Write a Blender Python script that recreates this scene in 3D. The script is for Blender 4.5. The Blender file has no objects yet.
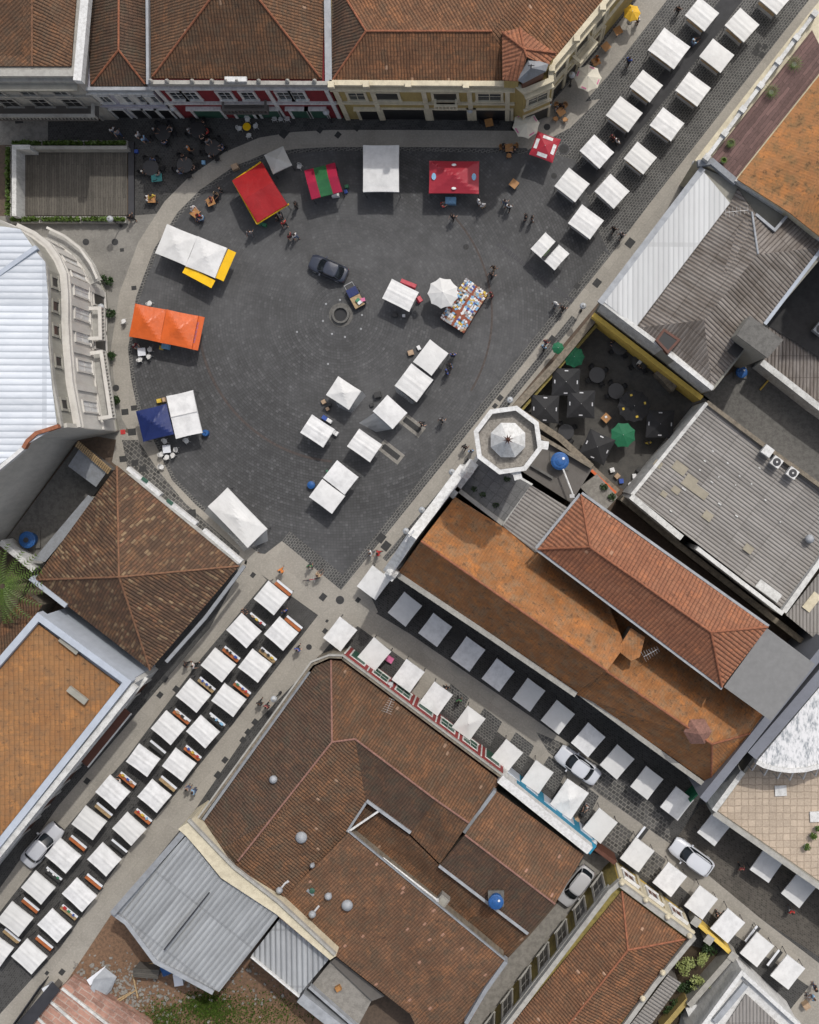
import bpy, math, random
from mathutils import Vector, Matrix
R = math.radians
random.seed(7)
# ---------------------------------------------------------------- camera, sky, sun, exposure
S = 0.09            # metres per photo pixel at ground level
H = 113.0           # camera height
NX, NY = 505.0, 465.0   # photo pixel straight under the camera (the photograph is a crop of a nadir view)
scene = bpy.context.scene
cd = bpy.data.cameras.new('camera'); cam = bpy.data.objects.new('camera', cd)
scene.collection.objects.link(cam); scene.camera = cam
cam.location = (0, 0, H); cam.rotation_euler = (0, 0, 0)
cd.sensor_fit = 'VERTICAL'; cd.sensor_height = 36; cd.sensor_width = 36
cd.lens = 36 * (H / S) / 1024
cd.shift_x = (409.5 - NX) / 1024; cd.shift_y = -(512 - NY) / 1024
cd.clip_end = 3000; cd.clip_start = 1
SUN_EL = 55.5; SUN_DIR = Vector((0.45, 0.89))      # horizontal direction towards the sun
w = bpy.data.worlds.new('World'); scene.world = w; w.use_nodes = True
nt = w.node_tree; bg = nt.nodes['Background']
sk = nt.nodes.new('ShaderNodeTexSky'); sk.sky_type = 'NISHITA'; sk.sun_disc = False
sk.sun_elevation = R(SUN_EL); sk.sun_rotation = math.atan2(SUN_DIR.x, SUN_DIR.y)
sk.air_density = 1.0; sk.dust_density = 4.0; sk.ozone_density = 0.6
hs = nt.nodes.new('ShaderNodeHueSaturation'); hs.inputs['Saturation'].default_value = .55   # broken cloud: paler sky
nt.links.new(sk.outputs[0], hs.inputs['Color']); nt.links.new(hs.outputs[0], bg.inputs[0]); bg.inputs[1].default_value = 0.15
sl = bpy.data.lights.new('sun', 'SUN'); sl.energy = 2.1; sl.angle = R(0.9); sl.color = (1, .965, .91)
so = bpy.data.objects.new('sun', sl); scene.collection.objects.link(so)
hd = SUN_DIR.normalized() * math.cos(R(SUN_EL))
so.rotation_euler = Vector((hd.x, hd.y, math.sin(R(SUN_EL)))).to_track_quat('Z', 'Y').to_euler()
so.location = (20, 40, 90)
scene.view_settings.view_transform = 'Standard'; scene.view_settings.look = 'None'
scene.view_settings.exposure = -0.03; scene.view_settings.gamma = 1

# ---------------------------------------------------------------- helpers
C = scene.collection
def P(px, py, h=0.0):
    k = (H - h) / H * S
    return Vector(((px - NX) * k, (NY - py) * k, h))
def P2(px, py, h=0.0):
    v = P(px, py, h); return Vector((v.x, v.y))
class MB:
    def __init__(s): s.v = []; s.f = []; s.m = []; s.smooth = False
    def add(s, vs, fs, mi=0):
        o = len(s.v); s.v += [tuple(x) for x in vs]
        for f in fs: s.f.append([i + o for i in f]); s.m.append(mi)
        return s
    def box(s, cx, cy, cz, sx, sy, sz, rz=0, mi=0):
        c, n = math.cos(rz), math.sin(rz); vs = []
        for z in (-.5, .5):
            for x, y in ((-.5, -.5), (.5, -.5), (.5, .5), (-.5, .5)):
                X, Y = x * sx, y * sy
                vs.append((cx + X * c - Y * n, cy + X * n + Y * c, cz + z * sz))
        return s.add(vs, [(3, 2, 1, 0), (4, 5, 6, 7), (0, 1, 5, 4), (1, 2, 6, 5), (2, 3, 7, 6), (3, 0, 4, 7)], mi)
    def tube(s, a, b, r0, r1=None, n=8, mi=0):
        a, b = Vector(a), Vector(b); r1 = r0 if r1 is None else r1
        d = (b - a).normalized(); u = d.orthogonal().normalized(); w_ = d.cross(u)
        vs = []
        for p, r in ((a, r0), (b, r1)):
            for i in range(n):
                t = 2 * math.pi * i / n; vs.append(p + u * math.cos(t) * r + w_ * math.sin(t) * r)
        fs = [(i, (i + 1) % n, n + (i + 1) % n, n + i) for i in range(n)]
        fs += [tuple(range(n))[::-1], tuple(range(n, 2 * n))]
        return s.add(vs, fs, mi)
    def lathe(s, x, y, prof, n=16, mi=0, sy=1.0):
        vs = []; fs = []
        for r, z in prof:
            for i in range(n):
                t = 2 * math.pi * i / n; vs.append((x + r * math.cos(t), y + r * math.sin(t) * sy, z))
        for k in range(len(prof) - 1):
            for i in range(n):
                j = (i + 1) % n; fs.append((k * n + i, k * n + j, (k + 1) * n + j, (k + 1) * n + i))
        fs.append(tuple(range(n))[::-1]); fs.append(tuple(range((len(prof) - 1) * n, len(prof) * n)))
        return s.add(vs, fs, mi)
    def prism(s, pts, z0, z1, mi=0):
        n = len(pts); pts = ccw([Vector(p[:2]) for p in pts])
        vs = [(p.x, p.y, z0) for p in pts] + [(p.x, p.y, z1) for p in pts]
        fs = [tuple(range(n))[::-1], tuple(range(n, 2 * n))]
        fs += [(i, (i + 1) % n, n + (i + 1) % n, n + i) for i in range(n)]
        return s.add(vs, fs, mi)
    def build(s, name, mat, parent=None, ang=0.0, uv=True):
        me = bpy.data.meshes.new(name); me.from_pydata(s.v, [], s.f)
        mats = mat if isinstance(mat, (list, tuple)) else [mat]
        for m in mats: me.materials.append(m)
        me.polygons.foreach_set('material_index', s.m)
        if s.smooth: me.polygons.foreach_set('use_smooth', [True] * len(me.polygons))
        me.update()
        if uv:
            l = me.uv_layers.new(name='UVMap'); ca, sa = math.cos(ang), math.sin(ang)
            for p in me.polygons:
                n = p.normal
                if abs(n.z) > .995: u = Vector((ca, sa, 0)); v = Vector((-sa, ca, 0))
                else: u = Vector((-n.y, n.x, 0)).normalized(); v = n.cross(u)
                for li in p.loop_indices:
                    co = me.vertices[me.loops[li].vertex_index].co
                    l.data[li].uv = (co.dot(u), co.dot(v))
        o = bpy.data.objects.new(name, me); C.objects.link(o)
        if parent: o.parent = parent
        return o
def area2(p): return sum(p[i].x * p[(i + 1) % len(p)].y - p[(i + 1) % len(p)].x * p[i].y for i in range(len(p)))
def ccw(p): return p if area2(p) > 0 else p[::-1]
def offset_loop(pts, d):
    """inset a closed loop (ccw) by d"""
    n = len(pts); out = []
    for i in range(n):
        a, b, c = pts[i - 1], pts[i], pts[(i + 1) % n]
        e1 = (b - a).normalized(); e2 = (c - b).normalized()
        n1 = Vector((-e1.y, e1.x)); n2 = Vector((-e2.y, e2.x)); m = n1 + n2
        if m.length < 1e-4: m = n1.copy()
        m.normalize(); k = d / max(.35, m.dot(n1)); out.append(b + m * k)
    return out
def tag(o, label=None, cat=None, group=None, kind=None):
    if label: o['label'] = label
    if cat: o['category'] = cat
    if group: o['group'] = group
    if kind: o['kind'] = kind
    return o
def empty(name, label, cat, loc=(0, 0, 0), rz=0, group=None):
    o = bpy.data.objects.new(name, None); C.objects.link(o); o.location = loc; o.rotation_euler = (0, 0, rz)
    o.empty_display_size = .3
    return tag(o, label, cat, group)
def kids(o): return [c for c in bpy.data.objects if c.parent == o]
def copy_tree(o, parent=None, ch=None):
    c = o.copy(); C.objects.link(c)
    if parent: c.parent = parent
    for k in TREE.get(o.name, []): copy_tree(k, c)
    return c
TREE = {}
def freeze(o):
    """remember a finished thing's tree so that copying it is fast"""
    ks = kids(o); TREE[o.name] = ks
    for k in ks: freeze(k)
used = set()
def place(proto, loc, rz, label, group=None, scale=None):
    if proto.name not in used: used.add(proto.name); o = proto
    else: o = copy_tree(proto)
    o.location = loc; o.rotation_euler = (0, 0, rz); o['label'] = label
    if group: o['group'] = group
    if scale: o.scale = scale
    return o
def kidof(o, name):
    return [c for c in o.children if c.name.split('.')[0] == name]

# ---------------------------------------------------------------- materials
def nodes(name, rough=.8, metallic=0):
    m = bpy.data.materials.new(name); m.use_nodes = True; t = m.node_tree
    b = t.nodes['Principled BSDF']; b.inputs['Roughness'].default_value = rough; b.inputs['Metallic'].default_value = metallic
    return m, t, b
def N(t, ty, ins=None, **kw):
    n = t.nodes.new(ty)
    for k, v in kw.items(): setattr(n, k, v)
    for k, v in (ins or {}).items():
        if hasattr(v, 'is_linked') or isinstance(v, bpy.types.NodeSocket): t.links.new(v, n.inputs[k])
        else: n.inputs[k].default_value = v
    return n
def ramp(t, fac, stops, const=False):
    r = t.nodes.new('ShaderNodeValToRGB'); e = r.color_ramp.elements
    if const: r.color_ramp.interpolation = 'CONSTANT'
    while len(e) < len(stops): e.new(.5)
    for i, (p, c) in enumerate(stops): e[i].position = p; e[i].color = (*c, 1)
    t.links.new(fac, r.inputs[0]); return r.outputs[0]
def mixc(t, fac, a, b, mode='MIX'):
    n = t.nodes.new('ShaderNodeMix'); n.data_type = 'RGBA'; n.blend_type = mode
    for i, v in ((0, fac), (6, a), (7, b)):
        if isinstance(v, bpy.types.NodeSocket): t.links.new(v, n.inputs[i])
        elif i == 0: n.inputs[0].default_value = v
        else: n.inputs[i].default_value = (*v, 1)
    return n.outputs[2]
def noise(t, vec, scale, detail=4, rough=.6):
    n = N(t, 'ShaderNodeTexNoise', {'Scale': scale, 'Detail': detail, 'Roughness': rough})
    if vec is not None: t.links.new(vec, n.inputs['Vector'])
    return n.outputs[0]
def math_(t, op, a, b=None):
    n = t.nodes.new('ShaderNodeMath'); n.operation = op
    for i, v in ((0, a), (1, b)):
        if v is None: continue
        if isinstance(v, bpy.types.NodeSocket): t.links.new(v, n.inputs[i])
        else: n.inputs[i].default_value = v
    return n.outputs[0]
def sc(c, k): return tuple(min(1, x * k) for x in c)
def pos(t): return t.nodes.new('ShaderNodeNewGeometry').outputs['Position']
def uvn(t): return t.nodes.new('ShaderNodeTexCoord').outputs['UV']
def plain(name, col, rough=.75, var=.25, scale=1.5, bump=0, metallic=0, obj=False):
    m, t, b = nodes(name, rough, metallic)
    v = t.nodes.new('ShaderNodeTexCoord').outputs['Object'] if obj else pos(t)
    f = noise(t, v, scale, 6, .65)
    c = ramp(t, f, [(.3, sc(col, 1 - var)), (.7, sc(col, 1 + var * .6))])
    t.links.new(c, b.inputs['Base Color'])
    if bump:
        bn = N(t, 'ShaderNodeBump', {'Strength': bump, 'Distance': .02, 'Height': noise(t, v, scale * 12)})
        t.links.new(bn.outputs[0], b.inputs['Normal'])
    return m
def dirty(name, col, dirt=(.08, .07, .06), amt=.5, rough=.85, scale=.6, streak=True):
    """plaster with grime patches and fine stains"""
    m, t, b = nodes(name, rough); p = pos(t)
    mp = N(t, 'ShaderNodeMapping', {'Vector': p, 'Scale': (1, 1, .25 if streak else 1)}).outputs[0]
    f = noise(t, mp, scale * 3, 8, .72); f2 = noise(t, mp, scale * 14, 4, .7)
    k = ramp(t, f, [(.44, (0, 0, 0)), (.60, (amt, amt, amt))])
    c = mixc(t, k, col, dirt)
    c = mixc(t, ramp(t, f2, [(.50, (0, 0, 0)), (.63, (amt * .7,) * 3)]), c, sc(dirt, 1.4))
    c = mixc(t, .35, c, ramp(t, noise(t, p, .35, 3), [(.3, sc(col, .75)), (.7, sc(col, 1.1))]), 'MIX')
    t.links.new(c, b.inputs['Base Color'])
    bn = N(t, 'ShaderNodeBump', {'Strength': .25, 'Distance': .02, 'Height': f2}); t.links.new(bn.outputs[0], b.inputs['Normal'])
    return m
def tiles(name, cols, lichen=None, lich_amt=.3, gapk=.55, mot=.57, hsat=.93, du=.25, dv=.36, bump=.9, dark=None, spots=0.0, contrast=1.0, spotcol=(.4, .2, .12)):
    """clay tile roof: barrels run down the slope, single tiles differ, stains and lichen in patches"""
    m, t, b = nodes(name, .85); uv = uvn(t)
    wob = N(t, 'ShaderNodeTexNoise', {'Vector': uv, 'Scale': .8, 'Detail': 3.0}).outputs[1]
    wv = N(t, 'ShaderNodeVectorMath', {0: wob, 1: (.5, .5, .5)}, operation='SUBTRACT').outputs[0]
    wv = N(t, 'ShaderNodeVectorMath', {0: wv, 1: (.22, .45, 0)}, operation='MULTIPLY').outputs[0]
    uv = N(t, 'ShaderNodeVectorMath', {0: uv, 1: wv}, operation='ADD').outputs[0]
    sep = N(t, 'ShaderNodeSeparateXYZ', {0: uv})
    u = math_(t, 'DIVIDE', sep.outputs[0], du); v = math_(t, 'DIVIDE', sep.outputs[1], dv)
    fu = math_(t, 'FRACT', u); fv = math_(t, 'FRACT', v)
    cell = N(t, 'ShaderNodeCombineXYZ', {0: math_(t, 'FLOOR', u), 1: math_(t, 'FLOOR', v)}).outputs[0]
    wn = N(t, 'ShaderNodeTexWhiteNoise', {'Vector': cell}, noise_dimensions='2D').outputs[0]
    n = len(cols); c = ramp(t, wn, [(i / n, cols[i]) for i in range(n)], True)
    avg = tuple(sum(x[k] for x in cols) / n for k in range(3))
    c = mixc(t, 1 - .75 * contrast, c, avg)
    p = pos(t)
    f = noise(t, p, .45, 8, .75)
    c = mixc(t, ramp(t, f, [(.36, (0, 0, 0)), (.62, (.8, .8, .8))]), c, dark or sc(avg, .5))
    if lichen:
        g = noise(t, p, 1.1, 8, .75)
        c = mixc(t, ramp(t, g, [(.50 - lich_amt * .1, (0, 0, 0)), (.62, (.8, .8, .8))]), c, lichen)
    hot = noise(t, N(t, 'ShaderNodeVectorMath', {0: p, 1: (37, 11, 5)}, operation='ADD').outputs[0], .8, 8, .75)
    c = mixc(t, ramp(t, hot, [(.52, (0, 0, 0)), (.62, (.55, .55, .55))]), c, (min(1, avg[0] * 1.55), avg[1] * 1.3, avg[2] * .95))
    g2 = noise(t, p, 2.2, 6, .8)
    c = mixc(t, ramp(t, g2, [(mot, (0, 0, 0)), (mot + .07, (.75, .75, .75))]), c, sc(avg, .3))
    if spots:
        c = mixc(t, ramp(t, wn, [(0, (0, 0, 0)), (1 - spots, (0, 0, 0)), (1 - spots + .001, (1, 1, 1))], True), c, spotcol)
    # mortar-dark gap between barrels and at each tile's lower lip
    gap = math_(t, 'LESS_THAN', fu, .2); lip = math_(t, 'LESS_THAN', fv, .14)
    hs = N(t, 'ShaderNodeHueSaturation', {'Hue': .504, 'Saturation': hsat, 'Value': .87, 'Color': c}); c = hs.outputs[0]
    gg = math_(t, 'MULTIPLY', math_(t, 'MAXIMUM', gap, math_(t, 'MULTIPLY', lip, .7)), gapk)
    c = mixc(t, gg, c, sc(avg, .25))
    t.links.new(c, b.inputs['Base Color'])
    hgt = math_(t, 'ADD', math_(t, 'SINE', math_(t, 'MULTIPLY', fu, math.pi)), math_(t, 'MULTIPLY', fv, -.5))
    bn = N(t, 'ShaderNodeBump', {'Strength': bump, 'Distance': .08, 'Height': hgt}); t.links.new(bn.outputs[0], b.inputs['Normal'])
    return m
def corrugated(name, col, pitch=.3, rough=.55, metallic=0, dirtc=(.12, .1, .08), amt=.6, bump=1, rows=1.8, amp=.06, vert=True):
    m, t, b = nodes(name, rough, metallic); uv = uvn(t)
    sep = N(t, 'ShaderNodeSeparateXYZ', {0: uv}); a, bb = (0, 1) if vert else (1, 0)
    fu = math_(t, 'FRACT', math_(t, 'DIVIDE', sep.outputs[a], pitch))
    h = math_(t, 'SINE', math_(t, 'MULTIPLY', fu, math.pi))
    mp = N(t, 'ShaderNodeMapping', {'Vector': uv, 'Scale': (1, .3, 1) if vert else (.3, 1, 1)}).outputs[0]
    f = noise(t, mp, .9, 8, .75)
    c = mixc(t, ramp(t, f, [(.40, (0, 0, 0)), (.60, (amt,) * 3)]), col, dirtc)
    cell = N(t, 'ShaderNodeCombineXYZ', {0: math_(t, 'FLOOR', math_(t, 'DIVIDE', sep.outputs[a], 1.05)), 1: math_(t, 'FLOOR', math_(t, 'DIVIDE', sep.outputs[bb], rows))}).outputs[0]
    wn = N(t, 'ShaderNodeTexWhiteNoise', {'Vector': cell}, noise_dimensions='2D').outputs[0]
    c = mixc(t, .25, c, ramp(t, wn, [(0, sc(col, .55)), (1, sc(col, 1.3))]))
    lip = math_(t, 'LESS_THAN', math_(t, 'FRACT', math_(t, 'DIVIDE', sep.outputs[bb], rows)), .04)
    val = math_(t, 'LESS_THAN', fu, .22)
    c = mixc(t, math_(t, 'MULTIPLY', math_(t, 'MAXIMUM', lip, val), .5 * amt + .1), c, sc(dirtc, .7))
    t.links.new(c, b.inputs['Base Color'])
    bn = N(t, 'ShaderNodeBump', {'Strength': bump, 'Distance': amp, 'Height': h}); t.links.new(bn.outputs[0], b.inputs['Normal'])
    return m
def grid(name, col, mortar, bw, bh, msz=.02, var=.3, rough=.85, offset=.5, stain=.4, bump=.4):
    m, t, b = nodes(name, rough); uv = uvn(t)
    wob = N(t, 'ShaderNodeTexNoise', {'Vector': uv, 'Scale': 1.6, 'Detail': 3.0}).outputs[1]
    wv = N(t, 'ShaderNodeVectorMath', {0: wob, 1: (.5, .5, .5)}, operation='SUBTRACT').outputs[0]
    wv = N(t, 'ShaderNodeVectorMath', {0: wv, 1: (min(bh * .9, .2),) * 3}, operation='MULTIPLY').outputs[0]
    uv = N(t, 'ShaderNodeVectorMath', {0: uv, 1: wv}, operation='ADD').outputs[0]
    br = N(t, 'ShaderNodeTexBrick', {'Vector': uv, 'Color1': (*sc(col, 1 + var), 1), 'Color2': (*sc(col, 1 - var), 1), 'Mortar': (*mortar, 1),
        'Scale': 1, 'Mortar Size': msz, 'Brick Width': bw, 'Row Height': bh, 'Bias': 0, 'Mortar Smooth': .3})
    br.offset = offset
    f = noise(t, pos(t), .45, 8, .7); f2 = noise(t, pos(t), 6, 3, .7)
    c = mixc(t, ramp(t, f, [(.42, (0, 0, 0)), (.62, (stain,) * 3)]), br.outputs[0], sc(col, .4))
    c = mixc(t, ramp(t, f2, [(.45, (0, 0, 0)), (.8, (.35,) * 3)]), c, sc(col, 1.8))
    t.links.new(c, b.inputs['Base Color'])
    bn = N(t, 'ShaderNodeBump', {'Strength': bump, 'Distance': .02, 'Height': br.outputs[1]}); bn.invert = True
    t.links.new(bn.outputs[0], b.inputs['Normal'])
    return m
def cobble_rings(name, col, centre):
    """setts laid in rings round the well; each sett has its own grey"""
    m, t, b = nodes(name, .7); p = pos(t)
    d = N(t, 'ShaderNodeVectorMath', {0: p, 1: (centre.x, centre.y, 0)}, operation='SUBTRACT').outputs[0]
    s = N(t, 'ShaderNodeSeparateXYZ', {0: d})
    r = math_(t, 'SQRT', math_(t, 'ADD', math_(t, 'MULTIPLY', s.outputs[0], s.outputs[0]), math_(t, 'MULTIPLY', s.outputs[1], s.outputs[1])))
    th = math_(t, 'ARCTAN2', s.outputs[1], s.outputs[0])
    k = math_(t, 'DIVIDE', r, .25); row = math_(t, 'FLOOR', k)
    a = math_(t, 'ADD', math_(t, 'MULTIPLY', math_(t, 'MULTIPLY', th, row), .9), math_(t, 'MULTIPLY', row, .37))
    wn = N(t, 'ShaderNodeTexWhiteNoise', {'Vector': N(t, 'ShaderNodeCombineXYZ', {0: row, 1: math_(t, 'FLOOR', a)}).outputs[0]}, noise_dimensions='2D').outputs[0]
    c = ramp(t, wn, [(0, sc(col, .7)), (.75, sc(col, 1.1)), (.9, sc(col, 1.4)), (1, sc(col, 2.2))])
    rowtone = N(t, 'ShaderNodeTexWhiteNoise', {'W': row}, noise_dimensions='1D').outputs[0]
    c = mixc(t, .27, c, ramp(t, rowtone, [(0, sc(col, .55)), (.6, sc(col, 1.0)), (1, sc(col, 1.7))]))
    joint = math_(t, 'MAXIMUM', math_(t, 'LESS_THAN', math_(t, 'FRACT', k), .22), math_(t, 'LESS_THAN', math_(t, 'FRACT', a), .16))
    c = mixc(t, math_(t, 'MULTIPLY', joint, .65), c, sc(col, .35))
    big = noise(t, N(t, 'ShaderNodeVectorMath', {0: p, 1: (9, 50, 3)}, operation='ADD').outputs[0], .09, 5, .6)
    c = mixc(t, ramp(t, big, [(.40, (0, 0, 0)), (.60, (.55,) * 3)]), c, sc(col, 1.75))
    f = noise(t, p, .3, 9, .75)
    c = mixc(t, ramp(t, f, [(.42, (0, 0, 0)), (.62, (.6,) * 3)]), c, sc(col, .55))
    c = mixc(t, ramp(t, noise(t, p, 1.6, 6, .8), [(.55, (0, 0, 0)), (.68, (.4,) * 3)]), c, sc(col, 2.1))
    t.links.new(c, b.inputs['Base Color'])
    bn = N(t, 'ShaderNodeBump', {'Strength': .2, 'Distance': .02, 'Height': wn}); t.links.new(bn.outputs[0], b.inputs['Normal'])
    return m
def cloth(name, col, rough=.55, seams=True, spec=.4, dirt=.2):
    m, t, b = nodes(name, rough)
    v = t.nodes.new('ShaderNodeTexCoord').outputs['Object']
    oi = t.nodes.new('ShaderNodeObjectInfo').outputs['Random']
    vv = N(t, 'ShaderNodeVectorMath', {0: v, 1: N(t, 'ShaderNodeCombineXYZ', {0: math_(t, 'MULTIPLY', oi, 50)}).outputs[0]}, operation='ADD').outputs[0]
    f = noise(t, vv, 1.4, 6, .65)
    c = ramp(t, f, [(.42, col), (.64, sc(col, 1 - dirt))])
    c = mixc(t, math_(t, 'MULTIPLY', oi, .8), c, tuple(a * b for a, b in zip(col, (.82, .815, .79))))
    t.links.new(c, b.inputs['Base Color'])
    b.inputs['Specular IOR Level'].default_value = spec
    bn = N(t, 'ShaderNodeBump', {'Strength': .6, 'Distance': .06, 'Height': noise(t, vv, 2.0, 4, .6)}); t.links.new(bn.outputs[0], b.inputs['Normal'])
    return m
M = {}
M['white_canvas'] = cloth('white_canvas', (.69, .69, .69))
M['cream_canvas'] = cloth('cream_canvas', (.66, .62, .52))
M['grey_canvas'] = cloth('grey_canvas', (.5, .5, .48))
M['red_vinyl'] = cloth('red_vinyl', (.34, .012, .014), .35, spec=.5)
M['crimson_vinyl'] = cloth('crimson_vinyl', (.36, .014, .05), .35, spec=.5)
M['red_canvas'] = cloth('red_canvas', (.40, .03, .05), .5)
M['rust_cloth'] = cloth('rust_cloth', (.28, .08, .045), .8)
M['green_vinyl'] = cloth('green_vinyl', (.03, .14, .05), .3, spec=.6)
M['green_canvas'] = cloth('green_canvas', (.015, .15, .07), .7)
M['orange_vinyl'] = cloth('orange_vinyl', (.62, .115, .02), .4, spec=.5)
M['yellow_vinyl'] = cloth('yellow_vinyl', (.85, .50, .0), .4)
M['blue_canvas'] = cloth('blue_canvas', (.012, .025, .12), .5)
M['black_canvas'] = cloth('black_canvas', (.018, .018, .02), .7, dirt=.3)
M['yellow_canvas'] = cloth('yellow_canvas', (.75, .45, .04), .6)
m, t, b = nodes('clear_plastic', .15); b.inputs['Base Color'].default_value = (.75, .78, .8, 1); b.inputs['Alpha'].default_value = .38; M['plastic_sheet'] = m
M['metal'] = plain('painted_metal', (.5, .5, .5), .4, .15, metallic=.3)
M['dark_metal'] = plain('dark_metal', (.03, .03, .035), .5)
M['lead'] = dirty('lead_flashing', (.25, .265, .285), amt=.35)
M['zinc'] = plain('zinc_gutter', (.30, .315, .335), .6, .25)
M['white_paint'] = dirty('white_paint', (.62, .62, .60), amt=.45)
M['white_clean'] = dirty('white_render', (.66, .66, .65), (.26, .25, .23), amt=.55, scale=1.2)
M['pale_blue'] = dirty('pale_blue_render', (.42, .46, .52), (.25, .28, .33), amt=.3)
M['grey_render'] = dirty('grey_render', (.30, .29, .25), (.15, .14, .12), amt=.35)
M['side_render'] = dirty('grey_side_render', (.50, .48, .43), (.2, .2, .18), amt=.3)
M['stone_trim'] = dirty('stone_trim', (.37, .36, .33), (.14, .13, .12), amt=.5)
M['theatre_wall'] = dirty('ivory_facade', (.56, .54, .50), (.3, .27, .24), amt=.35)
M['lilac'] = dirty('pale_lilac_render', (.40, .39, .45), (.2, .2, .25), amt=.4)
M['wine'] = dirty('wine_red_render', (.20, .012, .018), (.06, .01, .01), amt=.4)
M['ochre'] = dirty('ochre_render', (.38, .285, .10), (.16, .12, .05), amt=.4)
M['yellow_wall'] = dirty('bright_yellow_render', (.72, .50, .10), (.3, .2, .06), amt=.35)
M['cream_wall'] = dirty('cream_render', (.60, .54, .40), (.28, .24, .17), amt=.5)
M['mossy_yellow'] = dirty('mossy_yellow_render', (.28, .22, .06), (.05, .05, .02), amt=.8)
M['old_wall'] = dirty('stained_wall', (.22, .185, .14), (.05, .045, .035), amt=.85, scale=1)
M['dark_wall'] = dirty('dark_render', (.12, .11, .10), amt=.5)
M['teal'] = dirty('teal_blue_render', (.02, .22, .36), (.02, .1, .15), amt=.4)
M['red_wall'] = dirty('brick_red_render', (.28, .03, .03), amt=.4)
M['glass'] = plain('window_glass', (.025, .03, .035), .12, .3)
M['dark_glass'] = plain('dark_interior_pane', (.012, .012, .013), .4, .3)
M['green_wood'] = plain('green_shutter_paint', (.03, .09, .06), .6)
M['brown_wood'] = plain('brown_wood', (.10, .035, .02), .6)
M['table_wood'] = plain('table_wood', (.36, .17, .05), .5, .3, 3)
M['orange_board'] = plain('orange_brown_board', (.40, .12, .035), .6, .3, 3)
M['tan_board'] = plain('tan_board', (.36, .25, .13), .6, .4, 6)
M['white_board'] = plain('white_table_top', (.66, .68, .72), .4, .1)
M['blue_tank'] = plain('blue_plastic', (.012, .085, .27), .6, .35, 3)
M['terracotta'] = plain('ridge_terracotta', (.27, .10, .05), .8, .45, 3)
M['terracotta_old'] = plain('old_ridge_terracotta', (.20, .10, .055), .85, .5, 4)
M['terracotta_pink'] = plain('pink_ridge_mortar', (.25, .13, .10), .85, .4, 4)
M['leaf'] = plain('leaf_green', (.07, .12, .015), .6, .6, 5)
M['leaf_dark'] = plain('dark_leaf_green', (.025, .055, .012), .6, .5, 5)
M['leaf_pale'] = plain('pale_leaf_green', (.26, .30, .10), .6, .4, 5)
M['bark'] = plain('bark', (.07, .05, .035), .9, .4, 8)
M['soil'] = plain('planter_soil', (.05, .035, .02), .95, .4, 5)
# tile roofs
M['tile_brown'] = tiles('brown_clay_tiles', [(.165, .075, .034), (.20, .09, .04), (.23, .105, .047), (.18, .082, .038), (.14, .066, .032)], (.12, .08, .048), .35, spots=.006, spotcol=(.32, .19, .12))
M['tile_rust'] = tiles('rust_clay_tiles', [(.24, .10, .04), (.29, .12, .05), (.33, .14, .06), (.22, .092, .04), (.19, .08, .036)], (.15, .085, .045), .2, spots=.006, spotcol=(.42, .24, .15))
M['tile_pyr'] = tiles('patchy_barrel_tiles', [(.11, .055, .03), (.15, .07, .036), (.24, .125, .06), (.36, .24, .13), (.13, .062, .035), (.10, .05, .028), (.22, .09, .045), (.12, .06, .032)], None, du=.27, dv=.45, contrast=1.15, dark=(.08, .045, .027))
M['tile_church'] = tiles('lichened_church_tiles', [(.38, .165, .07), (.42, .19, .08), (.34, .145, .062), (.40, .175, .078)], (.30, .20, .12), .34, hsat=1.03, gapk=.25, mot=.54, du=.24, dv=.38, bump=.25, dark=(.25, .10, .035))
M['tile_bright'] = tiles('bright_terracotta_tiles', [(.31, .115, .055), (.34, .13, .063), (.37, .145, .073), (.33, .122, .06), (.28, .10, .05)], None, du=.32, dv=.36, bump=1, spots=.006, dark=(.28, .09, .04))
M['tile_orange'] = tiles('orange_flat_tiles', [(.33, .165, .068), (.36, .18, .076), (.30, .15, .062), (.345, .17, .07)], (.24, .13, .065), .3, hsat=1.0, gapk=.33, du=.42, dv=.42, bump=.3, dark=(.28, .12, .045))
M['tile_lichen'] = tiles('orange_lichen_tiles', [(.37, .165, .07), (.40, .18, .078), (.34, .15, .066)], (.20, .13, .06), .4, hsat=1.02, gapk=.15, mot=.55, du=.25, dv=.4, bump=.15, dark=(.34, .15, .055))
M['tile_patch'] = tiles('patched_brown_tiles', [(.22, .10, .048), (.26, .12, .058), (.19, .086, .042), (.235, .11, .052)], (.13, .085, .05), .4, spots=.012, spotcol=(.40, .20, .13))
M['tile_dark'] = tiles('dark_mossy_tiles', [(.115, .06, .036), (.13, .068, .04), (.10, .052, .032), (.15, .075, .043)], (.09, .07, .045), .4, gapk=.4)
M['tile_pink'] = tiles('pale_new_tiles', [(.36, .14, .08), (.42, .17, .10), (.33, .12, .07)], None, spots=.06, spotcol=(.55, .27, .18))
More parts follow.
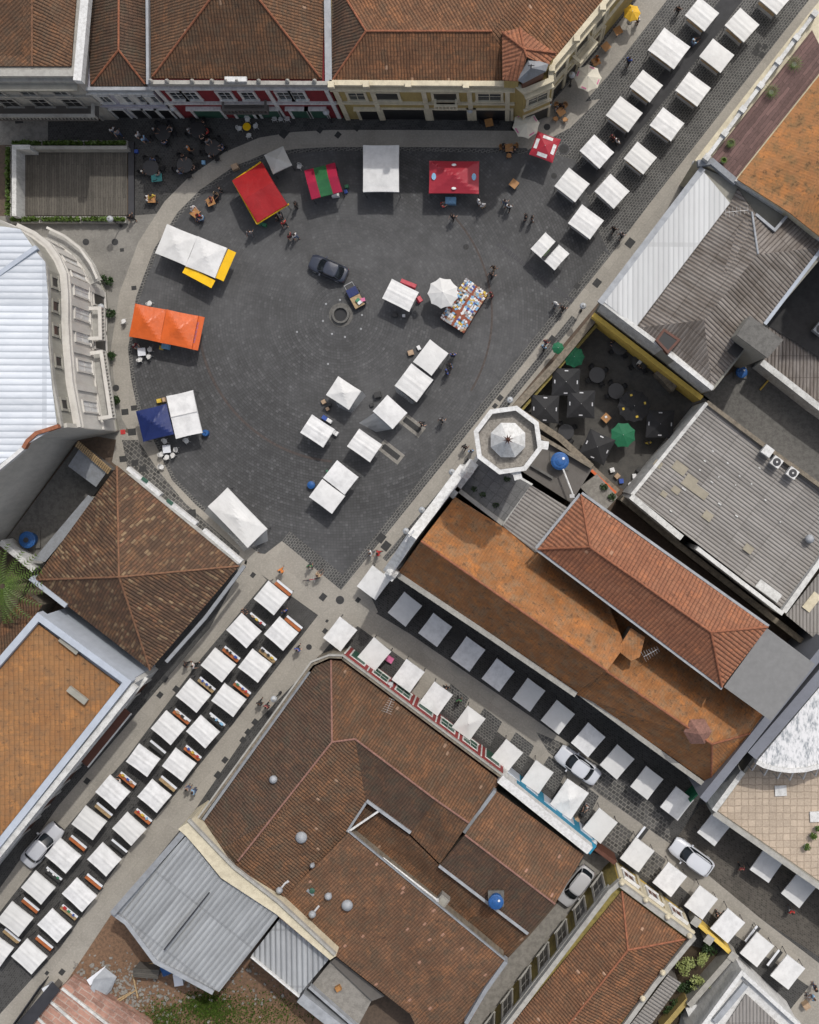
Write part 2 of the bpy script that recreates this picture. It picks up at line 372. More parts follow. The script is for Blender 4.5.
# metal and cement sheet roofs
M['white_sheet'] = corrugated('white_sheet_roof', (.60, .63, .67), .52, .5, 0, (.38, .42, .47), .5, 1, 9, .045)
M['zinc_sheet'] = corrugated('zinc_sheet_roof', (.36, .375, .385), .46, .5, 0, (.2, .205, .21), .5, 1, 5, .12)
M['cement_sheet'] = corrugated('weathered_cement_sheet', (.24, .215, .195), .31, .85, 0, (.085, .065, .05), .85, 1, 1.9, .09)
M['cement_sheet_light'] = corrugated('grey_cement_sheet', (.27, .255, .24), .30, .85, 0, (.17, .155, .14), .6, 1, 2.4, .08)
M['white_strip'] = corrugated('white_standing_seam_roof', (.50, .51, .51), .42, .5, 0, (.42, .42, .42), .4, .6, 9, .05)
M['membrane'] = plain('grey_felt_roof', (.19, .19, .188), .9, .12, 2, .4)
m, t, b = nodes('flaking_white_roof', .8); f = noise(t, N(t, 'ShaderNodeMapping', {'Vector': pos(t), 'Rotation': (0, 0, R(50)), 'Scale': (1, .45, 1)}).outputs[0], 3.6, 8, .72)
t.links.new(ramp(t, f, [(.44, (.66, .66, .67)), (.52, (.52, .53, .54)), (.60, (.27, .29, .31))]), b.inputs['Base Color']); M['flaking'] = m
# ground
WELL = P2(341, 315)
M['dirt'] = dirty('bare_ground', (.12, .085, .06), (.04, .03, .025), .7, scale=1, streak=False)
M['rubble_soil'] = dirty('reddish_soil', (.21, .12, .07), (.055, .04, .025), .9, scale=1.2, streak=False)
M['cobble'] = cobble_rings('dark_sett_paving', (.057, .0575, .059), WELL)
M['sett'] = grid('small_sett_paving', (.047, .046, .045), (.085, .083, .078), .24, .18, .022, .4)
M['sett_light'] = grid('setts_in_pale_mortar', (.055, .055, .054), (.17, .165, .155), .30, .22, .036, .35)
M['setts_big'] = grid('big_setts_in_pale_mortar', (.07, .068, .065), (.20, .19, .17), .40, .34, .04, .5)
M['walk'] = grid('pale_paving', (.29, .27, .235), (.22, .205, .18), 2.6, 1.8, .012, .06, stain=.22, bump=.2)
M['walk_grey'] = grid('grey_paving', (.21, .20, .18), (.16, .15, .135), 2.2, 1.6, .012, .1, stain=.4, bump=.2)
M['concrete'] = dirty('concrete', (.26, .245, .22), (.07, .065, .055), .6, scale=.7, streak=False)
M['concrete_dark'] = dirty('dark_stained_concrete', (.14, .135, .125), (.04, .038, .035), .7, scale=.8, streak=False)
M['court'] = dirty('dark_court_floor', (.085, .08, .072), (.03, .03, .03), .6, scale=.6, streak=False)
M['inlay'] = plain('dark_granite_inlay', (.035, .035, .035), .8, .4, 6)
M['rust_band'] = plain('brown_stone_band', (.068, .054, .049), .8, .4, 4)
M['deck'] = grid('weathered_timber_boards', (.10, .09, .075), (.04, .035, .03), 6, .22, .02, .25)
M['deck_purple'] = grid('purple_brown_boards', (.135, .08, .072), (.06, .035, .03), 3, .3, .02, .3)
M['terrace_tile'] = grid('tan_terrace_tiles', (.43, .35, .27), (.30, .24, .18), .6, .6, .05, .1, offset=0, stain=.2)
M['pink_slab'] = grid('pink_broken_floor', (.36, .20, .15), (.40, .33, .28), 1.3, .5, .05, .35, offset=.3, stain=.7)
M['slate_terrace'] = grid('grey_paver_terrace', (.15, .15, .15), (.10, .10, .10), .8, .8, .04, .15, offset=0, stain=.5)
M['dark_asphalt'] = plain('asphalt', (.045, .045, .047), .9, .25, 1.2, .3)
# ---------------------------------------------------------------- ground, streets, water-free setting
def sheet(name, px, z, mat, ang=0.0):
    pts = ccw([P2(*p) for p in px]); mb = MB(); mb.add([(p.x, p.y, z) for p in pts], [tuple(range(len(pts)))])
    return tag(mb.build(name, mat, None, ang), kind='structure')
def strip(name, line, w0, w1, z, mat, ang=0.0):
    """a band along a pixel line, from offset w0 to w1 (pixels, left of travel)"""
    pts = [Vector(p) for p in line]; a, b_ = [], []
    for i, p in enumerate(pts):
        d = (pts[min(i + 1, len(pts) - 1)] - pts[max(i - 1, 0)]).normalized(); n = Vector((d.y, -d.x))
        a.append(p + n * w0); b_.append(p + n * w1)
    va = [P2(*q) for q in a]; vb = [P2(*q) for q in b_]; n = len(va); mb = MB()
    fs = [(i, i + 1, n + i + 1, n + i) for i in range(n - 1)]
    mb.add([(p.x, p.y, z) for p in va] + [(p.x, p.y, z) for p in vb], fs)
    o = mb.build(name, mat, None, ang)
    if o.data.polygons[0].normal.z < 0: o.data.flip_normals()
    return tag(o, kind='structure')
mb = MB(); mb.add([(-1500, -1500, 0), (1500, -1500, 0), (1500, 1500, 0), (-1500, 1500, 0)], [(0, 1, 2, 3)])
tag(mb.build('ground', M['dirt']), kind='structure')
M['sett_brown'] = grid('brownish_sett_paving', (.075, .066, .055), (.11, .10, .085), .24, .18, .02, .4)
AC = math.atan2(660 - 912, -(267 - 0)) ; A_C = math.radians(51.5)   # street directions (world angles)
A_B = math.radians(-36.5)
inner = [(410, 147), (364, 147), (330, 147), (295, 149), (264, 154), (233, 167), (200, 190), (178, 212), (154, 249), (136, 297), (128, 349), (131, 379), (138, 413), (154, 441), (172, 480), (196, 505), (230, 534), (258, 552)]
# base of each street: small setts
sheet('street', [(500, 190), (520, 80), (640, -60), (860, -60), (690, 170), (600, 300)], .004, M['sett_light'], A_C)
sheet('street', [(265, 575), (200, 560), (100, 700), (-60, 900), (-60, 1080), (-10, 1080), (200, 830), (330, 655), (345, 625)], .004, M['sett'], A_C)
sheet('street', [(345, 625), (375, 560), (420, 590), (600, 705), (725, 790), (745, 800), (900, 900), (900, 1080), (780, 1060), (600, 880), (330, 670)], .004, M['sett'], A_B)
sheet('plaza', inner + [(341, 592), (610, 254), (600, 235), (575, 160), (528, 147)], .008, M['cobble'])
sheet('shaded_paving', [(105, 118), (513, 112), (513, 147), (410, 135), (328, 133), (277, 138), (238, 151), (200, 172), (165, 212), (128, 222), (128, 150), (45, 142), (45, 118)], .004, M['sett'], 0)
sheet('pavement', [(-40, 118), (48, 118), (48, 145), (-40, 145)], .008, M['concrete'])
sheet('pavement', [(0, 216), (128, 216), (178, 212), (154, 249), (136, 297), (128, 349), (131, 379), (138, 413), (118, 440), (60, 430), (60, 300), (0, 240)], .006, M['walk_grey'], 0.3)
strip('pavement', [(528, 148)] + inner, 0, -17, .014, M['walk'], 0)
strip('kerb_band', [(528, 150)] + inner, 0, 4, .012, M['sett_light'], 0.3)
sheet('pavement', [(118, 430), (154, 441), (172, 480), (196, 505), (230, 534), (265, 560), (246, 585), (232, 560), (112, 462)], .010, M['walk'], -.7)
sheet('cobble_band', [(122, 440), (138, 440), (158, 470), (185, 503), (240, 552), (236, 562), (128, 470)], .020, M['setts_big'], -.7)
# junction slab and walks
sheet('pavement', [(248, 552), (265, 554), (282, 541), (341, 590), (392, 530), (402, 540), (368, 590), (378, 612), (352, 630), (317, 640), (318, 615), (262, 575), (246, 570)], .016, M['walk'], -.7)
sheet('cobble_band', [(282, 541), (341, 590), (349, 580), (290, 531)], .018, M['sett_light'], A_C)
sheet('pavement', [(451, 454), (610, 256), (650, 203), (820, -14), (850, -14), (604, 296), (510, 408), (470, 470), (385, 575), (341, 590)], .012, M['walk'], A_C)
strip('kerb_band', [(341, 590), (451, 454), (610, 256)], 0, 8, .014, M['sett_light'], A_C)
strip('kerb_band', [(385, 560), (470, 460)], -2, 3, .018, M['sett_light'], A_C)
strip('kerb_band', [(478, 446), (510, 398), (575, 318)], -3, 4, .018, M['sett_light'], A_C)
strip('pavement', [(520, 138), (590, 60), (660, -30)], -24, 0, .018, M['walk'], A_C)
sheet('pavement', [(513, 132), (540, 110), (600, 99), (570, 128), (528, 150)], .010, M['walk'], A_C)
sheet('road', [(590, 196), (621, 154), (668, 96), (722, 28), (765, -30), (744, -30), (703, 22), (647, 92), (600, 150), (570, 178)], .010, M['dark_asphalt'], A_C)
sheet('pavement', [(246, 560), (267, 580), (200, 660), (128, 756), (59, 836), (0, 912), (-50, 975), (-50, 950), (0, 888), (59, 805), (151, 697), (210, 628)], .014, M['walk'], A_C)
sheet('pavement', [(319, 614), (333, 640), (313, 664), (251, 728), (188, 820), (113, 912), (67, 981), (26, 1022), (-10, 1070), (-40, 1070), (0, 1014), (61, 947), (126, 853), (179, 790), (233, 724)], .012, M['walk'], A_C)
sheet('pavement', [(364, 606), (410, 634), (533, 718), (610, 772), (672, 845), (760, 918), (900, 1025), (900, 1050), (735, 935), (600, 815), (530, 757), (410, 664), (352, 622)], .012, M['walk'], A_B)
sheet('pavement', [(810, 985), (840, 1000), (780, 1080), (745, 1065)], .016, M['walk'], A_C)
sheet('pavement', [(400, 685), (425, 660), (445, 672), (415, 708)], .014, M['walk'], A_B)
for a in ((520, 748), (553, 772), (585, 798), (488, 724), (455, 700), (619, 835), (652, 862)):
    sheet('cobble_patch', [(a[0] - 4, a[1] - 16), (a[0] + 14, a[1] - 2), (a[0] + 2, a[1] + 22), (a[0] - 18, a[1] + 6)], .018, M['setts_big'] if a[0] > 600 else M['sett_light'], A_B)
sheet('road', [(672, 845), (700, 805), (735, 800), (900, 910), (900, 1010), (760, 918)], .010, M['sett_brown'], A_B)
sheet('cobble_patch', [(536, 732), (560, 742), (640, 790), (668, 822), (672, 845), (600, 795), (548, 752)], .014, M['setts_big'], A_B)
# brown ring of stone in the plaza
cx, cy, rr = 345, 315, 147
arc = [(cx + rr * math.cos(t), cy + rr * math.sin(t)) for t in [R(a) for a in range(95, 182, 3)]]
strip('stone_ring', arc, -1.2, 1.2, .014, M['rust_band'])
arc = [(cx + rr * math.cos(t), cy + rr * math.sin(t)) for t in [R(a) for a in range(-44, 32, 3)]]
strip('stone_ring', arc, -1.0, 1.0, .014, M['rust_band'])
for c_, a_ in (((391, 452), 38), ((412, 425), 38)):
    d = Vector((math.cos(R(a_)), math.sin(R(a_)))); n = Vector((-d.y, d.x)); c0 = Vector(c_)
    q = lambda L, W: [tuple(c0 + d * L + n * W), tuple(c0 - d * L + n * W), tuple(c0 - d * L - n * W), tuple(c0 + d * L - n * W)]
    sheet('pavement_inlay', q(13, 6), .014, M['concrete']); sheet('pavement_inlay', q(10, 2.8), .018, M['inlay'])
mbp = MB()
for (x, y, s_) in [(284, 134, 8), (293, 123, 6), (306, 124, 5), (320, 130, 6), (338, 135, 6), (357, 128, 6), (383, 121, 7), (422, 124, 8), (470, 124, 8), (597, 283, 8), (577, 286, 6), (552, 340, 8), (500, 398, 6), (495, 406, 5), (381, 538, 9), (386, 546, 9), (323, 597, 7), (327, 621, 3), (358, 600, 5), (325, 631, 5), (253, 575, 5), (125, 412, 7), (134, 408, 6), (132, 432, 8), (123, 459, 7), (135, 463, 7), (143, 469, 7), (192, 513, 8), (87, 781, 6), (176, 689, 6), (165, 679, 6), (160, 695, 6), (147, 695, 6), (255, 722, 6), (248, 732, 6), (243, 740, 6), (225, 760, 6), (218, 775, 7), (762, 55, 6), (765, 47, 5), (756, 52, 7), (630, 243, 9), (758, 46, 6), (61, 883, 5), (47, 973, 4), (62, 972, 6), (690, 918, 6), (19, 120, 8), (52, 207, 6), (134, 288, 5), (122, 250, 4)]:
    p = P2(x, y); mbp.box(p.x, p.y, .021, s_ * S, s_ * S * .85, .006, A_C if x > 200 or y > 560 else .1)
tag(mbp.build('pavement_inlay', M['inlay']), kind='structure')
def manhole(x, y, r, lab):
    p = P2(x, y); t = empty('manhole_cover', lab, 'manhole cover', (p.x, p.y, .02), 0, 'round manhole covers')
    mb = MB(); mb.lathe(0, 0, [(r, 0), (r, .012), (r * .86, .012)], 20); mb.build('frame', M['dark_metal'], t)
    mb = MB(); mb.lathe(0, 0, [(r * .84, 0), (r * .84, .016), (r * .3, .02)], 20); mb.build('lid', M['inlay'], t)
for x, y, r, l in [(466, 247, .28, 'round iron manhole cover on the brown stone ring'), (564, 249 - 100, .5, 'wide manhole cover beside the small square red parasol'), (340, 600, .38, 'large round manhole cover in the middle of the street junction'), (309, 647, .26, 'round manhole cover beside the lone walker on the junction walk'), (547, 127, .3, 'manhole cover beside the cream octagonal parasol and cafe table'), (86, 242, .3, 'left one of two manhole covers near the curved ivory facade'), (115, 242, .3, 'right one of two manhole covers near the curved ivory facade'), (116, 388, .3, 'worn manhole cover near the shrubs at the curved ivory facade'), (554, 176, .3, 'manhole cover in the setts below the small square red parasol')]:
    manhole(x, y, r, l)
mb = MB()
a, b_ = P2(497, 243), P2(573, 302); L = (b_ - a).length; d = (b_ - a) / L
for i in range(26):
    q = a + d * (i + .5) / 26 * L; mb.box(q.x, q.y, .02, L / 26 * .75, .4, .02, math.atan2(d.y, d.x))
tag(mb.build('drain_grating', M['dark_metal']), 'dark slotted drain grating crossing the plaza setts diagonally to the pale pavement', 'drain')

# ---------------------------------------------------------------- building helpers
def roof_slab(parent, faces, mat, th=.16, ang=0.0, inset=.22, wall=None, name='roof', skirt_to=0.0, ridge=None, rmat=None, mats=None):
    """faces: lists of (px,py,h). One closed slab of tiles + the walls that carry it."""
    idx = {}; vs = []; fl = []
    for f in faces:
        ids = []
        for q in f:
            k = (round(q[0], 1), round(q[1], 1), round(q[2], 2))
            if k not in idx: idx[k] = len(vs); vs.append(P(*q))
            ids.append(idx[k])
        pts = [Vector((vs[i].x, vs[i].y)) for i in ids]
        if area2(pts) < 0: ids = ids[::-1]
        fl.append(ids)
    edges = {}
    for f in fl:
        for i in range(len(f)):
            edges[(f[i], f[(i + 1) % len(f)])] = 1
    bnd = [(a, b) for (a, b) in edges if (b, a) not in edges]
    mb = MB(); n = len(vs)
    mb.add(vs + [v - Vector((0, 0, th)) for v in vs], [tuple(f) for f in fl] + [tuple(n + i for i in f[::-1]) for f in fl] + [(a, n + a, n + b, b) for a, b in bnd])
    if mats: 
        for i, mi in enumerate(mats[1]): mb.m[i] = mi
        r = mb.build(name, mats[0], parent)
    else: r = mb.build(name, mat, parent, ang)
    nxt = {a: b for a, b in bnd}; loops = []
    while nxt:
        s0 = next(iter(nxt)); lp = [s0]; c = nxt.pop(s0)
        while c != s0 and c in nxt: lp.append(c); c = nxt.pop(c)
        loops.append(lp)
    if wall:
        wm = MB()
        for lp in loops:
            p2 = offset_loop([Vector((vs[i].x, vs[i].y)) for i in lp], inset); k = len(lp)
            wm.add([(p2[i].x, p2[i].y, skirt_to) for i in range(k)] + [(p2[i].x, p2[i].y, vs[lp[i]].z - th * .6) for i in range(k)], [(i, (i + 1) % k, k + (i + 1) % k, k + i) for i in range(k)])
        wm.build('wall', wall, parent)
    if ridge:
        for a, b in ridge: rm = MB(); rm.tube(P(*a) + Vector((0, 0, .02)), P(*b) + Vector((0, 0, .02)), .09, n=7); rm.build('ridge_cap', rmat or M['terracotta_old'], r)
    return r
def block(parent, px, z0, z1, mat, pxh=None, name='wall'):
    mb = MB(); mb.prism([P2(x, y, z1 if pxh is None else pxh) for x, y in px], z0, z1); return mb.build(name, mat, parent)
def parapet(parent, line, h1, h0, w, mat, name='parapet', closed=False, side=0.0):
    """a wall strip of width w whose top follows the pixel line seen at height h1"""
    pts = [P2(x, y, h1) for x, y in line]; n = len(pts); A, B = [], []
    for i, p in enumerate(pts):
        a = pts[i - 1] if (i or closed) else p; c = pts[(i + 1) % n] if (i < n - 1 or closed) else p
        e1 = (p - a).normalized() if (p - a).length > 1e-6 else (c - p).normalized(); e2 = (c - p).normalized() if (c - p).length > 1e-6 else e1
        m = (Vector((-e1.y, e1.x)) + Vector((-e2.y, e2.x))).normalized(); k = 1 / max(.4, m.dot(Vector((-e1.y, e1.x))))
        A.append(p + m * k * w * (.5 + side)); B.append(p - m * k * w * (.5 - side))
    mb = MB(); vs = []
    for z in (h0, h1): vs += [(p.x, p.y, z) for p in A] + [(p.x, p.y, z) for p in B]
    fs = []
    rng = range(n if closed else n - 1)
    for i in rng:
        j = (i + 1) % n
        fs += [(2 * n + i, 2 * n + j, 3 * n + j, 3 * n + i), (i, n + i, n + j, j), (i, j, 2 * n + j, 2 * n + i), (n + j, n + i, 3 * n + i, 3 * n + j)]
    if not closed: fs += [(0, 2 * n, 3 * n, n), (n - 1, 2 * n - 1, 4 * n - 1, 3 * n - 1)]
    mb.add(vs, fs); return mb.build(name, mat, parent)
class Facade:
    """a straight wall face from A to B (world xy); outward is to the right of A->B"""
    def __init__(s, A, B, parent, p0=0.0):
        s.A, s.B, s.par, s.p0 = Vector(A), Vector(B), parent, p0; s.L = (s.B - s.A).length; s.d = (s.B - s.A) / s.L; s.n = Vector((s.d.y, -s.d.x))
    def wbox(s, mb, u0, u1, z0, z1, a, b):
        vs = []
        for z in (z0, z1):
            for u, q in ((u0, a), (u1, a), (u1, b), (u0, b)):
                p = s.A + s.d * u + s.n * (q + s.p0); vs.append((p.x, p.y, z))
        mb.add(vs, [(0, 1, 2, 3), (7, 6, 5, 4), (4, 5, 1, 0), (5, 6, 2, 1), (6, 7, 3, 2), (7, 4, 0, 3)])
    def band(s, z0, z1, proj, mat, name='cornice', u0=0, u1=None):
        mb = MB(); s.wbox(mb, u0, s.L if u1 is None else u1, z0, z1, 0, proj); return mb.build(name, mat, s.par)
    def piers(s, us, w, z0, z1, proj, mat, name='pilaster'):
        for u in us: mb = MB(); s.wbox(mb, u - w / 2, u + w / 2, z0, z1, 0, proj); mb.build(name, mat, s.par)
    def open(s, u, z, w, h, fm, pm, name='window', fw=.16, proj=.12, bars=True, hood=False):
        mb = MB(); a, b = u - w / 2, u + w / 2
        s.wbox(mb, a - fw, a, z, z + h, 0, proj); s.wbox(mb, b, b + fw, z, z + h, 0, proj)
        s.wbox(mb, a - fw, b + fw, z + h, z + h + fw, 0, proj + .02)
        if z > .3: s.wbox(mb, a - fw - .06, b + fw + .06, z - fw, z, 0, proj + .08)
        if hood: s.wbox(mb, a - fw - .1, b + fw + .1, z + h + fw, z + h + fw + .14, 0, proj + .25)
        o = mb.build(name, fm, s.par)
        mp = MB(); s.wbox(mp, a + .002, b - .002, z + .002, z + h - .002, .004, .03); mp.build('pane' if 'window' in name else 'leaf', pm, o)
        if bars:
            mg = MB(); s.wbox(mg, u - .025, u + .025, z + .004, z + h - .004, .03, .06); s.wbox(mg, a + .004, u - .026, z + h * .5, z + h * .5 + .05, .03, .055); s.wbox(mg, u + .026, b - .004, z + h * .5, z + h * .5 + .05, .03, .055)
            mg.build('glazing_bar', fm, o)
        return o
    def balcony(s, u0, u1, z, proj, h, mat, th=.14, floor=None):
        o = MB(); s.wbox(o, u0, u1, z - .18, z, 0, proj); o = o.build('balcony', floor or mat, s.par)
        mb = MB(); s.wbox(mb, u0, u1, z + h - .12, z + h, proj - th, proj); s.wbox(mb, u0, u0 + th, z + h - .12, z + h, 0, proj - th); s.wbox(mb, u1 - th, u1, z + h - .12, z + h, 0, proj - th)
        k = max(3, int((u1 - u0) / .3))
        for i in range(k + 1):
            u = u0 + .05 + (u1 - u0 - .1) * i / k; s.wbox(mb, u - .04, u + .04, z, z + h - .12, proj - th * .75, proj - th * .25)
        mb.build('railing', mat, o); return o
def lamp_mesh():
    t = empty('globe_lamp', 'x', 'street lamp')
    mb = MB(); mb.tube((0, 0, 0), (0, 0, 2.9), .06, .04, 8); mb.lathe(0, 0, [(.14, 0), (.12, .35), (.06, .45)], 10); mb.build('pole', M['dark_metal'], t)
    mb = MB(); mb.smooth = True; mb.lathe(0, 0, [(.05, 2.85), (.2, 2.95), (.29, 3.15), (.29, 3.28), (.2, 3.47), (.06, 3.53)], 14); mb.build('lamp_shade', LAMPG, t)
    mb = MB(); mb.lathe(0, 0, [(.12, 3.5), (.05, 3.6), (.02, 3.66)], 8); mb.build('finial', M['metal'], t)
    return t
LAMPG = plain('milky_lamp_glass', (.42, .44, .46), .35, .1)

# ================================================================= top row of houses (south facades over the plaza)
# B1 grey house, far left
h1, hb = 12.0, 0
t = empty('grey_townhouse', 'grey townhouse with brown tiled roof, stained stone cornice and long balcony, top left', 'house', P(30, 60, 0))
t.location = (0, 0, 0)
roof_slab(t, [[(-60, -40, 11.5), (-60, 66, 11.5), (32, 66, 11.5), (32, -40, 13.0)], [(32, -40, 13.0), (32, 66, 11.5), (71, 66, 11.5), (79, -40, 11.5)]], M['tile_brown'], wall=None, ridge=[((32, -40, 13.0), (32, 66, 11.5))])
A, B = P2(-60, 79, h1), P2(72, 79, h1)
block(t, [(-60, 79), (72, 79), (80, -40), (-60, -40)], 0, 11.3, M['stone_trim'], pxh=h1)
parapet(t, [(-60, 73), (74, 73)], 11.95, 11.3, .5, M['stone_trim'], 'cornice')
parapet(t, [(73, 80), (84, -40)], 12.2, 11.3, .65, M['white_clean'], 'party_wall', side=-.5)
f = Facade(A, B, t)
f.band(10.3, 10.75, .55, M['grey_render'], 'cornice'); f.band(7.4, 7.7, .2, M['stone_trim'], 'string_course')
for i, u in enumerate([f.L - 2.2, f.L - 4.9, f.L - 7.6, f.L - 10.3]): f.open(u, 7.9, 1.1, 1.7, M['stone_trim'], M['glass'], 'window', .2, hood=True)
f.balcony(f.L - 9.3, f.L - .35, 4.4, 1.25, 1.0, M['stone_trim'], .3, M['dark_wall'])
for u in (f.L - 2.2, f.L - 4.9, f.L - 7.6): f.open(u, 4.45, 1.3, 2.3, M['stone_trim'], M['dark_glass'], 'balcony_door', .2)
for u in (f.L - 2.2, f.L - 4.9, f.L - 7.6): f.open(u, .1, 1.6, 2.8, M['stone_trim'], M['brown_wood'], 'door', .2)
# B2 pale narrow house
t = empty('pale_narrow_house', 'narrow pale lilac house with hipped brown roof between grey and wine-red houses', 'house')
roof_slab(t, [[(88, -40, 8.6), (90, 86, 8.6), (118.5, 50, 10.2), (119, -40, 10.2)], [(119, -40, 10.2), (118.5, 50, 10.2), (147, 86, 8.6), (148.5, -40, 8.6)], [(90, 86, 8.6), (147, 86, 8.6), (118.5, 50, 10.2)]], M['tile_dark'],
          ridge=[((119, -40, 10.2), (118.5, 50, 10.2)), ((118.5, 50, 10.2), (92, 84, 8.7)), ((118.5, 50, 10.2), (145, 84, 8.7))], rmat=M['terracotta'])
block(t, [(84, 89.5), (150, 89.5), (152, -40), (85, -40)], 0, 8.35, M['lilac'], pxh=8.5)
parapet(t, [(84, 88.5), (152, 88.5)], 8.75, 8.0, .28, M['zinc'], 'gutter')
f = Facade(P2(84, 89.5, 8.5), P2(152, 89.5, 8.5), t)
f.band(7.9, 8.1, .3, M['white_paint'], 'cornice'); f.band(4.1, 4.4, .25, M['lilac'], 'string_course'); f.piers([.35, f.L * .42, f.L * .62, f.L * .82], .5, 4.4, 7.9, .1, M['white_paint'])
for u in (.22, .52, .73, .93):
    f.open(f.L * u - .35, 5.0, .95, 1.8, M['white_paint'], M['glass'], 'window', .14); f.open(f.L * u - .35, .1, 1.1, 2.7, M['white_paint'], M['dark_glass'], 'door', .14, bars=False)
# B3 wine red house
t = empty('wine_red_house', 'wine-red house with white trim, green shutters and big hipped brown roof', 'house')
hr = 14.5; hb = 10.3
roof_slab(t, [[(151, 78, hb), (322, 79, hb), (255, -6, hr), (214, -6, hr)], [(150, -60, hb), (151, 78, hb), (214, -6, hr), (214, -60, hr)], [(322, 79, hb), (326, -60, hb), (255, -60, hr), (255, -6, hr)], [(214, -6, hr), (255, -6, hr), (255, -60, hr), (214, -60, hr)]], M['tile_brown'],
          ridge=[((214, -6, hr), (153, 76, hb + .1)), ((255, -6, hr), (320, 77, hb + .1))], rmat=M['terracotta'])
block(t, [(147, 83), (327, 83), (329, -60), (147, -60)], 0, 10.1, M['wine'], pxh=10.3)
parapet(t, [(147, 82), (328, 83)], 10.7, 10.1, .32, M['stone_trim'], 'parapet')
parapet(t, [(147.5, 84), (146.5, -60)], 10.75, 10.1, .22, M['zinc'], 'gutter')
parapet(t, [(328.5, 82), (326.5, -60)], 10.6, 10.0, .55, M['zinc'], 'valley_gutter')
f = Facade(P2(147, 83, 10.3), P2(328, 83, 10.3), t)
f.band(9.4, 9.7, .35, M['white_paint'], 'cornice'); f.band(8.9, 9.05, .2, M['white_paint'], 'cornice'); f.band(4.9, 5.15, .25, M['white_paint'], 'string_course')
for u in (.11, .19, .385, .515, .72, .80): f.open(f.L * u, 5.9, 1.0, 2.2, M['white_paint'], M['glass'], 'window', .2)
f.balcony(f.L * .34, f.L * .60, 4.6, .95, 1.0, M['dark_wall'], .2)
for u, w_ in ((.2, 2.4), (.43, 2.0), (.55, 2.2), (.75, 1.4), (.86, 1.3)): f.open(f.L * u, .1, w_, 3.1, M['white_paint'], M['green_wood'], 'door', .22, hood=True, bars=False)
f.piers([.3, f.L * .64, f.L - .4], .35, .1, 9.4, .12, M['white_paint'])
for u in (.02, .11, .25, .36, .44, .5, .62, .78, .93):
    p = P2(147 + 180 * u, 81, 10.9); mb = MB(); mb.lathe(p.x, p.y, [(.13, 10.65), (.2, 10.9), (.12, 11.1), (.03, 11.25)], 8); mb.build('finial', M['stone_trim'], t)
mb = MB(); f.wbox(mb, f.L * .44, f.L * .56, 10.7, 11.05, -.3, .1); mb.build('crest', M['white_clean'], t)
# B4 ochre corner house
t = empty('ochre_corner_house', 'ochre yellow corner house with white cornices and rust tiled roof at the plaza corner', 'house')
out = [(329, 84), (515, 85), (524, 92.5), (553, 80.5), (552, 68), (610, -2), (650, -52)]
block(t, out + [(560, -70), (329, -70)], 0, 10.2, M['ochre'], pxh=10.4)
parapet(t, out, 10.6, 10.2, .42, M['cream_wall'], 'parapet', side=.3)
e, rg = 10.35, 12.6
roof_slab(t, [[(332, 81, e), (513, 81, e), (492, 31, rg), (366, 31, rg)], [(332, -60, e), (332, 81, e), (366, 31, rg), (347, 0, 11.9), (335, -60, e)],
              [(366, 31, rg), (492, 31, rg), (560, -60, rg), (450, -60, 12.0), (335, -60, e), (347, 0, 11.9)], [(513, 81, e), (550, 66, e), (607, -3, e), (648, -52, e), (560, -60, rg), (492, 31, rg)]],
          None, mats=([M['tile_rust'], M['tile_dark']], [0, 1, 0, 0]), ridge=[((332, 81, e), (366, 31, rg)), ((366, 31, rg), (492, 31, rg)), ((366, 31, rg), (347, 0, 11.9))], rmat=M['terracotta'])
# raised corner pavilion with its own hip roof and the zinc pyramid
tw = roof_slab(t, [[(502, 32, 12.6), (502.5, 80, 12.6), (524, 49, 14.2)], [(502.5, 80, 12.6), (519, 81, 12.6), (527, 57, 14.0), (524, 49, 14.2)], [(502, 32, 12.6), (524, 49, 14.2), (520, 28, 12.6)], [(520, 28, 12.6), (524, 49, 14.2), (556, 53, 12.6)], [(524, 49, 14.2), (527, 57, 14.0), (548, 66, 12.6), (556, 53, 12.6)]],
          M['tile_bright'], wall=M['ochre'], inset=.12, skirt_to=10.2, name='pavilion_roof', ridge=[((502, 32, 12.7), (524, 49, 14.2)), ((520, 28, 12.7), (524, 49, 14.2)), ((556, 53, 12.7), (524, 49, 14.2)), ((524, 49, 14.2), (527, 57, 14.0))], rmat=M['terracotta'])
ap = (531, 68, 14.6); q = [(527, 57, 13.2), (548.5, 64, 13.2), (546, 71, 13.2), (523, 83, 13.0), (518, 80, 13.0)]
roof_slab(t, [[q[i], q[(i + 1) % 5], ap] for i in range(5)], M['lead'], name='turret_roof', wall=M['brown_wood'], inset=.25, skirt_to=10.3)
mb = MB(); a = P(*ap); mb.tube(a, a + Vector((0, 0, .9)), .05); mb.tube(a + Vector((-.25, 0, .6)), a + Vector((.25, 0, .6)), .04); mb.build('finial', M['dark_metal'], t)
fs = [Facade(P2(*out[i], 10.4), P2(*out[i + 1], 10.4), t) for i in range(6)]
for k in (0, 2, 4, 5): fs[k].band(9.5, 9.8, .38, M['cream_wall'], 'cornice'); fs[k].band(5.3, 5.6, .22, M['cream_wall'], 'string_course')
f = fs[0]
for u, wd, dk in ((.125, 1.3, 0), (.29, 1.9, 1), (.625 - .01, 1.9, 1), (.86, 1.9, 0)): f.open(f.L * u, 6.2, wd, 2.1, M['cream_wall'], M['dark_glass'] if dk else M['glass'], 'window', .22, bars=not dk)
for u, wd in ((.155, 1.6), (.36, 3.6), (.645, 3.6), (.86, 3.6)): f.open(f.L * u, .1, wd, 3.4, M['cream_wall'], M['dark_glass'], 'doorway', .25, bars=False, hood=(wd < 2))
f.balcony(f.L * .55, f.L * .68, 5.6, .7, .9, M['cream_wall'], .2)
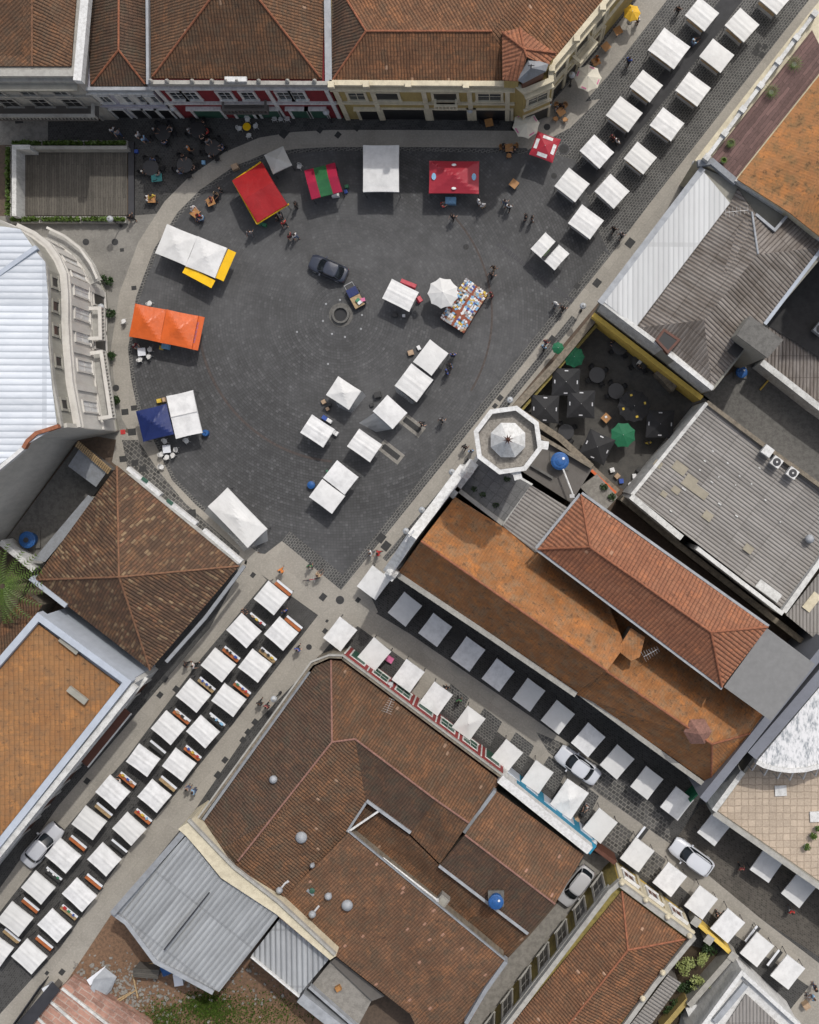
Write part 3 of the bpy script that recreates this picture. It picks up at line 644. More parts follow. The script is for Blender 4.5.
f.piers([.3, f.L * .22, f.L * .5, f.L * .75, f.L * .96], .4, .1, 9.5, .14, M['cream_wall'])
f = fs[2]; f.open(f.L * .5, 6.2, 1.7, 1.9, M['cream_wall'], M['glass'], 'window', .2); f.open(f.L * .5, .1, 2.2, 3.3, M['cream_wall'], M['dark_glass'], 'doorway', .2, bars=False)
f = fs[4]
for u in (.18, .55, .9): f.open(f.L * u, 6.0, 1.5, 2.3, M['cream_wall'], M['dark_glass'], 'window', .2, bars=False)
f.balcony(f.L * .38, f.L * .70, 5.7, 1.0, .95, M['cream_wall'], .25)
for u in (.15, .4, .65, .9): f.open(f.L * u, .1, 1.6, 3.3, M['cream_wall'], M['dark_glass'], 'doorway', .2, bars=False)
f.piers([.3, f.L * .28, f.L * .75, f.L - .3], .4, .1, 9.5, .14, M['cream_wall'])
for (x, y) in ((331, 84.5), (366, 84), (408, 84), (466, 85), (552, 68), (577, 38), (603, 7)):
    p = P2(x, y, 10.9); mb = MB(); mb.box(p.x, p.y, 10.75, .5, .5, .5); mb.build('pedestal', M['cream_wall'], t)

# ================================================================= theatre with the curved ivory facade (left)
t = empty('curved_theatre', 'big white-roofed theatre with curved ivory facade, balconies and grey blank side wall', 'theatre')
fc = [(63, 249), (78, 256), (91, 266), (100, 279), (105.5, 292), (107, 312), (107, 335), (108, 355), (111, 390), (118.5, 431)]
foot = [(40, 240)] + fc + [(77, 440), (12, 530), (-70, 640), (-150, 560), (-150, 235)]
mb = MB(); mb.prism([P2(*p) for p in foot], 0, 10.8); mb.build('side_wall', M['theatre_wall'], t)
loop = ccw([P2(*p) for p in foot]); ins = offset_loop(loop, .3)
mb = MB(); mb.prism(ins, 10.8, 14.2); mb.build('attic', M['grey_render'], t)
# blank side wall: thin skin on the two straight south faces
sw = [(118.5, 431), (77, 440), (12, 530), (-70, 640)]
mb = MB(); pts = [P2(*p) for p in sw]
for i in range(3):
    fa = Facade(pts[i], pts[i + 1], t)
    mbx = MB(); 
    if fa.n.dot(Vector((0, -1))) < 0: fa = Facade(pts[i + 1], pts[i], t)
    fa.wbox(mb, 0.02, fa.L - .02, 0, 13.9 if i else 13.2, -.3, .05)
mb.build('blank_wall', M['side_render'], t)
# roof: white sheets falling gently east, with the blue-grey valley
e = 14.35
roof_slab(t, [[(-150, 222, e), (0, 226, e), (20, 229, e), (33, 247, e - .15), (-2, 273, e - .1), (-150, 380, e)], [(-150, 380, e + .9), (-2, 273, e + .15), (33, 248, e), (45, 262, e), (48, 300, e), (48, 345, e), (52, 388, e), (57, 427, e), (24, 446, e + .1), (0, 464, e + .2), (-150, 600, e + .9)]],
          M['white_sheet'], th=.12, ang=R(90))
parapet(t, [(36, 247), (-3, 275), (-150, 384)], e + .25, e - .3, .35, M['pale_blue'], 'valley_gutter')
parapet(t, [(58, 426), (46, 430), (36, 433), (27, 441), (23, 448)], e + .3, e - .3, .3, M['terracotta'], 'tile_coping')
parapet(t, [(23, 448), (10, 459), (-40, 500)], e + .2, e - .4, .3, M['white_clean'], 'coping')
# cornice, pilasters, panels on each facet
cor = [P2(*p) for p in fc]
def curve_band(z0, z1, a, b, mat, name, pts=cor, parent=t, i0=0, i1=None):
    pts = pts[i0:i1]; n = len(pts); A_, B_ = [], []
    for i, p in enumerate(pts):
        d = (pts[min(i + 1, n - 1)] - pts[max(0, i - 1)]).normalized(); nn = Vector((-d.y, d.x))
        if nn.x < 0: nn = -nn
        A_.append(p + nn * a); B_.append(p + nn * b)
    mb = MB(); vs = []
    for z in (z0, z1): vs += [(p.x, p.y, z) for p in A_] + [(p.x, p.y, z) for p in B_]
    fs = []
    for i in range(n - 1):
        j = i + 1; fs += [(2 * n + i, 2 * n + j, 3 * n + j, 3 * n + i), (i, n + i, n + j, j), (i, j, 2 * n + j, 2 * n + i), (n + j, n + i, 3 * n + i, 3 * n + j)]
    fs += [(0, 2 * n, 3 * n, n), (n - 1, 2 * n - 1, 4 * n - 1, 3 * n - 1)]
    mb.add(vs, fs)
    import bmesh
    o = mb.build(name, mat, parent); bm = bmesh.new(); bm.from_mesh(o.data); bmesh.ops.recalc_face_normals(bm, faces=bm.faces); bm.to_mesh(o.data); bm.free()
    return o
curve_band(10.5, 10.85, -.05, .28, M['theatre_wall'], 'cornice'); curve_band(9.6, 9.8, 0, .18, M['theatre_wall'], 'cornice')
curve_band(13.6, 14.1, -.35, -.12, M['stone_trim'], 'attic_cornice'); curve_band(4.2, 4.45, 0, .15, M['theatre_wall'], 'string_course')
curve_band(0, .7, 0, .12, M['grey_render'], 'plinth')
for k in range(len(fc) - 1):
    fa = Facade(cor[k + 1], cor[k], t)
    if fa.n.x < 0: fa = Facade(cor[k], cor[k + 1], t)
    fa.piers([fa.L - .3 if fa.A == cor[k + 1] else .3], .6, .7, 9.6, .16, M['theatre_wall'])
    nwin = max(1, int(fa.L / 1.9))
    for j in range(nwin):
        u = fa.L * (j + .5) / nwin; fa.open(u, 5.0, .85, 3.6, M['theatre_wall'], M['white_clean'], 'window', .14, bars=True)
        if fa.L > 1.6: fa.open(u, .75, 1.2, 2.9, M['theatre_wall'], M['dark_glass'], 'door', .14, bars=False)
    if k >= 4:
        fb = Facade(fa.A - fa.n * .28, fa.B - fa.n * .28, t); fb.open(fa.L / 2, 11.6, .7, 1.3, M['grey_render'], M['dark_glass'], 'attic_window', .2, proj=.1, bars=False)
curve_band(4.2, 4.4, 0.02, 1.15, M['stone_trim'], 'balcony', i0=0, i1=5)
curve_band(5.1, 5.3, .95, 1.15, M['theatre_wall'], 'balcony_rail', i0=0, i1=5)
for i0, i1 in ((5, 7), (7, 9)):
    a = cor[i0] + Vector((0, .1)); b = cor[i1] + Vector((0, .5)); fa = Facade(b, a, t)
    if fa.n.x < 0: fa = Facade(a, b, t)
    fa.balcony(.3, fa.L - .3, 4.4, 1.2, 1.0, M['theatre_wall'], .3, M['stone_trim'])

# ================================================================= sunken timber stage top-left
t = empty('timber_stage', 'timber-decked open stage ringed by white wall and long hedge planters', 'stage')
o = sheet('deck', [(24, 150), (128, 150), (128, 216), (24, 216)], .25, M['deck'], R(90)); o.parent = t; del o['kind']
parapet(t, [(14, 216), (14, 147), (30, 147)], 2.3, 0, .4, M['white_paint'], 'wall')
parapet(t, [(19.5, 216), (19.5, 150)], .9, 0, .4, M['dark_metal'], 'bench')
parapet(t, [(31, 147.5), (127, 147.5)], 1.4, 0, .3, M['stone_trim'], 'wall')
parapet(t, [(131, 142), (131, 218)], .35, 0, .5, M['dark_metal'], 'edge_channel')
def planter(x0, y0, x1, y1, hh, lab, n):
    p = P2((x0 + x1) / 2, (y0 + y1) / 2, hh); t = empty('hedge_planter', lab, 'planter', (p.x, p.y, 0), 0, 'hedge planters round the timber stage')
    sx, sy = abs(x1 - x0) * S, abs(y1 - y0) * S
    mb = MB(); th = .1
    for (cx, cy, a, b) in ((0, sy / 2, sx, th), (0, -sy / 2, sx, th), (-sx / 2 + th / 2, 0, th, sy - th), (sx / 2 - th / 2, 0, th, sy - th)): mb.box(cx, cy, hh / 2, a, b, hh)
    mb.build('box', M['stone_trim'], t); mb = MB(); mb.box(0, 0, hh * .42, sx - 2 * th, sy - th, hh * .84); mb.build('soil', M['soil'], t)
    mb = MB(); leaves(mb, (0, 0, hh + .15), (sx / 2 - .1, sy / 2 - .08, .3), n, .16); mb.build('hedge', M['leaf'], t)
def leaves(mb, c, r, n, size, shell=False):
    for _ in range(n):
        while True:
            q = Vector((random.uniform(-1, 1), random.uniform(-1, 1), random.uniform(-1, 1)))
            if not shell or q.length < 1: break
        p = Vector(c) + Vector((q.x * r[0], q.y * r[1], q.z * r[2])); s_ = size * random.uniform(.6, 1.4)
        u = Vector((random.gauss(0, 1), random.gauss(0, 1), random.gauss(0, .6))).normalized(); v = u.orthogonal().normalized(); v.rotate(Matrix.Rotation(random.uniform(0, 6.28), 3, u))
        mb.add([p - u * s_, p + v * s_ * .5, p + u * s_, p - v * s_ * .5], [(0, 1, 2, 3)])
planter(12, 141, 42, 146, .7, 'hedge planter at the back left corner of the timber stage', 420)
planter(43, 141, 84, 146, .7, 'hedge planter in the middle behind the timber stage', 520)
planter(85, 141, 127, 146, .7, 'hedge planter at the back right corner of the timber stage', 520)
planter(11, 217, 40, 222, .7, 'hedge planter at the front left corner of the timber stage, wildest one', 600)
planter(41, 217, 81, 222, .7, 'hedge planter in the middle in front of the timber stage', 520)
planter(82, 217, 126, 222, .7, 'hedge planter at the front right corner of the timber stage', 420)
planter(6, 147, 11, 216, .7, 'narrow hedge planter along the white left wall of the stage', 600)

# ================================================================= old house with the pyramid roof, and its yard
t = empty('pyramid_roof_house', 'old house under patchy four-sided pyramid roof between theatre and plaza', 'house')
e = 4.6; ap = (119, 577, 8.8)
q = [(117, 466, e), (239, 566, e), (150, 670, e), (34, 580, e)]
roof_slab(t, [[q[i], q[(i + 1) % 4], ap] for i in range(4)], M['tile_pyr'], th=.2, inset=.5, wall=M['white_paint'], ridge=[(x, ap) for x in q], rmat=M['terracotta_old'])
parapet(t, [(127, 468), (160, 495)], 4.9, 4.1, .32, M['white_clean'], 'parapet'); parapet(t, [(168, 502), (196, 524)], 4.9, 4.1, .32, M['white_clean'], 'parapet'); parapet(t, [(203, 530), (241, 562)], 4.9, 4.1, .32, M['white_clean'], 'parapet')
parapet(t, [(244, 566), (205, 618), (166, 662)], 4.4, 4.05, .3, M['lead'], 'gutter')
parapet(t, [(30, 578), (66, 606)], 4.9, 3.0, .4, M['pale_blue'], 'parapet')
for px_ in ((145, 480), (170, 502)):
    p = P2(*px_, 4.9); mb = MB(); mb.box(p.x, p.y, 4.95, .6, .3, .12, A_B); mb.build('vent_cap', M['green_wood'], t)
# side yard
t = empty('walled_yard', 'narrow stained concrete yard with metal lean-to between theatre wall and pyramid roof', 'yard')
block(t, [(78, 443), (112, 470), (36, 575), (2, 545)], 0, .5, M['concrete_dark'], pxh=.5, name='floor')
roof_slab(t, [[(80, 448, 3.2), (108, 470, 3.2), (96, 487, 2.7), (68, 466, 2.7)]], M['lead'], name='roof', inset=.1, wall=M['dark_wall'])
mb = MB()
for i in range(19):
    a, b = P(79 + i * 1.75, 441.5 + i * 1.5, 3.6), P(76 + i * 1.75, 446.5 + i * 1.5, 3.4); mb.tube(a, b, .09, n=6)
mb.build('tile_coping', M['tan_board'], t)
roof_slab(t, [[(88, 495, 3.4), (96, 500, 3.4), (45, 562, 3.4), (33, 560, 3.0), (58, 530, 3.0)]], M['lead'], name='lean_to_roof', inset=.12, wall=M['grey_render'])
parapet(t, [(0, 542), (34, 570)], 3.0, 0, .5, M['white_paint'], 'wall')
def tank(x, y, h0, r, hh, lab, hole=False):
    p = P2(x, y, h0 + hh); t = empty('water_tank', lab, 'water tank', (p.x, p.y, h0)); mb = MB(); mb.smooth = False
    mb.lathe(0, 0, [(r * .85, 0), (r, hh * .75), (r * 1.04, hh * .78)], 20); mb.build('barrel', M['blue_tank'], t)
    mb = MB(); mb.lathe(0, 0, [(r * 1.05, hh * .78), (r * 1.02, hh * .82), (r * .85, hh * .86), (r * .83, hh * .90), (r * .5, hh * .93), (r * .48, hh * .97), (r * .2, hh)], 20)
    for k in range(8): a = k * math.pi / 4; mb.tube((math.cos(a) * r * .25, math.sin(a) * r * .25, hh * .99), (math.cos(a) * r * .95, math.sin(a) * r * .95, hh * .84), .025, n=5)
    mb.build('lid', M['blue_tank'], t)
    if hole: mb = MB(); mb.lathe(0, 0, [(r * .33, hh + .01), (r * .33, hh + .06), (r * .1, hh + .07)], 14); mb.build('cap', M['dark_metal'], t)
    else: mb = MB(); mb.lathe(r * .4, r * .3, [(r * .16, hh * .9), (r * .16, hh + .05)], 10); mb.build('cap', M['white_board'], t)
    mb = MB(); mb.box(0, 0, -.12, r * 2.2, r * 2.2, .24); mb.build('stand', M['concrete_dark'], t); return t
tank(26, 540, .8, .72, 1.2, 'open-topped blue water tank in the stained yard beside the theatre wall', True)

# ================================================================= orange flat-tiled house with pale blue parapet (left)
t = empty('blue_parapet_house', 'two-storey white house with orange tiled roof behind pale blue parapets', 'house')
hh = 8.6
roof_slab(t, [[(38, 624, 8.0), (120, 685, 7.6), (0, 836, 7.6), (-80, 935, 7.6), (-170, 870, 8.0)]], M['tile_orange'], th=.15)
outl = [(34, 613), (148, 674), (0, 853), (-90, 960), (-190, 880)]
outl = [(38, 617), (127, 682), (0, 842), (-90, 950), (-190, 880)]
mb = MB(); mb.prism(offset_loop(ccw([P2(*p, hh) for p in outl]), .0), 0, 7.4); mb.build('wall', M['pale_blue'], t)
parapet(t, outl, hh, 7.35, .55, M['pale_blue'], 'parapet', closed=True, side=-.0)
f = Facade(P2(0 - 90, 950, hh), P2(127, 682, hh), t)
if f.n.x < 0: f = Facade(P2(127, 682, hh), P2(-90, 950, hh), t)
f.p0 = .28
sgn = 1 if f.A.y > f.B.y else 0
U = lambda k: (k if sgn else 1 - k) * f.L
mb = MB(); f.wbox(mb, .1, f.L - .1, 0, 7.9, -.3, .12); mb.build('front_wall', M['white_paint'], t)
f.p0 = .42
f.band(7.6, 8.1, .5, M['white_paint'], 'cornice'); f.band(4.3, 4.55, .3, M['white_paint'], 'string_course')
for k in (.07, .17, .27, .37, .47, .57, .68): f.open(U(k), 5.0, 1.1, 1.8, M['white_paint'], M['glass'], 'window', .16, hood=True)
for k in (.07, .42, .52, .62): f.open(U(k), .1, 1.4, 2.9, M['white_paint'], M['brown_wood'], 'door', .16, bars=False)
mb = MB(); a, b = sorted((U(.13), U(.34))); f.wbox(mb, a, b, 2.95, 3.05, 0, .85); aw = mb.build('awning', M['brown_wood'], t)
mb = MB(); f.wbox(mb, a, b, 2.9, 3.1, .85, .97); mb.build('edge', M['white_clean'], aw)
for x, y, l in ((70, 645, 'x'), (78, 695, 'y')):
    p = P2(x, y, 8.0); mb = MB(); mb.box(p.x, p.y, 8.1, 1.9, .5, .35, R(-38)); mb.build('vent_housing', M['grey_render'], t)
t = empty('small_brown_roof_house', 'small low house with plain brown tiled roof beside the palm, left edge', 'house')
roof_slab(t, [[(27, 594, 5.0), (42, 606, 5.0), (-20, 690, 4.2), (-60, 690, 4.2)]], M['tile_brown'], wall=M['old_wall'])
# palm
p = P2(3, 586, 6.5); t = empty('palm_tree', 'feathery green palm tree cut by the left edge of the photo', 'palm', (p.x, p.y, 0))
mb = MB(); mb.tube((0, 0, 0), (0, 0, 6.5), .2, .14, 10); mb.build('trunk', M['bark'], t)
mb = MB()
for i in range(22):
    a = 2 * math.pi * i / 22 + random.uniform(-.1, .1); L = random.uniform(2.8, 3.8); up = random.uniform(.2, 1.2); pr = None
    for k in range(15):
        s_ = (k + 1) / 15; q = Vector((math.cos(a) * L * s_, math.sin(a) * L * s_, 6.5 + up * math.sin(s_ * 2.4) - s_ * s_ * 1.2))
        side = Vector((-math.sin(a), math.cos(a), -.25))
        for sg in (-1, 1):
            sd = Vector((side.x * sg, side.y * sg, -.3)); tip = q + (sd + Vector((math.cos(a), math.sin(a), 0)) * .7) * .55 * (1.1 - s_ * .6)
            mb.add([q, q + Vector((math.cos(a), math.sin(a), 0)) * .12, tip], [(0, 1, 2)])
mb.build('crown', M['leaf'], t)
# ================================================================= big brown-tiled block, bottom centre
def aligned(name, px, z, mat, parent, ang=0):
    pts = ccw([P2(*p, z) for p in px]); mb = MB(); mb.add([(p.x, p.y, z) for p in pts], [tuple(range(len(pts)))]); return mb.build(name, mat, parent, ang)
t = empty('red_corner_house', 'brown-tiled corner house with red and white street front, below the junction', 'house')
e, r_ = 4.3, 6.6
roof_slab(t, [[(315, 666, e), (331, 660, e), (332, 742, r_), (238, 861, r_), (232, 867, 6.3), (199, 826, e)],
              [(331, 660, e), (342, 661, e), (501, 781, e), (469, 823, 6.2), (436, 800, r_), (355, 739, r_), (332, 742, r_)],
              [(332, 742, r_), (355, 739, r_), (366, 802, 5.0), (347, 833, 5.0), (277, 904, 4.9), (232, 867, 6.3), (238, 861, r_)],
              [(355, 739, r_), (436, 800, r_), (410, 834, 5.0), (366, 802, 5.0)],
              [(436, 800, r_), (469, 823, 6.2), (440, 864, 4.9), (410, 834, 5.0)]],
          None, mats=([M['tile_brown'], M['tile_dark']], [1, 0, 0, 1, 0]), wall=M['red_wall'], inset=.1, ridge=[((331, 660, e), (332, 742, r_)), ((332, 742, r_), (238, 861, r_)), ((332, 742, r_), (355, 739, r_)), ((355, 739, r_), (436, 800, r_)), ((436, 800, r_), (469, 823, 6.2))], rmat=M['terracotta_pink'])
parapet(t, [(196, 824), (312, 664.5), (329, 657), (342, 657.5)], 4.75, 0, .2, M['old_wall'], 'parapet')
parapet(t, [(343, 658), (502, 777)], 4.75, 0, .3, M['old_wall'], 'parapet')
parapet(t, [(195, 822), (311, 662), (328.6, 655.3), (342.6, 655.6), (504, 776.5)], 4.85, 4.4, .14, M['stone_trim'], 'coping')
f = Facade(P2(502, 777, 4.8), P2(342, 657, 4.8), t); 
if f.n.x < 0: f = Facade(P2(342, 657, 4.8), P2(502, 777, 4.8), t)
mb = MB(); f.wbox(mb, 0, f.L, 0, 4.3, .1, .24); mb.build('street_front', M['red_wall'], t); f.p0 = .24
for i in range(7):
    u = f.L * (i + .5) / 7; f.open(u, 1.0 if i % 3 else .1, 1.4, 2.4 if i % 3 else 3.2, M['white_paint'], M['green_wood'], 'window' if i % 3 else 'door', .14, proj=.04, bars=bool(i % 3))
f.piers([f.L * k / 7 for k in range(8)], .14, 0, 4.2, .05, M['white_paint'])
parapet(t, [(348, 832), (379, 811)], 5.3, 5.1, .16, M['white_clean'], 'roof_pipe')
parapet(t, [(366.5, 801), (410.5, 833)], 5.35, 5.0, .25, M['zinc'], 'gutter'); parapet(t, [(366, 803), (347, 832)], 5.2, 4.9, .2, M['lead'], 'gutter')
parapet(t, [(203, 820), (240, 768), (309, 672)], 4.55, 4.3, .25, M['lead'], 'gutter')
t = empty('blue_front_house', 'brown-tiled house with patched roof and teal shop front under white parapet', 'house')
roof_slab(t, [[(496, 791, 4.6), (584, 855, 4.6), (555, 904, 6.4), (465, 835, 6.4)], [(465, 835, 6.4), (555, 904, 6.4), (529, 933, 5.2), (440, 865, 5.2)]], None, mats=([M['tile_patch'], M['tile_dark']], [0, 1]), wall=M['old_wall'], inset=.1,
          ridge=[((465, 835, 6.4), (555, 904, 6.4))], rmat=M['terracotta_pink'])
parapet(t, [(500, 779), (590, 851)], 5.3, 0, .75, M['white_clean'], 'parapet')
parapet(t, [(495, 791), (464, 833)], 5.5, 4.4, .3, M['lead'], 'flashing'); parapet(t, [(439, 866), (528, 934)], 5.25, 5.0, .25, M['zinc'], 'gutter')
f = Facade(P2(504, 775, 4.2), P2(596, 848, 4.2), t)
if f.n.x < 0: f = Facade(f.B, f.A, t)
f.p0 = 0; mb = MB(); f.wbox(mb, 0, f.L, 0, 4.0, -.8, .1); mb.build('shop_front', M['teal'], t); f.p0 = .1
for i in range(5): f.open(f.L * (i + .5) / 5, .1, 1.2, 2.6, M['pale_blue'], M['pale_blue'], 'door' if i % 2 else 'shop_window', .06, proj=.04, bars=False)
roof_slab(t, [[(470, 872, 5.9), (520, 908, 5.9), (518, 911, 5.6), (468, 875, 5.6)]], M['tile_pink'], name='roof_patch', th=.05) if False else None
tank(496, 903, 6.2, .62, 1.0, 'blue water tank standing on the patched brown roof')
t = empty('rear_wing', 'low dark brown-tiled rear wing in the valley between the brown roofs', 'house')
roof_slab(t, [[(367, 804, 4.4), (410, 836, 4.6), (440, 866, 4.7), (528, 935, 4.7), (506, 960, 3.6), (348, 834, 3.6)]], M['tile_brown'], wall=M['old_wall'], inset=.05)
t = empty('rear_roof_house', 'large house with a single-slope brown tiled roof dotted with steel vents', 'house')
roof_slab(t, [[(348, 833, 6.2), (505, 961, 6.2), (469, 1024, 5.2), (440, 1080, 4.6), (410, 1014, 4.5), (333, 954, 4.5), (277, 904, 4.5)]], M['tile_patch'], wall=M['old_wall'], inset=.1)
parapet(t, [(349, 832), (505, 960)], 6.3, 6.0, .12, M['lead'], 'gutter'); parapet(t, [(506, 962), (486, 990), (466, 1024)], 6.3, 5.0, .35, M['lead'], 'flashing')
def vent(x, y, h, r, lab, elbow=False):
    p = P2(x, y, h + .7); t = empty('roof_vent', lab, 'vent', (p.x, p.y, h)); mb = MB(); mb.lathe(0, 0, [(r * .5, -.4), (r * .5, .4)], 10); mb.build('pipe', M['metal'], t)
    mb = MB(); mb.smooth = True; mb.lathe(0, 0, [(r * .5, .35), (r * .95, .45), (r, .6), (r * .75, .8), (r * .2, .95)], 14); mb.build('cowl', M['zinc'], t)
    if elbow: mb = MB(); mb.tube((r * .4, r * .4, .3), (r * 1.6, r * 1.8, .1), r * .3); mb.box(r * 2, r * 2.1, .1, r * .9, r * .9, .1, .6); mb.build('flashing', M['metal'], t)
vent(273, 780, 5.3, .36, 'small steel roof vent on the dark west slope near the junction corner')
vent(301, 838, 5.3, .52, 'large domed steel vent on the sunlit middle slope')
vent(328, 897, 4.9, .33, 'middle-sized steel vent just left of the biggest vent on the rear roof', True)
vent(312, 915, 4.8, .33, 'small steel vent nearest the zinc roof', True)
vent(347, 906, 5.1, .50, 'largest domed steel vent on the single-slope rear roof')
vent(279, 891, 5.0, .3, 'steel vent with bent duct beside the cream wall', True)
vent(312, 866, 5.0, .22, 'tiny grey vent on the valley between middle slope and rear roof')
for x, y, h in ((442, 901, 5.2),):
    p = P2(x, y, h); t = empty('skylight_box', 'stained grey concrete box standing on the dark brown rear roof', 'roof box', (p.x, p.y, h - .6), A_C); mb = MB(); mb.box(0, 0, .5, 1.1, .9, 1.0); mb.build('housing', M['concrete'], t); mb = MB(); mb.box(0, 0, 1.04, .8, .6, .08); mb.build('lid', M['grey_render'], t)
p = P2(312, 891, 5.2); t = empty('roof_hatch', 'green-topped square hatch on the single-slope rear roof', 'hatch', (p.x, p.y, 4.75), A_C); mb = MB(); mb.box(0, 0, .15, .75, .75, .3); mb.build('frame', M['lead'], t); mb = MB(); mb.lathe(0, 0, [(.24, .3), (.24, .42), (.1, .45)], 12); mb.build('lid', M['green_wood'], t)
t = empty('roof_pipe', 'long white pipe along the gutter between the two rear roofs', 'pipe'); mb = MB(); mb.tube(P(383, 858, 5.9), P(437, 900, 5.9), .09); mb.build('pipe', M['white_clean'], t); mb = MB(); mb.box(*P(437, 900, 5.85), .3, .3, .2); mb.build('joint', M['metal'], t)
p = P(388, 706, 5.2)
def antenna(x, y, h, lab, ln=1.6, rz=0.0):
    p = P2(x, y, h); t = empty('tv_antenna', lab, 'antenna', (p.x, p.y, h - 1.9), rz); mb = MB(); mb.tube((0, 0, 0), (0, 0, 1.9), .02, n=6); mb.build('mast', M['metal'], t)
    mb = MB(); mb.tube((-ln / 2, 0, 1.8), (ln / 2, 0, 1.8), .014, n=6)
    for i in range(7): mb.tube((-ln / 2 + ln * i / 6, -.45 + i * .03, 1.8), (-ln / 2 + ln * i / 6, .45 - i * .03, 1.8), .009, n=5)
    mb.build('crossbars', M['metal'], t)
antenna(389, 706, 7.0, 'small antenna on the brown corner roof above the second stall', 1.2, 1.2)
antenna(737, 211, 12.5, 'white antenna on the weathered sheet roof beside the orange roof', 1.8, .1)
antenna(766, 648, 12.6, 'antenna on the edge between bright tiles and grey felt roof', 1.9, 1.0)
antenna(651, 653, 12.8, 'antenna at the lower eave of the bright tiled roof', 1.3, .5)

# cream firewall + zinc roofs (bottom left of centre)
t = empty('zinc_roof_shed', 'wide shed with grey ribbed zinc roof beside the cream boundary wall', 'shed')
def plane_h(x, y, p0, h0, d, k): return h0 + ((x - p0[0]) * d[0] + (y - p0[1]) * d[1]) * k
dd = (.62, -.78)
def ph(x, y): return plane_h(x, y, (210, 891), 6.0, dd, .009)
q = [(116, 912), (186, 836), (200, 853), (221, 879), (280, 914), (219, 992), (157, 959)]
roof_slab(t, [[(x, y, ph(x, y)) for x, y in q]], M['zinc_sheet'], th=.12, wall=M['grey_render'], inset=.35)
parapet(t, [(112, 914), (184, 832)], 6.4, 0, .5, M['lead'], 'wall'); parapet(t, [(112, 913), (126, 923), (155, 962), (213, 993)], 5.5, 5.2, .35, M['zinc'], 'gutter')
parapet(t, [(209, 893), (164, 950)], 6.15, 5.6, .12, M['dark_metal'], 'sheet_joint')
t2 = empty('firewall', 'cream-topped boundary wall with peeling paint between zinc and brown roofs', 'wall')
block(t2, [(178, 829), (190, 821), (234, 868), (279, 903), (336, 956), (330, 960), (276, 914), (221, 878), (200, 852), (186, 836)], 0, 6.6, M['cream_wall'], pxh=6.6, name='wall_body')
parapet(t2, [(188, 820), (233, 867), (278, 902), (335, 955)], 6.9, 6.5, .22, M['stone_trim'], 'coping')
t = empty('zinc_lean_to', 'smaller zinc-roofed lean-to with dark south-west wall, beside the zinc shed', 'shed')
roof_slab(t, [[(281, 917, 5.3), (330, 958, 5.3), (299, 995, 4.9), (251, 956, 4.9)]], M['zinc_sheet'], th=.12, wall=M['dark_wall'], inset=.2)
parapet(t, [(280, 916), (331, 958)], 5.9, 5.1, .3, M['pink_slab'], 'wall'); parapet(t, [(251, 957), (299, 997)], 5.2, 4.8, .15, M['white_clean'], 'gutter')
t = empty('tiled_roof_terrace', 'small stained concrete roof terrace with low rails, bottom edge of the brown block', 'terrace')
block(t, [(331, 961), (372, 1000), (356, 1030), (312, 985)], 0, 3.2, M['concrete'], pxh=3.2)
block(t, [(336, 957), (385, 996), (372, 1001), (331, 962)], 0, 3.6, M['dark_wall'], pxh=3.6)
parapet(t, [(309, 987), (358, 1030)], 3.9, 3.2, .25, M['zinc'], 'rail'); parapet(t, [(300, 998), (345, 1034)], 4.2, 0, .9, M['zinc'], 'wall')
p = P2(338, 989, 3.6); mb = MB(); mb.box(p.x, p.y, 3.4, .45, .45, .45, .5); c = mb.build('crate', M['table_wood']); tag(c, 'small brown crate lying on the stained roof terrace', 'crate')
# back lot: soil, rubble, pink slab, gate
sheet('back_lot', [(190, 835), (113, 912), (67, 981), (26, 1022), (-20, 1090), (330, 1090), (330, 1000), (250, 960), (190, 940)], .012, M['rubble_soil'])
mb = MB()
for i in range(7000):
    x, y = random.choice([(random.gauss(165, 14), random.gauss(1018, 9)), (random.gauss(215, 15), random.gauss(1012, 12)), (random.gauss(205, 12), random.gauss(1004, 6)), (random.gauss(258, 30), random.gauss(1012, 12))])
    p = P2(x, y); a = random.uniform(0, 6.28); h_ = random.uniform(.08, .3); u = Vector((math.cos(a), math.sin(a), 0)) * .05
    tp = Vector((p.x, p.y, h_)) + Vector((random.uniform(-.12, .12), random.uniform(-.12, .12), 0)); b0 = Vector((p.x, p.y, .02))
    mb.add([b0 - u, b0 + u, tp + u * .5, tp - u * .5], [(0, 1, 2, 3)])
tag(mb.build('grass', M['leaf']), 'rough green grass and weeds growing on the reddish back lot', 'grass', kind='stuff')
mb = MB()
for i in range(500):
    x, y = random.choice([(random.gauss(108, 16), random.gauss(975, 9)), (random.gauss(125, 14), random.gauss(995, 10)), (random.gauss(150, 18), random.gauss(1000, 12)), (random.gauss(230, 35), random.gauss(985, 14))])
    p = P2(x, y); s_ = random.uniform(.04, .16); mb.box(p.x, p.y, s_ * .4, s_ * 2, s_ * 1.3, s_, random.uniform(0, 3))
tag(mb.build('rubble', M['concrete']), 'scattered pale rubble and broken bricks on the reddish back lot', 'rubble', kind='stuff')
t = empty('ruined_floor', 'pink broken brick floor slab with pale concrete beams, bottom left corner', 'ruin')
q = [(72, 977), (96, 990), (150, 1024), (160, 1075), (-10, 1075), (33, 1012), (49, 999)]
pts = ccw([P2(*p, .9) for p in q]); mb = MB(); mb.prism(pts, 0, .9); mb.build('floor_slab', M['pink_slab'], t, A_B)
for a, b in (((62, 988), (140, 1050)), ((49, 1000), (118, 1060)), ((33, 1013), (90, 1070))):
    mb = MB(); A_, B_ = P(*a, 1.0), P(*b, 1.0); mb.tube(A_, B_, .16, n=4); mb.build('beam', M['white_paint'], t)
t = empty('tin_sheet_pile', 'bent pale tin sheets lying on the rubble of the back lot', 'tin sheets')
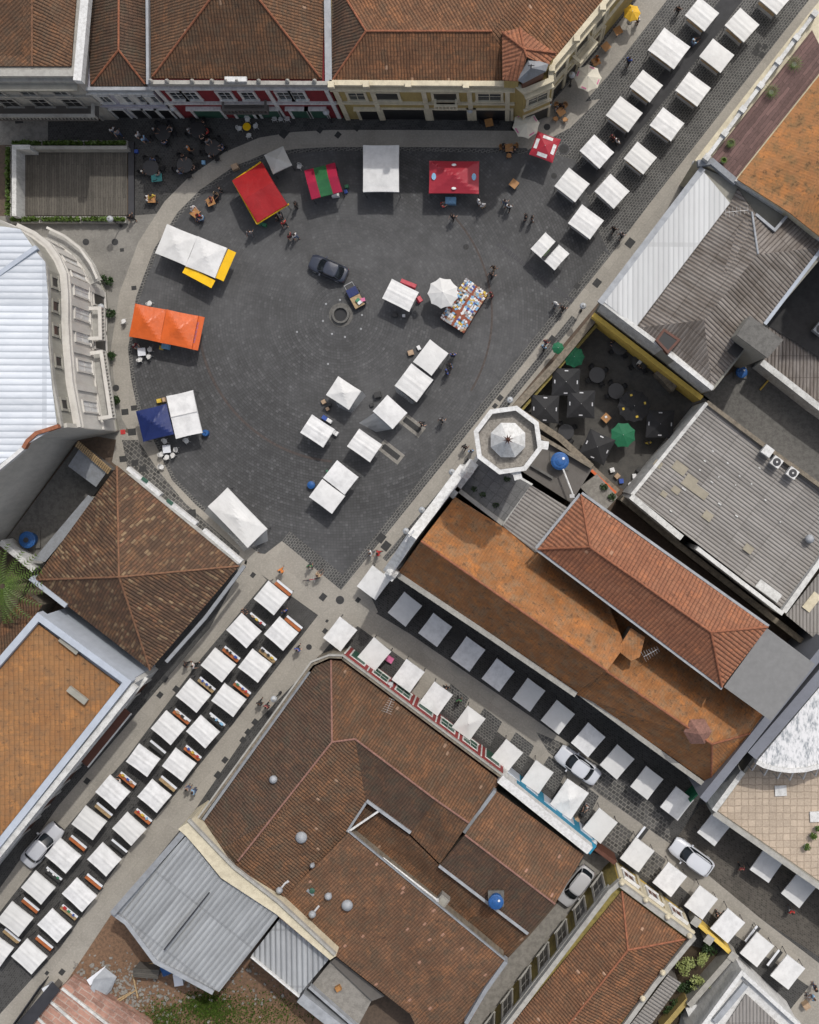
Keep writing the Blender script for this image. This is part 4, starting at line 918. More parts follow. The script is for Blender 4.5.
for k, (q, z) in enumerate([([(89, 977), (107, 964), (104, 973), (93, 982)], .5), ([(97, 975), (107, 965), (119, 974), (113, 988), (104, 997), (94, 984)], .7)]):
    mb = MB(); mb.prism([P2(*p) for p in q], z, z + .05); o = mb.build('sheet', M['white_board'] if k == 0 else M['zinc'], t); 
    for v in o.data.vertices: v.co.z += .25 * math.sin(v.co.x * 2)
t = empty('wooden_shed', 'small weathered wooden lean-to beside the blue tarp box in the back lot', 'shed')
roof_slab(t, [[(133, 968, 1.7), (159, 970, 1.7), (158, 979, 1.4), (133, 977, 1.4)]], M['deck'], wall=M['dark_wall'], th=.08, inset=.08)
def boxthing(name, x, y, z, sx, sy, sz, rz, mat, lab, cat, group=None, rim=None):
    p = P2(x, y, z + sz); t = empty(name, lab, cat, (p.x, p.y, z), rz, group); mb = MB()
    bw = .03
    mb.box(0, 0, sz * .45, sx * .94, sy * .94, sz * .9); mb.build('body', mat, t)
    mb = MB(); mb.box(0, 0, sz * .95, sx, sy, sz * .1); mb.build('lid', rim or mat, t); return t
boxthing('plastic_crate', 166, 970, .05, .9, .95, .9, .4, M['blue_tank'], 'bright blue tarp-covered box beneath the zinc roof edge in the back lot', 'box')
boxthing('washing_machine', 178, 980, .05, .8, 1.1, .8, .15, M['zinc'], 'pale grey metal box standing on weeds below the zinc roof', 'box', rim=M['white_board'])
for i, (a, b) in enumerate([((133, 975), (138, 998)), ((110, 1004), (131, 992)), ((118, 1002), (136, 990)), ((147, 965), (160, 961))]):
    t = empty('timber_plank', ['weathered plank leaning below the wooden lean-to', 'long pale plank lying across the rubble', 'shorter pale plank crossing the long one on the rubble', 'thin plank under the zinc roof edge'][i], 'plank'); mb = MB(); mb.tube(P(*a, .35), P(*b, .3), .09, n=4); mb.build('board', M['tan_board'], t)
t = empty('street_gate', 'black metal sliding gate along the pavement edge, bottom left corner', 'gate')
mb = MB(); A_, B_ = P2(49, 976), P2(-10, 1060); L = (B_ - A_).length; d = (B_ - A_) / L
for i in range(int(L / .16)):
    q = A_ + d * (i * .16); mb.box(q.x, q.y, 1.1, .03, .03, 2.0)
mb.build('bars', M['dark_metal'], t); mb = MB()
for z in (.15, 1.1, 2.1): mb.tube((A_.x, A_.y, z), (B_.x, B_.y, z), .05, n=6)
mb.build('rail', M['dark_metal'], t)
p = P2(47, 990, 1.2); t = empty('meter_cabinet', 'small grey cylindrical meter housing inside the black gate', 'meter box', (p.x, p.y, 0)); mb = MB(); mb.lathe(0, 0, [(.3, 0), (.3, 1.1), (.22, 1.2)], 14); mb.build('housing', M['zinc'], t); mb = MB(); mb.box(0, 0, 1.22, .7, .7, .05, .5); mb.build('lid', M['white_board'], t)
# dark inner yard strip behind the gate
t = empty('sheet_lean_to', 'dark sheet-roofed lean-to behind the black gate, bottom left corner', 'lean-to'); roof_slab(t, [[(52, 982, 1.6), (60, 990, 1.6), (5, 1060, 1.6), (-5, 1050, 1.6)]], M['dark_metal'], wall=M['dark_wall'], th=.08)

# ================================================================= alley and yellow house bottom right
block(empty('old_gate_wall', 'dark red old gate across the alley mouth beside the yellow house', 'gate'), [(594, 850), (597, 848), (617, 862), (614, 865)], 0, 2.6, M['brown_wood'], pxh=2.6)
sheet('alley', [(588, 850), (616, 862), (607, 874), (480, 1040), (430, 1040), (530, 935), (560, 900)], .02, M['concrete'], A_C)
t = empty('yellow_villa', 'yellow villa with rust tiled hip roof, cream pediment front and mossy alley wall', 'house')
hh = 6.6; e = 6.7
out = [(610, 892), (619, 884), (693, 939), (655, 985), (590, 1075), (470, 1075)]
block(t, out, 0, 6.4, M['mossy_yellow'], pxh=6.6)
roof_slab(t, [[(507, 1030, e), (622, 891, e), (628, 950, 8.6), (540, 1060, 8.6)], [(622, 891, e), (686, 939, e), (628, 950, 8.6)], [(686, 939, e), (600, 1050, e), (540, 1060, 8.6), (628, 950, 8.6)]],
          M['tile_rust'], ridge=[((622, 891, e), (628, 950, 8.6)), ((686, 939, e), (628, 950, 8.6)), ((628, 950, 8.6), (540, 1060, 8.6))], rmat=M['terracotta'])
parapet(t, out, 7.05, 6.3, .4, M['stone_trim'], 'parapet', closed=True)
f = Facade(P2(619, 884, hh), P2(693, 939, hh), t)
if f.n.y < 0: f = Facade(f.B, f.A, t)
mb = MB(); f.wbox(mb, 0, f.L, 0, 6.3, -.2, .1); mb.build('front_wall', M['yellow_wall'], t); f.p0 = .1
f.band(5.7, 6.1, .35, M['cream_wall'], 'cornice')
for k in range(3): u = f.L * (k + .5) / 3; mb = MB(); f.wbox(mb, u - 1.0, u + 1.0, 1.0, 5.5, 0, .08); mb.build('panel', M['cream_wall'], t); f.p0 = .18; f.open(u, 2.0, 1.0, 2.6, M['white_clean'], M['brown_wood'], 'window', .18, hood=True); f.p0 = .1
f.piers([.2, f.L / 3, f.L * 2 / 3, f.L - .2], .35, 0, 5.7, .14, M['cream_wall'])
fa = Facade(P2(612, 890, hh), P2(480, 1061, hh), t)
if fa.n.x > 0: fa = Facade(fa.B, fa.A, t)
fa.p0 = .05
for k in range(7):
    fa.open(fa.L * (k + .5) / 7 , 1.2, 1.2, 3.4, M['stone_trim'], M['dark_glass'], 'window', .2, proj=.12)
fa.band(5.7, 6.1, .3, M['stone_trim'], 'cornice')
for x, y in ((622, 884), (646, 901), (668, 918), (690, 937), (663, 974), (643, 1000)):
    p = P2(x, y, 7.4); mb = MB(); mb.lathe(p.x, p.y, [(.2, 6.9), (.26, 7.2), (.16, 7.45), (.05, 7.55)], 10); mb.build('urn', M['cream_wall'], t)
# garden beside the villa
sheet('garden_soil', [(690, 945), (735, 958), (728, 965), (650, 1060), (600, 1060)], .02, M['soil'])
t = empty('ribbed_canopy', 'grey ribbed sheet canopy along the villa garden side', 'canopy'); roof_slab(t, [[(668, 975, 3.2), (681, 983, 3.0), (640, 1040, 3.0), (622, 1036, 3.2)]], M['cement_sheet_light'], wall=M['dark_wall'], inset=.15)
t = empty('garden_front_wall', 'bright yellow garden wall with stone pier between villa and white house', 'wall')
parapet(t, [(697, 923), (736, 958)], 1.9, 0, .35, M['yellow_wall'], 'wall_body'); 
for x, y in ((696, 920), (709, 938), (733, 955)): p = P2(x, y + 2, 2.3); mb = MB(); mb.box(p.x, p.y, 1.1, .6, .6, 2.2, A_B); mb.box(p.x, p.y, 2.26, .75, .75, .12, A_B); mb.build('pier', M['stone_trim'], t)
mb = MB(); a, b = P(697, 922, 1.3), P(708, 934, 1.3); mb.tube(a, b, .2, n=4); mb.build('door', M['red_wall'], t)
t = empty('garden_side_wall', 'old stone garden wall running down from the yellow wall pier', 'wall'); parapet(t, [(731, 958), (689, 1006)], 2.2, 0, .5, M['stone_trim'], 'wall_body')
t = empty('low_yellow_wall', 'low yellow wall in the garden at the bottom edge', 'wall'); parapet(t, [(688, 1000), (662, 1030)], 1.6, 0, .45, M['ochre'], 'wall_body')
boxthing('tin_cabinet', 694, 1015, 0, 1.0, 1.6, 1.8, .35, M['white_clean'], 'white metal cabinet standing in the garden by the white house', 'cabinet')
def shrub(x, y, r, h_, n, lab, mat, trunk=True, cat='shrub'):
    p = P2(x, y, h_); t = empty('shrub', lab, cat, (p.x, p.y, 0)); 
    if trunk: mb = MB(); mb.tube((0, 0, 0), (0, 0, h_ * .7), .06, .03, 6); mb.tube((0, 0, h_ * .4), (r * .5, r * .3, h_ * .8), .03, .02, 5); mb.tube((0, 0, h_ * .4), (-r * .5, r * .2, h_ * .8), .03, .02, 5); mb.build('trunk', M['bark'], t)
    mb = MB()
    for k in range(7): a = random.uniform(0, 6.28); leaves(mb, (math.cos(a) * r * .5, math.sin(a) * r * .5, h_ * random.uniform(.6, .95)), (r * .55, r * .55, h_ * .25), n // 7, .12, True)
    mb.build('crown', mat, t); return t
shrub(688, 970, .95, 2.2, 420, 'pale green bush nearest the villa corner in the garden', M['leaf_pale']); shrub(705, 963, .7, 2.0, 260, 'pale green bush in the middle of the garden arch', M['leaf_pale'])
shrub(697, 984, .7, 1.9, 260, 'pale green bush below the middle of the garden arch', M['leaf_pale']); shrub(714, 989, .45, 1.7, 160, 'small pale green bush against the garden side wall', M['leaf_pale']); shrub(722, 991, .3, 1.7, 90, 'smallest pale bush by the dark court of the white house', M['leaf_pale'])
shrub(710, 950, .7, 1.1, 300, 'dark green bush behind the bright yellow garden wall', M['leaf_dark']); shrub(686, 988, .8, 1.0, 340, 'dark green bush in the garden shade beside the ribbed canopy', M['leaf_dark'])
shrub(672, 1008, 1.0, .8, 420, 'low dark green bush at the bottom of the garden', M['leaf_dark'])
# white house at the bottom edge
t = empty('white_parapet_house', 'white house with broad white parapets round grey ribbed roof, bottom edge', 'house')
e = 5.2
block(t, [(742, 972), (800, 1027), (800, 1080), (680, 1080), (690, 1040), (705, 1020)], 0, 4.9, M['white_clean'], pxh=5.2)
parapet(t, [(800, 1026), (742, 973), (700, 1030)], 5.5, 4.9, .35, M['white_clean'], 'parapet')
roof_slab(t, [[(746, 994, 5.1), (785, 1030, 5.1), (760, 1080, 5.1), (690, 1080, 5.1)]], M['cement_sheet_light'], th=.1); parapet(t, [(746, 985), (715, 1022)], 5.35, 4.9, .5, M['zinc'], 'flashing')
t = empty('shaded_patio', 'small shaded patio with grey bench between garden wall and white house', 'patio'); block(t, [(731, 965), (741, 974), (705, 1018), (694, 1008)], 0, .4, M['concrete_dark'], pxh=.4, name='floor')
p = P2(714, 999); mb = MB(); mb.box(p.x, p.y, .75, 1.0, .5, .1, A_C); mb.box(p.x, p.y, .55, .9, .4, .3, A_C); mb.build('bench', M['zinc'], t)

# ================================================================= curved white building + terrace (right edge)
M['grey_ramp'] = dirty('blue_grey_render', (.17, .18, .21), (.1, .1, .11), amt=.3)
t = empty('curved_terrace_building', 'building with tan tiled roof terrace and curved flaking white roof, right edge', 'building')
block(t, [(716, 812), (742, 774), (900, 560), (930, 960)], 0, 4.6, M['grey_render'], pxh=4.8)
aligned('terrace_floor', [(718, 811), (744, 775), (800, 700), (905, 700), (905, 940)], 4.68, M['terrace_tile'], t, R(0))
parapet(t, [(714, 813), (824, 890), (910, 950)], 5.1, 0, .45, M['stone_trim'], 'parapet'); parapet(t, [(714, 811), (743, 772)], 5.3, 0, .45, M['white_paint'], 'parapet')
arcp = [(757, 762), (764, 766), (775, 769), (790, 771), (806, 770), (822, 766), (845, 757), (870, 740), (880, 640), (860, 640)]
pts = ccw([P2(*p, 8.6) for p in arcp]); mb = MB(); mb.prism(pts, 7.9, 8.5); mb.build('upper_roof', M['flaking'], t, A_B)
mb = MB(); mb.prism(offset_loop(pts, 1.4), 4.6, 7.9); mb.build('upper_wall', M['white_paint'], t)
parapet(t, arcp[:8], 8.75, 7.8, .35, M['white_clean'], 'eave')
parapet(t, [(703, 800), (712, 789), (757, 733), (830, 642)], 9.0, 0, .7, M['grey_ramp'], 'side_wall')
sw_ = [(757, 762), (862, 640)]; parapet(t, [(752, 756), (790, 712), (850, 642)], 8.9, 4.6, .9, M['grey_ramp'], 'ramp_wall')
for i, (x, y) in enumerate([(757, 763), (769, 767), (782, 770), (794, 771), (807, 770), (819, 767)]):
    a = P(x, y, 7.8); d = Vector((x - 800, -(y - 690), 0)).normalized(); mb = MB(); mb.tube(a, a + Vector((d.x * .25, d.y * 1.1, -1.4)), .07, n=6); mb.tube(a + Vector((d.x * .25, d.y * 1.1, -1.4)), a + Vector((d.x * .25, d.y * 1.1, -3.1)), .05, n=6); mb.build('strut', M['white_clean'], t)
for x, y in ((781, 791), (816, 817)): p = P2(x, y, 4.9); mb = MB(); mb.box(p.x, p.y, 4.78, 1.0, .9, .14, .05); mb.build('hatch_cover', M['white_clean'], t)
for i, (x, y, r) in enumerate([(813, 836, .3), (807, 847, .32), (818, 829, .25)]):
    p = P2(x, y, 5.2); t = empty('potted_plant', ['potted plant on the tan terrace, middle of three', 'potted plant on the tan terrace, lowest of three', 'potted plant on the tan terrace nearest the right edge'][i], 'plant', (p.x, p.y, 4.7), 0, 'potted plants on the tan terrace')
    mb = MB(); mb.lathe(0, 0, [(.16, 0), (.22, .35), (.2, .36)], 12); mb.build('pot', M['white_clean'], t); mb = MB(); leaves(mb, (0, 0, .55), (r, r, .25), 120, .1, True); mb.build('foliage', M['leaf'], t)
for x, y, r, lab in ((812, 841, .22, 'x'),): pass

# ================================================================= church, tower and hall (centre)
t = empty('long_church', 'long old church with steep orange lichened roof and white gable front on the plaza', 'church')
rh, eh = 14.4, 9.4
rh2, eh2 = 11.4, 7.0
rA, rM, rB, rN = (421, 541, rh), (607, 670.5, rh), (712, 744, rh2), (596, 664, rh2)
roof_slab(t, [[rA, (398, 573, eh), (577, 692, eh), rM], [rA, rM, (625, 646, 12.4), (606, 598, 9.5), (538, 552, 9.5), (503, 527, 9.5), (455, 497, 9.5)]],
          M['tile_church'], wall=M['old_wall'], inset=.25, ridge=[(rA, rM)], rmat=M['terracotta'])
roof_slab(t, [[rN, (575, 694, eh2), (590, 701, eh2), (646, 739, eh2), (711, 785, eh2), rB], [rN, rB, (759, 731, 8.0), (767, 711, 8.0), (660, 636, 8.2), (612, 604, 8.2)], [rB, (711, 785, eh2), (759, 731, 8.0)]],
          M['tile_church'], name='rear_roof', wall=M['old_wall'], inset=.25, ridge=[(rN, rB), (rB, (759, 731, 8.0)), (rB, (711, 785, eh2))], rmat=M['terracotta'])
parapet(t, [(398, 575), (488, 635), (560, 684), (576, 695)], 9.6, 0, .45, M['stone_trim'], 'parapet')
parapet(t, [(578, 692), (590, 701), (640, 738), (709, 788)], 7.1, 0, .4, M['stone_trim'], 'parapet')
g0, g1, g2 = P(391, 576, 10.8), P(417, 540, 15.2), P(468, 470, 10.6)
def gable(parent, pts, w, mat, name):
    a, b = Vector((pts[0].x, pts[0].y)), Vector((pts[-1].x, pts[-1].y)); d = (b - a).normalized(); n = Vector((-d.y, d.x))
    vs = []; k = len(pts)
    L = [a + d * ((Vector((p.x, p.y)) - a).dot(d)) for p in pts]
    for sg in (0, w): vs += [(q.x + n.x * sg, q.y + n.y * sg, 0) for q in L] + [(q.x + n.x * sg, q.y + n.y * sg, p.z) for q, p in zip(L, pts)]
    fs = []
    for i in range(k - 1):
        fs += [(i, i + 1, k + i + 1, k + i), (2 * k + i + 1, 2 * k + i, 3 * k + i, 3 * k + i + 1), (k + i, k + i + 1, 3 * k + i + 1, 3 * k + i)]
    fs += [(0, k, 3 * k, 2 * k), (k - 1, 3 * k - 1, 4 * k - 1, 2 * k - 1)]
    mb = MB(); mb.add(vs, fs); import bmesh
    o = mb.build(name, mat, parent); bm = bmesh.new(); bm.from_mesh(o.data); bmesh.ops.recalc_face_normals(bm, faces=bm.faces); bm.to_mesh(o.data); bm.free(); return o
gable(t, [g0, P(398, 566, 12.0), P(410, 549, 14.0), g1, P(425, 529, 14.2), P(440, 509, 12.2), g2], .8, M['white_clean'], 'gable_front')
mb = MB(); c = P(411, 535, 15.0); mb.box(c.x, c.y, 15.9, .14, .14, 2.0, A_C); mb.box(c.x, c.y, 16.3, 1.1, .14, .14, A_C); mb.lathe(c.x, c.y, [(.35, 14.3), (.22, 14.9), (.1, 15.0)], 10); mb.build('cross', M['metal'], t)
for x, y, z in ((391, 574, 11.2), (466, 473, 11.0)):
    p = P2(x, y, z); mb = MB(); mb.box(p.x, p.y, z - .6, .9, .9, 1.2, A_C); mb.lathe(p.x, p.y, [(.5, z), (.2, z + .5), (.05, z + 1.0)], 8); mb.build('pinnacle', M['white_clean'], t)
parapet(t, [(402, 566), (424, 540), (462, 490)], 11.6, 11.0, .4, M['zinc'], 'gutter') if False else None
# small red ridge turret
mb = MB(); p = P2(698, 732, 11.4); mb.lathe(p.x, p.y, [(1.05, 9.4), (1.05, 11.2), (1.15, 11.25), (.05, 12.3)], 6); mb.build('ridge_turret', M['terracotta_pink'], t)
roof_slab(t, [[(631, 628, 12.6), (645, 637, 12.6), (640, 657, 12.6), (631, 661, 12.6), (617, 650, 12.6)]], M['tile_church'], name='dormer_roof', wall=M['old_wall'], skirt_to=10, inset=.1, th=.12)
# bright roofed hall
t = empty('bright_tiled_hall', 'long hall with bright terracotta hipped roof behind the church', 'hall')
e, r_ = 13.6, 15.8
roof_slab(t, [[(538, 549, e), (722, 687, e), (711, 632, r_), (590, 547, r_)], [(538, 549, e), (590, 547, r_), (581, 495, e)], [(581, 495, e), (590, 547, r_), (711, 632, r_), (768, 627, e)], [(768, 627, e), (711, 632, r_), (722, 687, e)]],
          M['tile_bright'], wall=M['dark_wall'], inset=.35, ridge=[((590, 547, r_), (711, 632, r_)), ((538, 549, e), (590, 547, r_)), ((581, 495, e), (590, 547, r_)), ((768, 627, e), (711, 632, r_)), ((722, 687, e), (711, 632, r_))], rmat=M['terracotta'])
parapet(t, [(537, 550), (722, 689)], 13.5, 13.2, .2, M['zinc'], 'gutter'); parapet(t, [(536, 548), (580, 494)], 13.5, 13.2, .2, M['zinc'], 'gutter'); parapet(t, [(582, 493), (769, 626)], 13.5, 13.2, .2, M['zinc'], 'gutter')
t = empty('felt_roof_block', 'plain block with flat grey felt roof at the end of the bright tiled hall', 'building')
block(t, [(725, 686), (768, 629), (778, 640), (814, 664), (771, 720)], 0, 13.1, M['grey_render'], pxh=13.4); roof_slab(t, [[(724, 687, 13.6), (767, 628, 13.6), (815, 664, 13.6), (771, 721, 13.6)]], M['membrane'], th=.2)
# octagonal tower
M['tower_deck'] = dirty('stained_tower_deck', (.30, .28, .25), (.07, .06, .05), .8, scale=2, streak=False)
p = P2(508, 440, 21.5); t = empty('octagonal_tower', 'white octagonal tower with stained flat top and small white pointed cap', 'tower', (p.x, p.y, 0))
def octa(r, off=R(22.5) + R(8)): return [Vector((r * math.cos(off + i * math.pi / 4), r * math.sin(off + i * math.pi / 4))) for i in range(8)]
R8 = 35.5 * S * (H - 21.5) / H; TZ = 2.5
mb = MB(); mb.prism(octa(R8 - .45), 0, 20.50); mb.build('shaft', M['white_clean'], t)
mb = MB(); o_, i_ = octa(R8), octa(R8 - .36); vs = [(v.x, v.y, z) for z in (20.50, 21.50) for r in (o_, i_) for v in r]; fs = []
for i in range(8):
    j = (i + 1) % 8; fs += [(i, j, 16 + j, 16 + i), (8 + j, 8 + i, 24 + i, 24 + j), (16 + i, 16 + j, 24 + j, 24 + i), (j, i, 8 + i, 8 + j)]
mb.add(vs, fs); mb.build('parapet', M['white_clean'], t)
mb = MB(); mb.prism(octa(R8 - .38), 20.50, 20.75); mb.build('stained_deck', M['tower_deck'], t)
mb = MB(); q = octa(1.36, R(22.5)); mb.add([(v.x, v.y, 21.40) for v in q] + [(0, 0, 23.10)] + [(v.x * .9, v.y * .9, 20.76) for v in q], [(i, (i + 1) % 8, 8) for i in range(8)] + [(9 + i, 9 + (i + 1) % 8, (i + 1) % 8, i) for i in range(8)]); mb.build('pointed_cap', M['white_clean'], t)
mb = MB()
for k in range(8): a = k * math.pi / 4 + .2; mb.add([(math.cos(a) * .42, math.sin(a) * .42, 23.25), (math.cos(a + .39) * .14, math.sin(a + .39) * .14, 23.25), (0, 0, 23.45), (math.cos(a - .39) * .14, math.sin(a - .39) * .14, 23.25)], [(0, 1, 2), (0, 2, 3)])
mb.tube((0, 0, 23.00), (0, 0, 23.70), .04); mb.build('star_finial', M['brown_wood'], t)
for a, z in ((R(-8), 21.00), (R(-75), 20.70)): mb = MB(); mb.box(math.cos(a) * (R8 + .1), math.sin(a) * (R8 + .1), z, .6, .6, .9, a); mb.build('corner_pier', M['white_clean'], t)
for k in range(8):
    a = R(30.5) + R(22.5) + k * math.pi / 4; rr_ = (R8 - .45) * math.cos(R(22.5)); x, y = math.cos(a) * (rr_ + .03), math.sin(a) * (rr_ + .03)
    mb = MB(); mb.box(x, y, 17.90, .1, 1.0, 2.2, a); mb.build('window', M['dark_glass'], t)
# annexe round the tower foot
t = empty('paved_annexe', 'low annexe with grey paver roof between octagonal tower and church', 'building')
block(t, [(455, 490), (478, 452), (533, 484), (503, 526)], 0, 8.3, M['white_paint'], pxh=8.5); aligned('paver_roof', [(457, 489), (480, 457), (531, 485), (503, 523)], 8.33, M['slate_terrace'], t, A_B)
parapet(t, [(456, 488), (503, 524)], 9.2, 8.2, .35, M['stone_trim'], 'parapet'); parapet(t, [(474, 462), (449, 496)], 9.2, 0, .9, M['white_clean'], 'parapet')
for x, y in ((474, 489), (483, 495), (496, 505), (507, 479)): mb = MB(); p = P2(x, y, 8.4); leaves(mb, (p.x, p.y, 8.42), (.3, .25, .08), 60, .08, True); mb.build('moss', M['leaf_dark'], t)
t = empty('sheet_roof_annexe', 'small weathered corrugated roof between paver annexe and bright hall', 'building')
roof_slab(t, [[(503, 526, 9.4), (531, 485, 9.4), (567, 507, 9.9), (536, 553, 9.9)]], M['cement_sheet_light'], wall=M['dark_wall'], inset=.1)
t = empty('tank_roof_annexe', 'dark felt-roofed annexe carrying the blue water tank by the tower', 'building')
block(t, [(536, 436), (593, 468), (571, 503), (520, 470)], 0, 7.8, M['dark_wall'], pxh=8.0); parapet(t, [(531, 465), (553, 478)], 8.2, 7.8, .2, M['concrete_dark'], 'curb'); parapet(t, [(533, 432), (592, 467)], 8.5, 7.8, .3, M['old_wall'], 'parapet')
tank(560, 461, 7.9, .72, 1.2, 'blue water tank with white cap on the dark annexe beside the octagonal tower')
t = empty('roof_pipe', 'thin white pipe from the tower-side water tank to the bright hall', 'pipe'); mb = MB(); mb.tube(P(563, 469, 9.0), P(573, 495, 9.0), .08); mb.build('pipe', M['white_clean'], t); mb = MB(); mb.box(*P(572, 496, 8.9), .4, .3, .3); mb.build('joint', M['metal'], t)
# ================================================================= beer garden court
sheet('court_floor', [(512, 415), (600, 312), (710, 400), (632, 495), (590, 468)], .02, M['court'])
t = empty('court_street_wall', 'old brown-topped wall between the plaza pavement and the shaded beer garden', 'wall'); parapet(t, [(514, 409), (556, 364), (596, 316)], 2.9, 0, .62, M['old_wall'], 'wall_body'); parapet(t, [(519, 413), (600, 321)], 2.2, 0, .25, M['mossy_yellow'], 'inner_face')
t = empty('court_rear_wall', 'mossy stone wall with orange coping at the back of the beer garden', 'wall'); parapet(t, [(522, 413), (560, 438), (592, 467)], 3.0, 0, .55, M['old_wall'], 'wall_body'); parapet(t, [(592, 468), (618, 492)], 3.6, 0, .5, M['old_wall'], 'wall_body'); parapet(t, [(591, 470), (616, 493)], 3.9, 3.6, .22, M['orange_vinyl'], 'coping')
t = empty('court_kiosk', 'low stone-topped serving counter against the yellow wall in the beer garden', 'counter'); block(t, [(655, 373), (664, 366), (681, 381), (673, 392)], 0, 2.3, M['old_wall'], pxh=2.4)
# ================================================================= buildings upper right
t = empty('sheet_roof_house', 'large house with weathered corrugated hip roof and white strip roof along the street', 'house')
e, r_ = 9.2, 11.0
foot = [(600, 302), (701, 166), (740, 183), (819, 235), (840, 236), (764, 326), (714, 390)]
block(t, foot, 0, 9.0, M['grey_render'], pxh=9.2)
roof_slab(t, [[(636, 328, e), (729, 205, e), (738, 188, e), (752, 212, 10.2), (758, 254, r_), (704, 320, r_)], [(636, 328, e), (704, 320, r_), (712, 388, e)], [(704, 320, r_), (758, 254, r_), (826, 247, e), (764, 324, e), (712, 388, e)],
              [(738, 188, e), (756, 214.5, 9.8), (775, 230, 9.8), (786, 216, 9.5), (790, 213, 9.4), (826, 247, e), (758, 254, r_), (752, 212, 10.2)]],
          M['cement_sheet'], ridge=[((758, 254, r_), (752, 212, 10.2))], rmat=M['zinc'], th=.15)
parapet(t, [(756, 214), (775, 230), (787, 216)], 10.3, 9.3, .22, M['zinc'], 'skylight_frame'); parapet(t, [(657, 340), (664, 330), (679, 340), (668, 352)], 10.05, 9.0, .2, M['brown_wood'], 'skylight_frame', closed=True)
aligned('skylight_pane', [(657, 340), (664, 330), (679, 340), (668, 352)], 10.0, M['dark_glass'], t)
parapet(t, [(600, 303), (703, 168)], 9.5, 9.0, .5, M['zinc'], 'gutter')
roof_slab(t, [[(603, 301, 9.5), (704, 172, 9.5), (730, 203, 9.35), (636, 327, 9.35)]], M['white_strip'], th=.1)
parapet(t, [(603, 302), (637, 328), (673, 355), (713, 388)], 9.4, 0, .35, M['white_paint'], 'side_wall'); parapet(t, [(669, 354), (713, 389)], 9.6, 9.3, .3, M['white_clean'], 'coping')
f = Facade(P2(599, 305, 9.3), P2(713, 393, 9.3), t)
if f.n.x > 0: f = Facade(f.B, f.A, t)
f.band(0, 4.3, .42, M['yellow_wall'], 'lower_wall'); 
mb = MB(); q = [(725, 350), (735.6, 338), (747, 345), (737, 358)]; aligned('painted_tower_shadow', q, 9.62, M['dark_glass'], t)  # dark sheet painted as the stair tower's shadow on the roof
t = empty('stair_tower', 'grey flat-topped stair tower with pale wall beside the weathered corrugated roof', 'tower')
block(t, [(737, 334.5), (750, 316), (783, 340), (767.6, 357)], 0, 12.6, M['grey_render'], pxh=12.8); roof_slab(t, [[(736.5, 335, 12.85), (750, 315.5, 12.85), (783.5, 340, 12.85), (767.6, 358, 12.85)]], M['concrete_dark'], th=.2)
# yard
sheet('yard_floor', [(700, 395), (763, 350), (840, 410), (840, 500)], .02, M['concrete_dark'])
tank(742, 372, .2, .5, .8, 'small blue water barrel at the foot of the stair tower'); t = empty('yard_pipe', 'long yellow pipe lying across the concrete yard below the stair tower', 'pipe'); mb = MB(); mb.tube(P(773, 375, .15), P(760, 390, .15), .08); mb.build('pipe', M['yellow_wall'], t)
M['shade_paint'] = plain('painted_roof_shade', (.035, .034, .034), .9, .3, 2)  # near-black colour that stands in for deep shade on the sheet roof
t = empty('right_sheet_house', 'house with weathered corrugated roof and white parapet at the right edge', 'house')
roof_slab(t, [[(766, 326, 3.6), (822, 252, 3.6), (900, 254, 3.6), (900, 460, 3.0), (818, 403, 3.0), (764, 362, 3.0)]], M['cement_sheet'], wall=M['grey_render'], inset=.1)
aligned('painted_shade', [(767, 325), (822, 254), (880, 254), (880, 385), (822, 359)], 3.66, M['shade_paint'], t, 0)  # dark sheet paints the cast shadow deeper on this part of the roof
parapet(t, [(762, 362), (818, 406), (880, 450)], 3.7, 0, .55, M['white_paint'], 'parapet'); parapet(t, [(765, 324), (824, 246)], 9.4, 0, .3, M['pale_blue'], 'party_wall')
t = empty('ac_unit', 'grey air conditioner half hidden on the dark roof at the right edge', 'air conditioner', P(818, 330, 3.8)); mb = MB(); mb.box(0, 0, .4, .9, .9, .8, A_C); mb.build('housing', M['zinc'], t); mb = MB(); mb.lathe(0, 0, [(.35, .8), (.35, .84), (.1, .85)], 16); mb.build('fan', M['dark_metal'], t)
t = empty('unseen_shade_block', 'unseen plain block added beyond the right edge to shade the roof beside it', 'building'); mb = MB(); mb.prism([P2(*p) for p in ((822, 225), (900, 225), (900, 262), (822, 262))], 0, 18); mb.build('wall', M['grey_render'], t); mb = MB(); mb.prism([P2(*p) for p in ((823, 226), (899, 226), (899, 261), (823, 261))], 18, 18.3); mb.build('roof', M['concrete'], t)  # unseen block, added and sized so its shadow falls on the right-hand roof
t = empty('orange_roof_house', 'house with orange lichened roof, purple-brown deck and white balustrade, top right', 'house')
block(t, [(695, 160), (810, 12), (870, -60), (900, -60), (900, 262), (819, 236), (776, 208), (736, 180)], 0, 9.3, M['cream_wall'], pxh=9.4)
roof_slab(t, [[(737, 179, 10.8), (830, 62, 10.8), (880, 130, 13.4), (790, 213, 11.4)], [(790, 213, 11.4), (880, 130, 13.4), (900, 262, 11.0), (819, 236, 11.2)]], M['tile_lichen'], wall=M['cream_wall'], skirt_to=9.2, inset=.15)
aligned('deck', [(712, 157), (736, 178), (828, 62), (812, 30)], 9.42, M['deck_purple'], t, A_C)
parapet(t, [(707, 157), (815, 13)], 10.4, 9.3, .32, M['white_paint'], 'balustrade')
for i in range(7): p = P2(707 + 108 * i / 6, 157 - 144 * i / 6, 10.6); mb = MB(); mb.box(p.x, p.y, 10.1, .5, .5, 1.1, A_C); mb.build('pier', M['white_paint'], t)
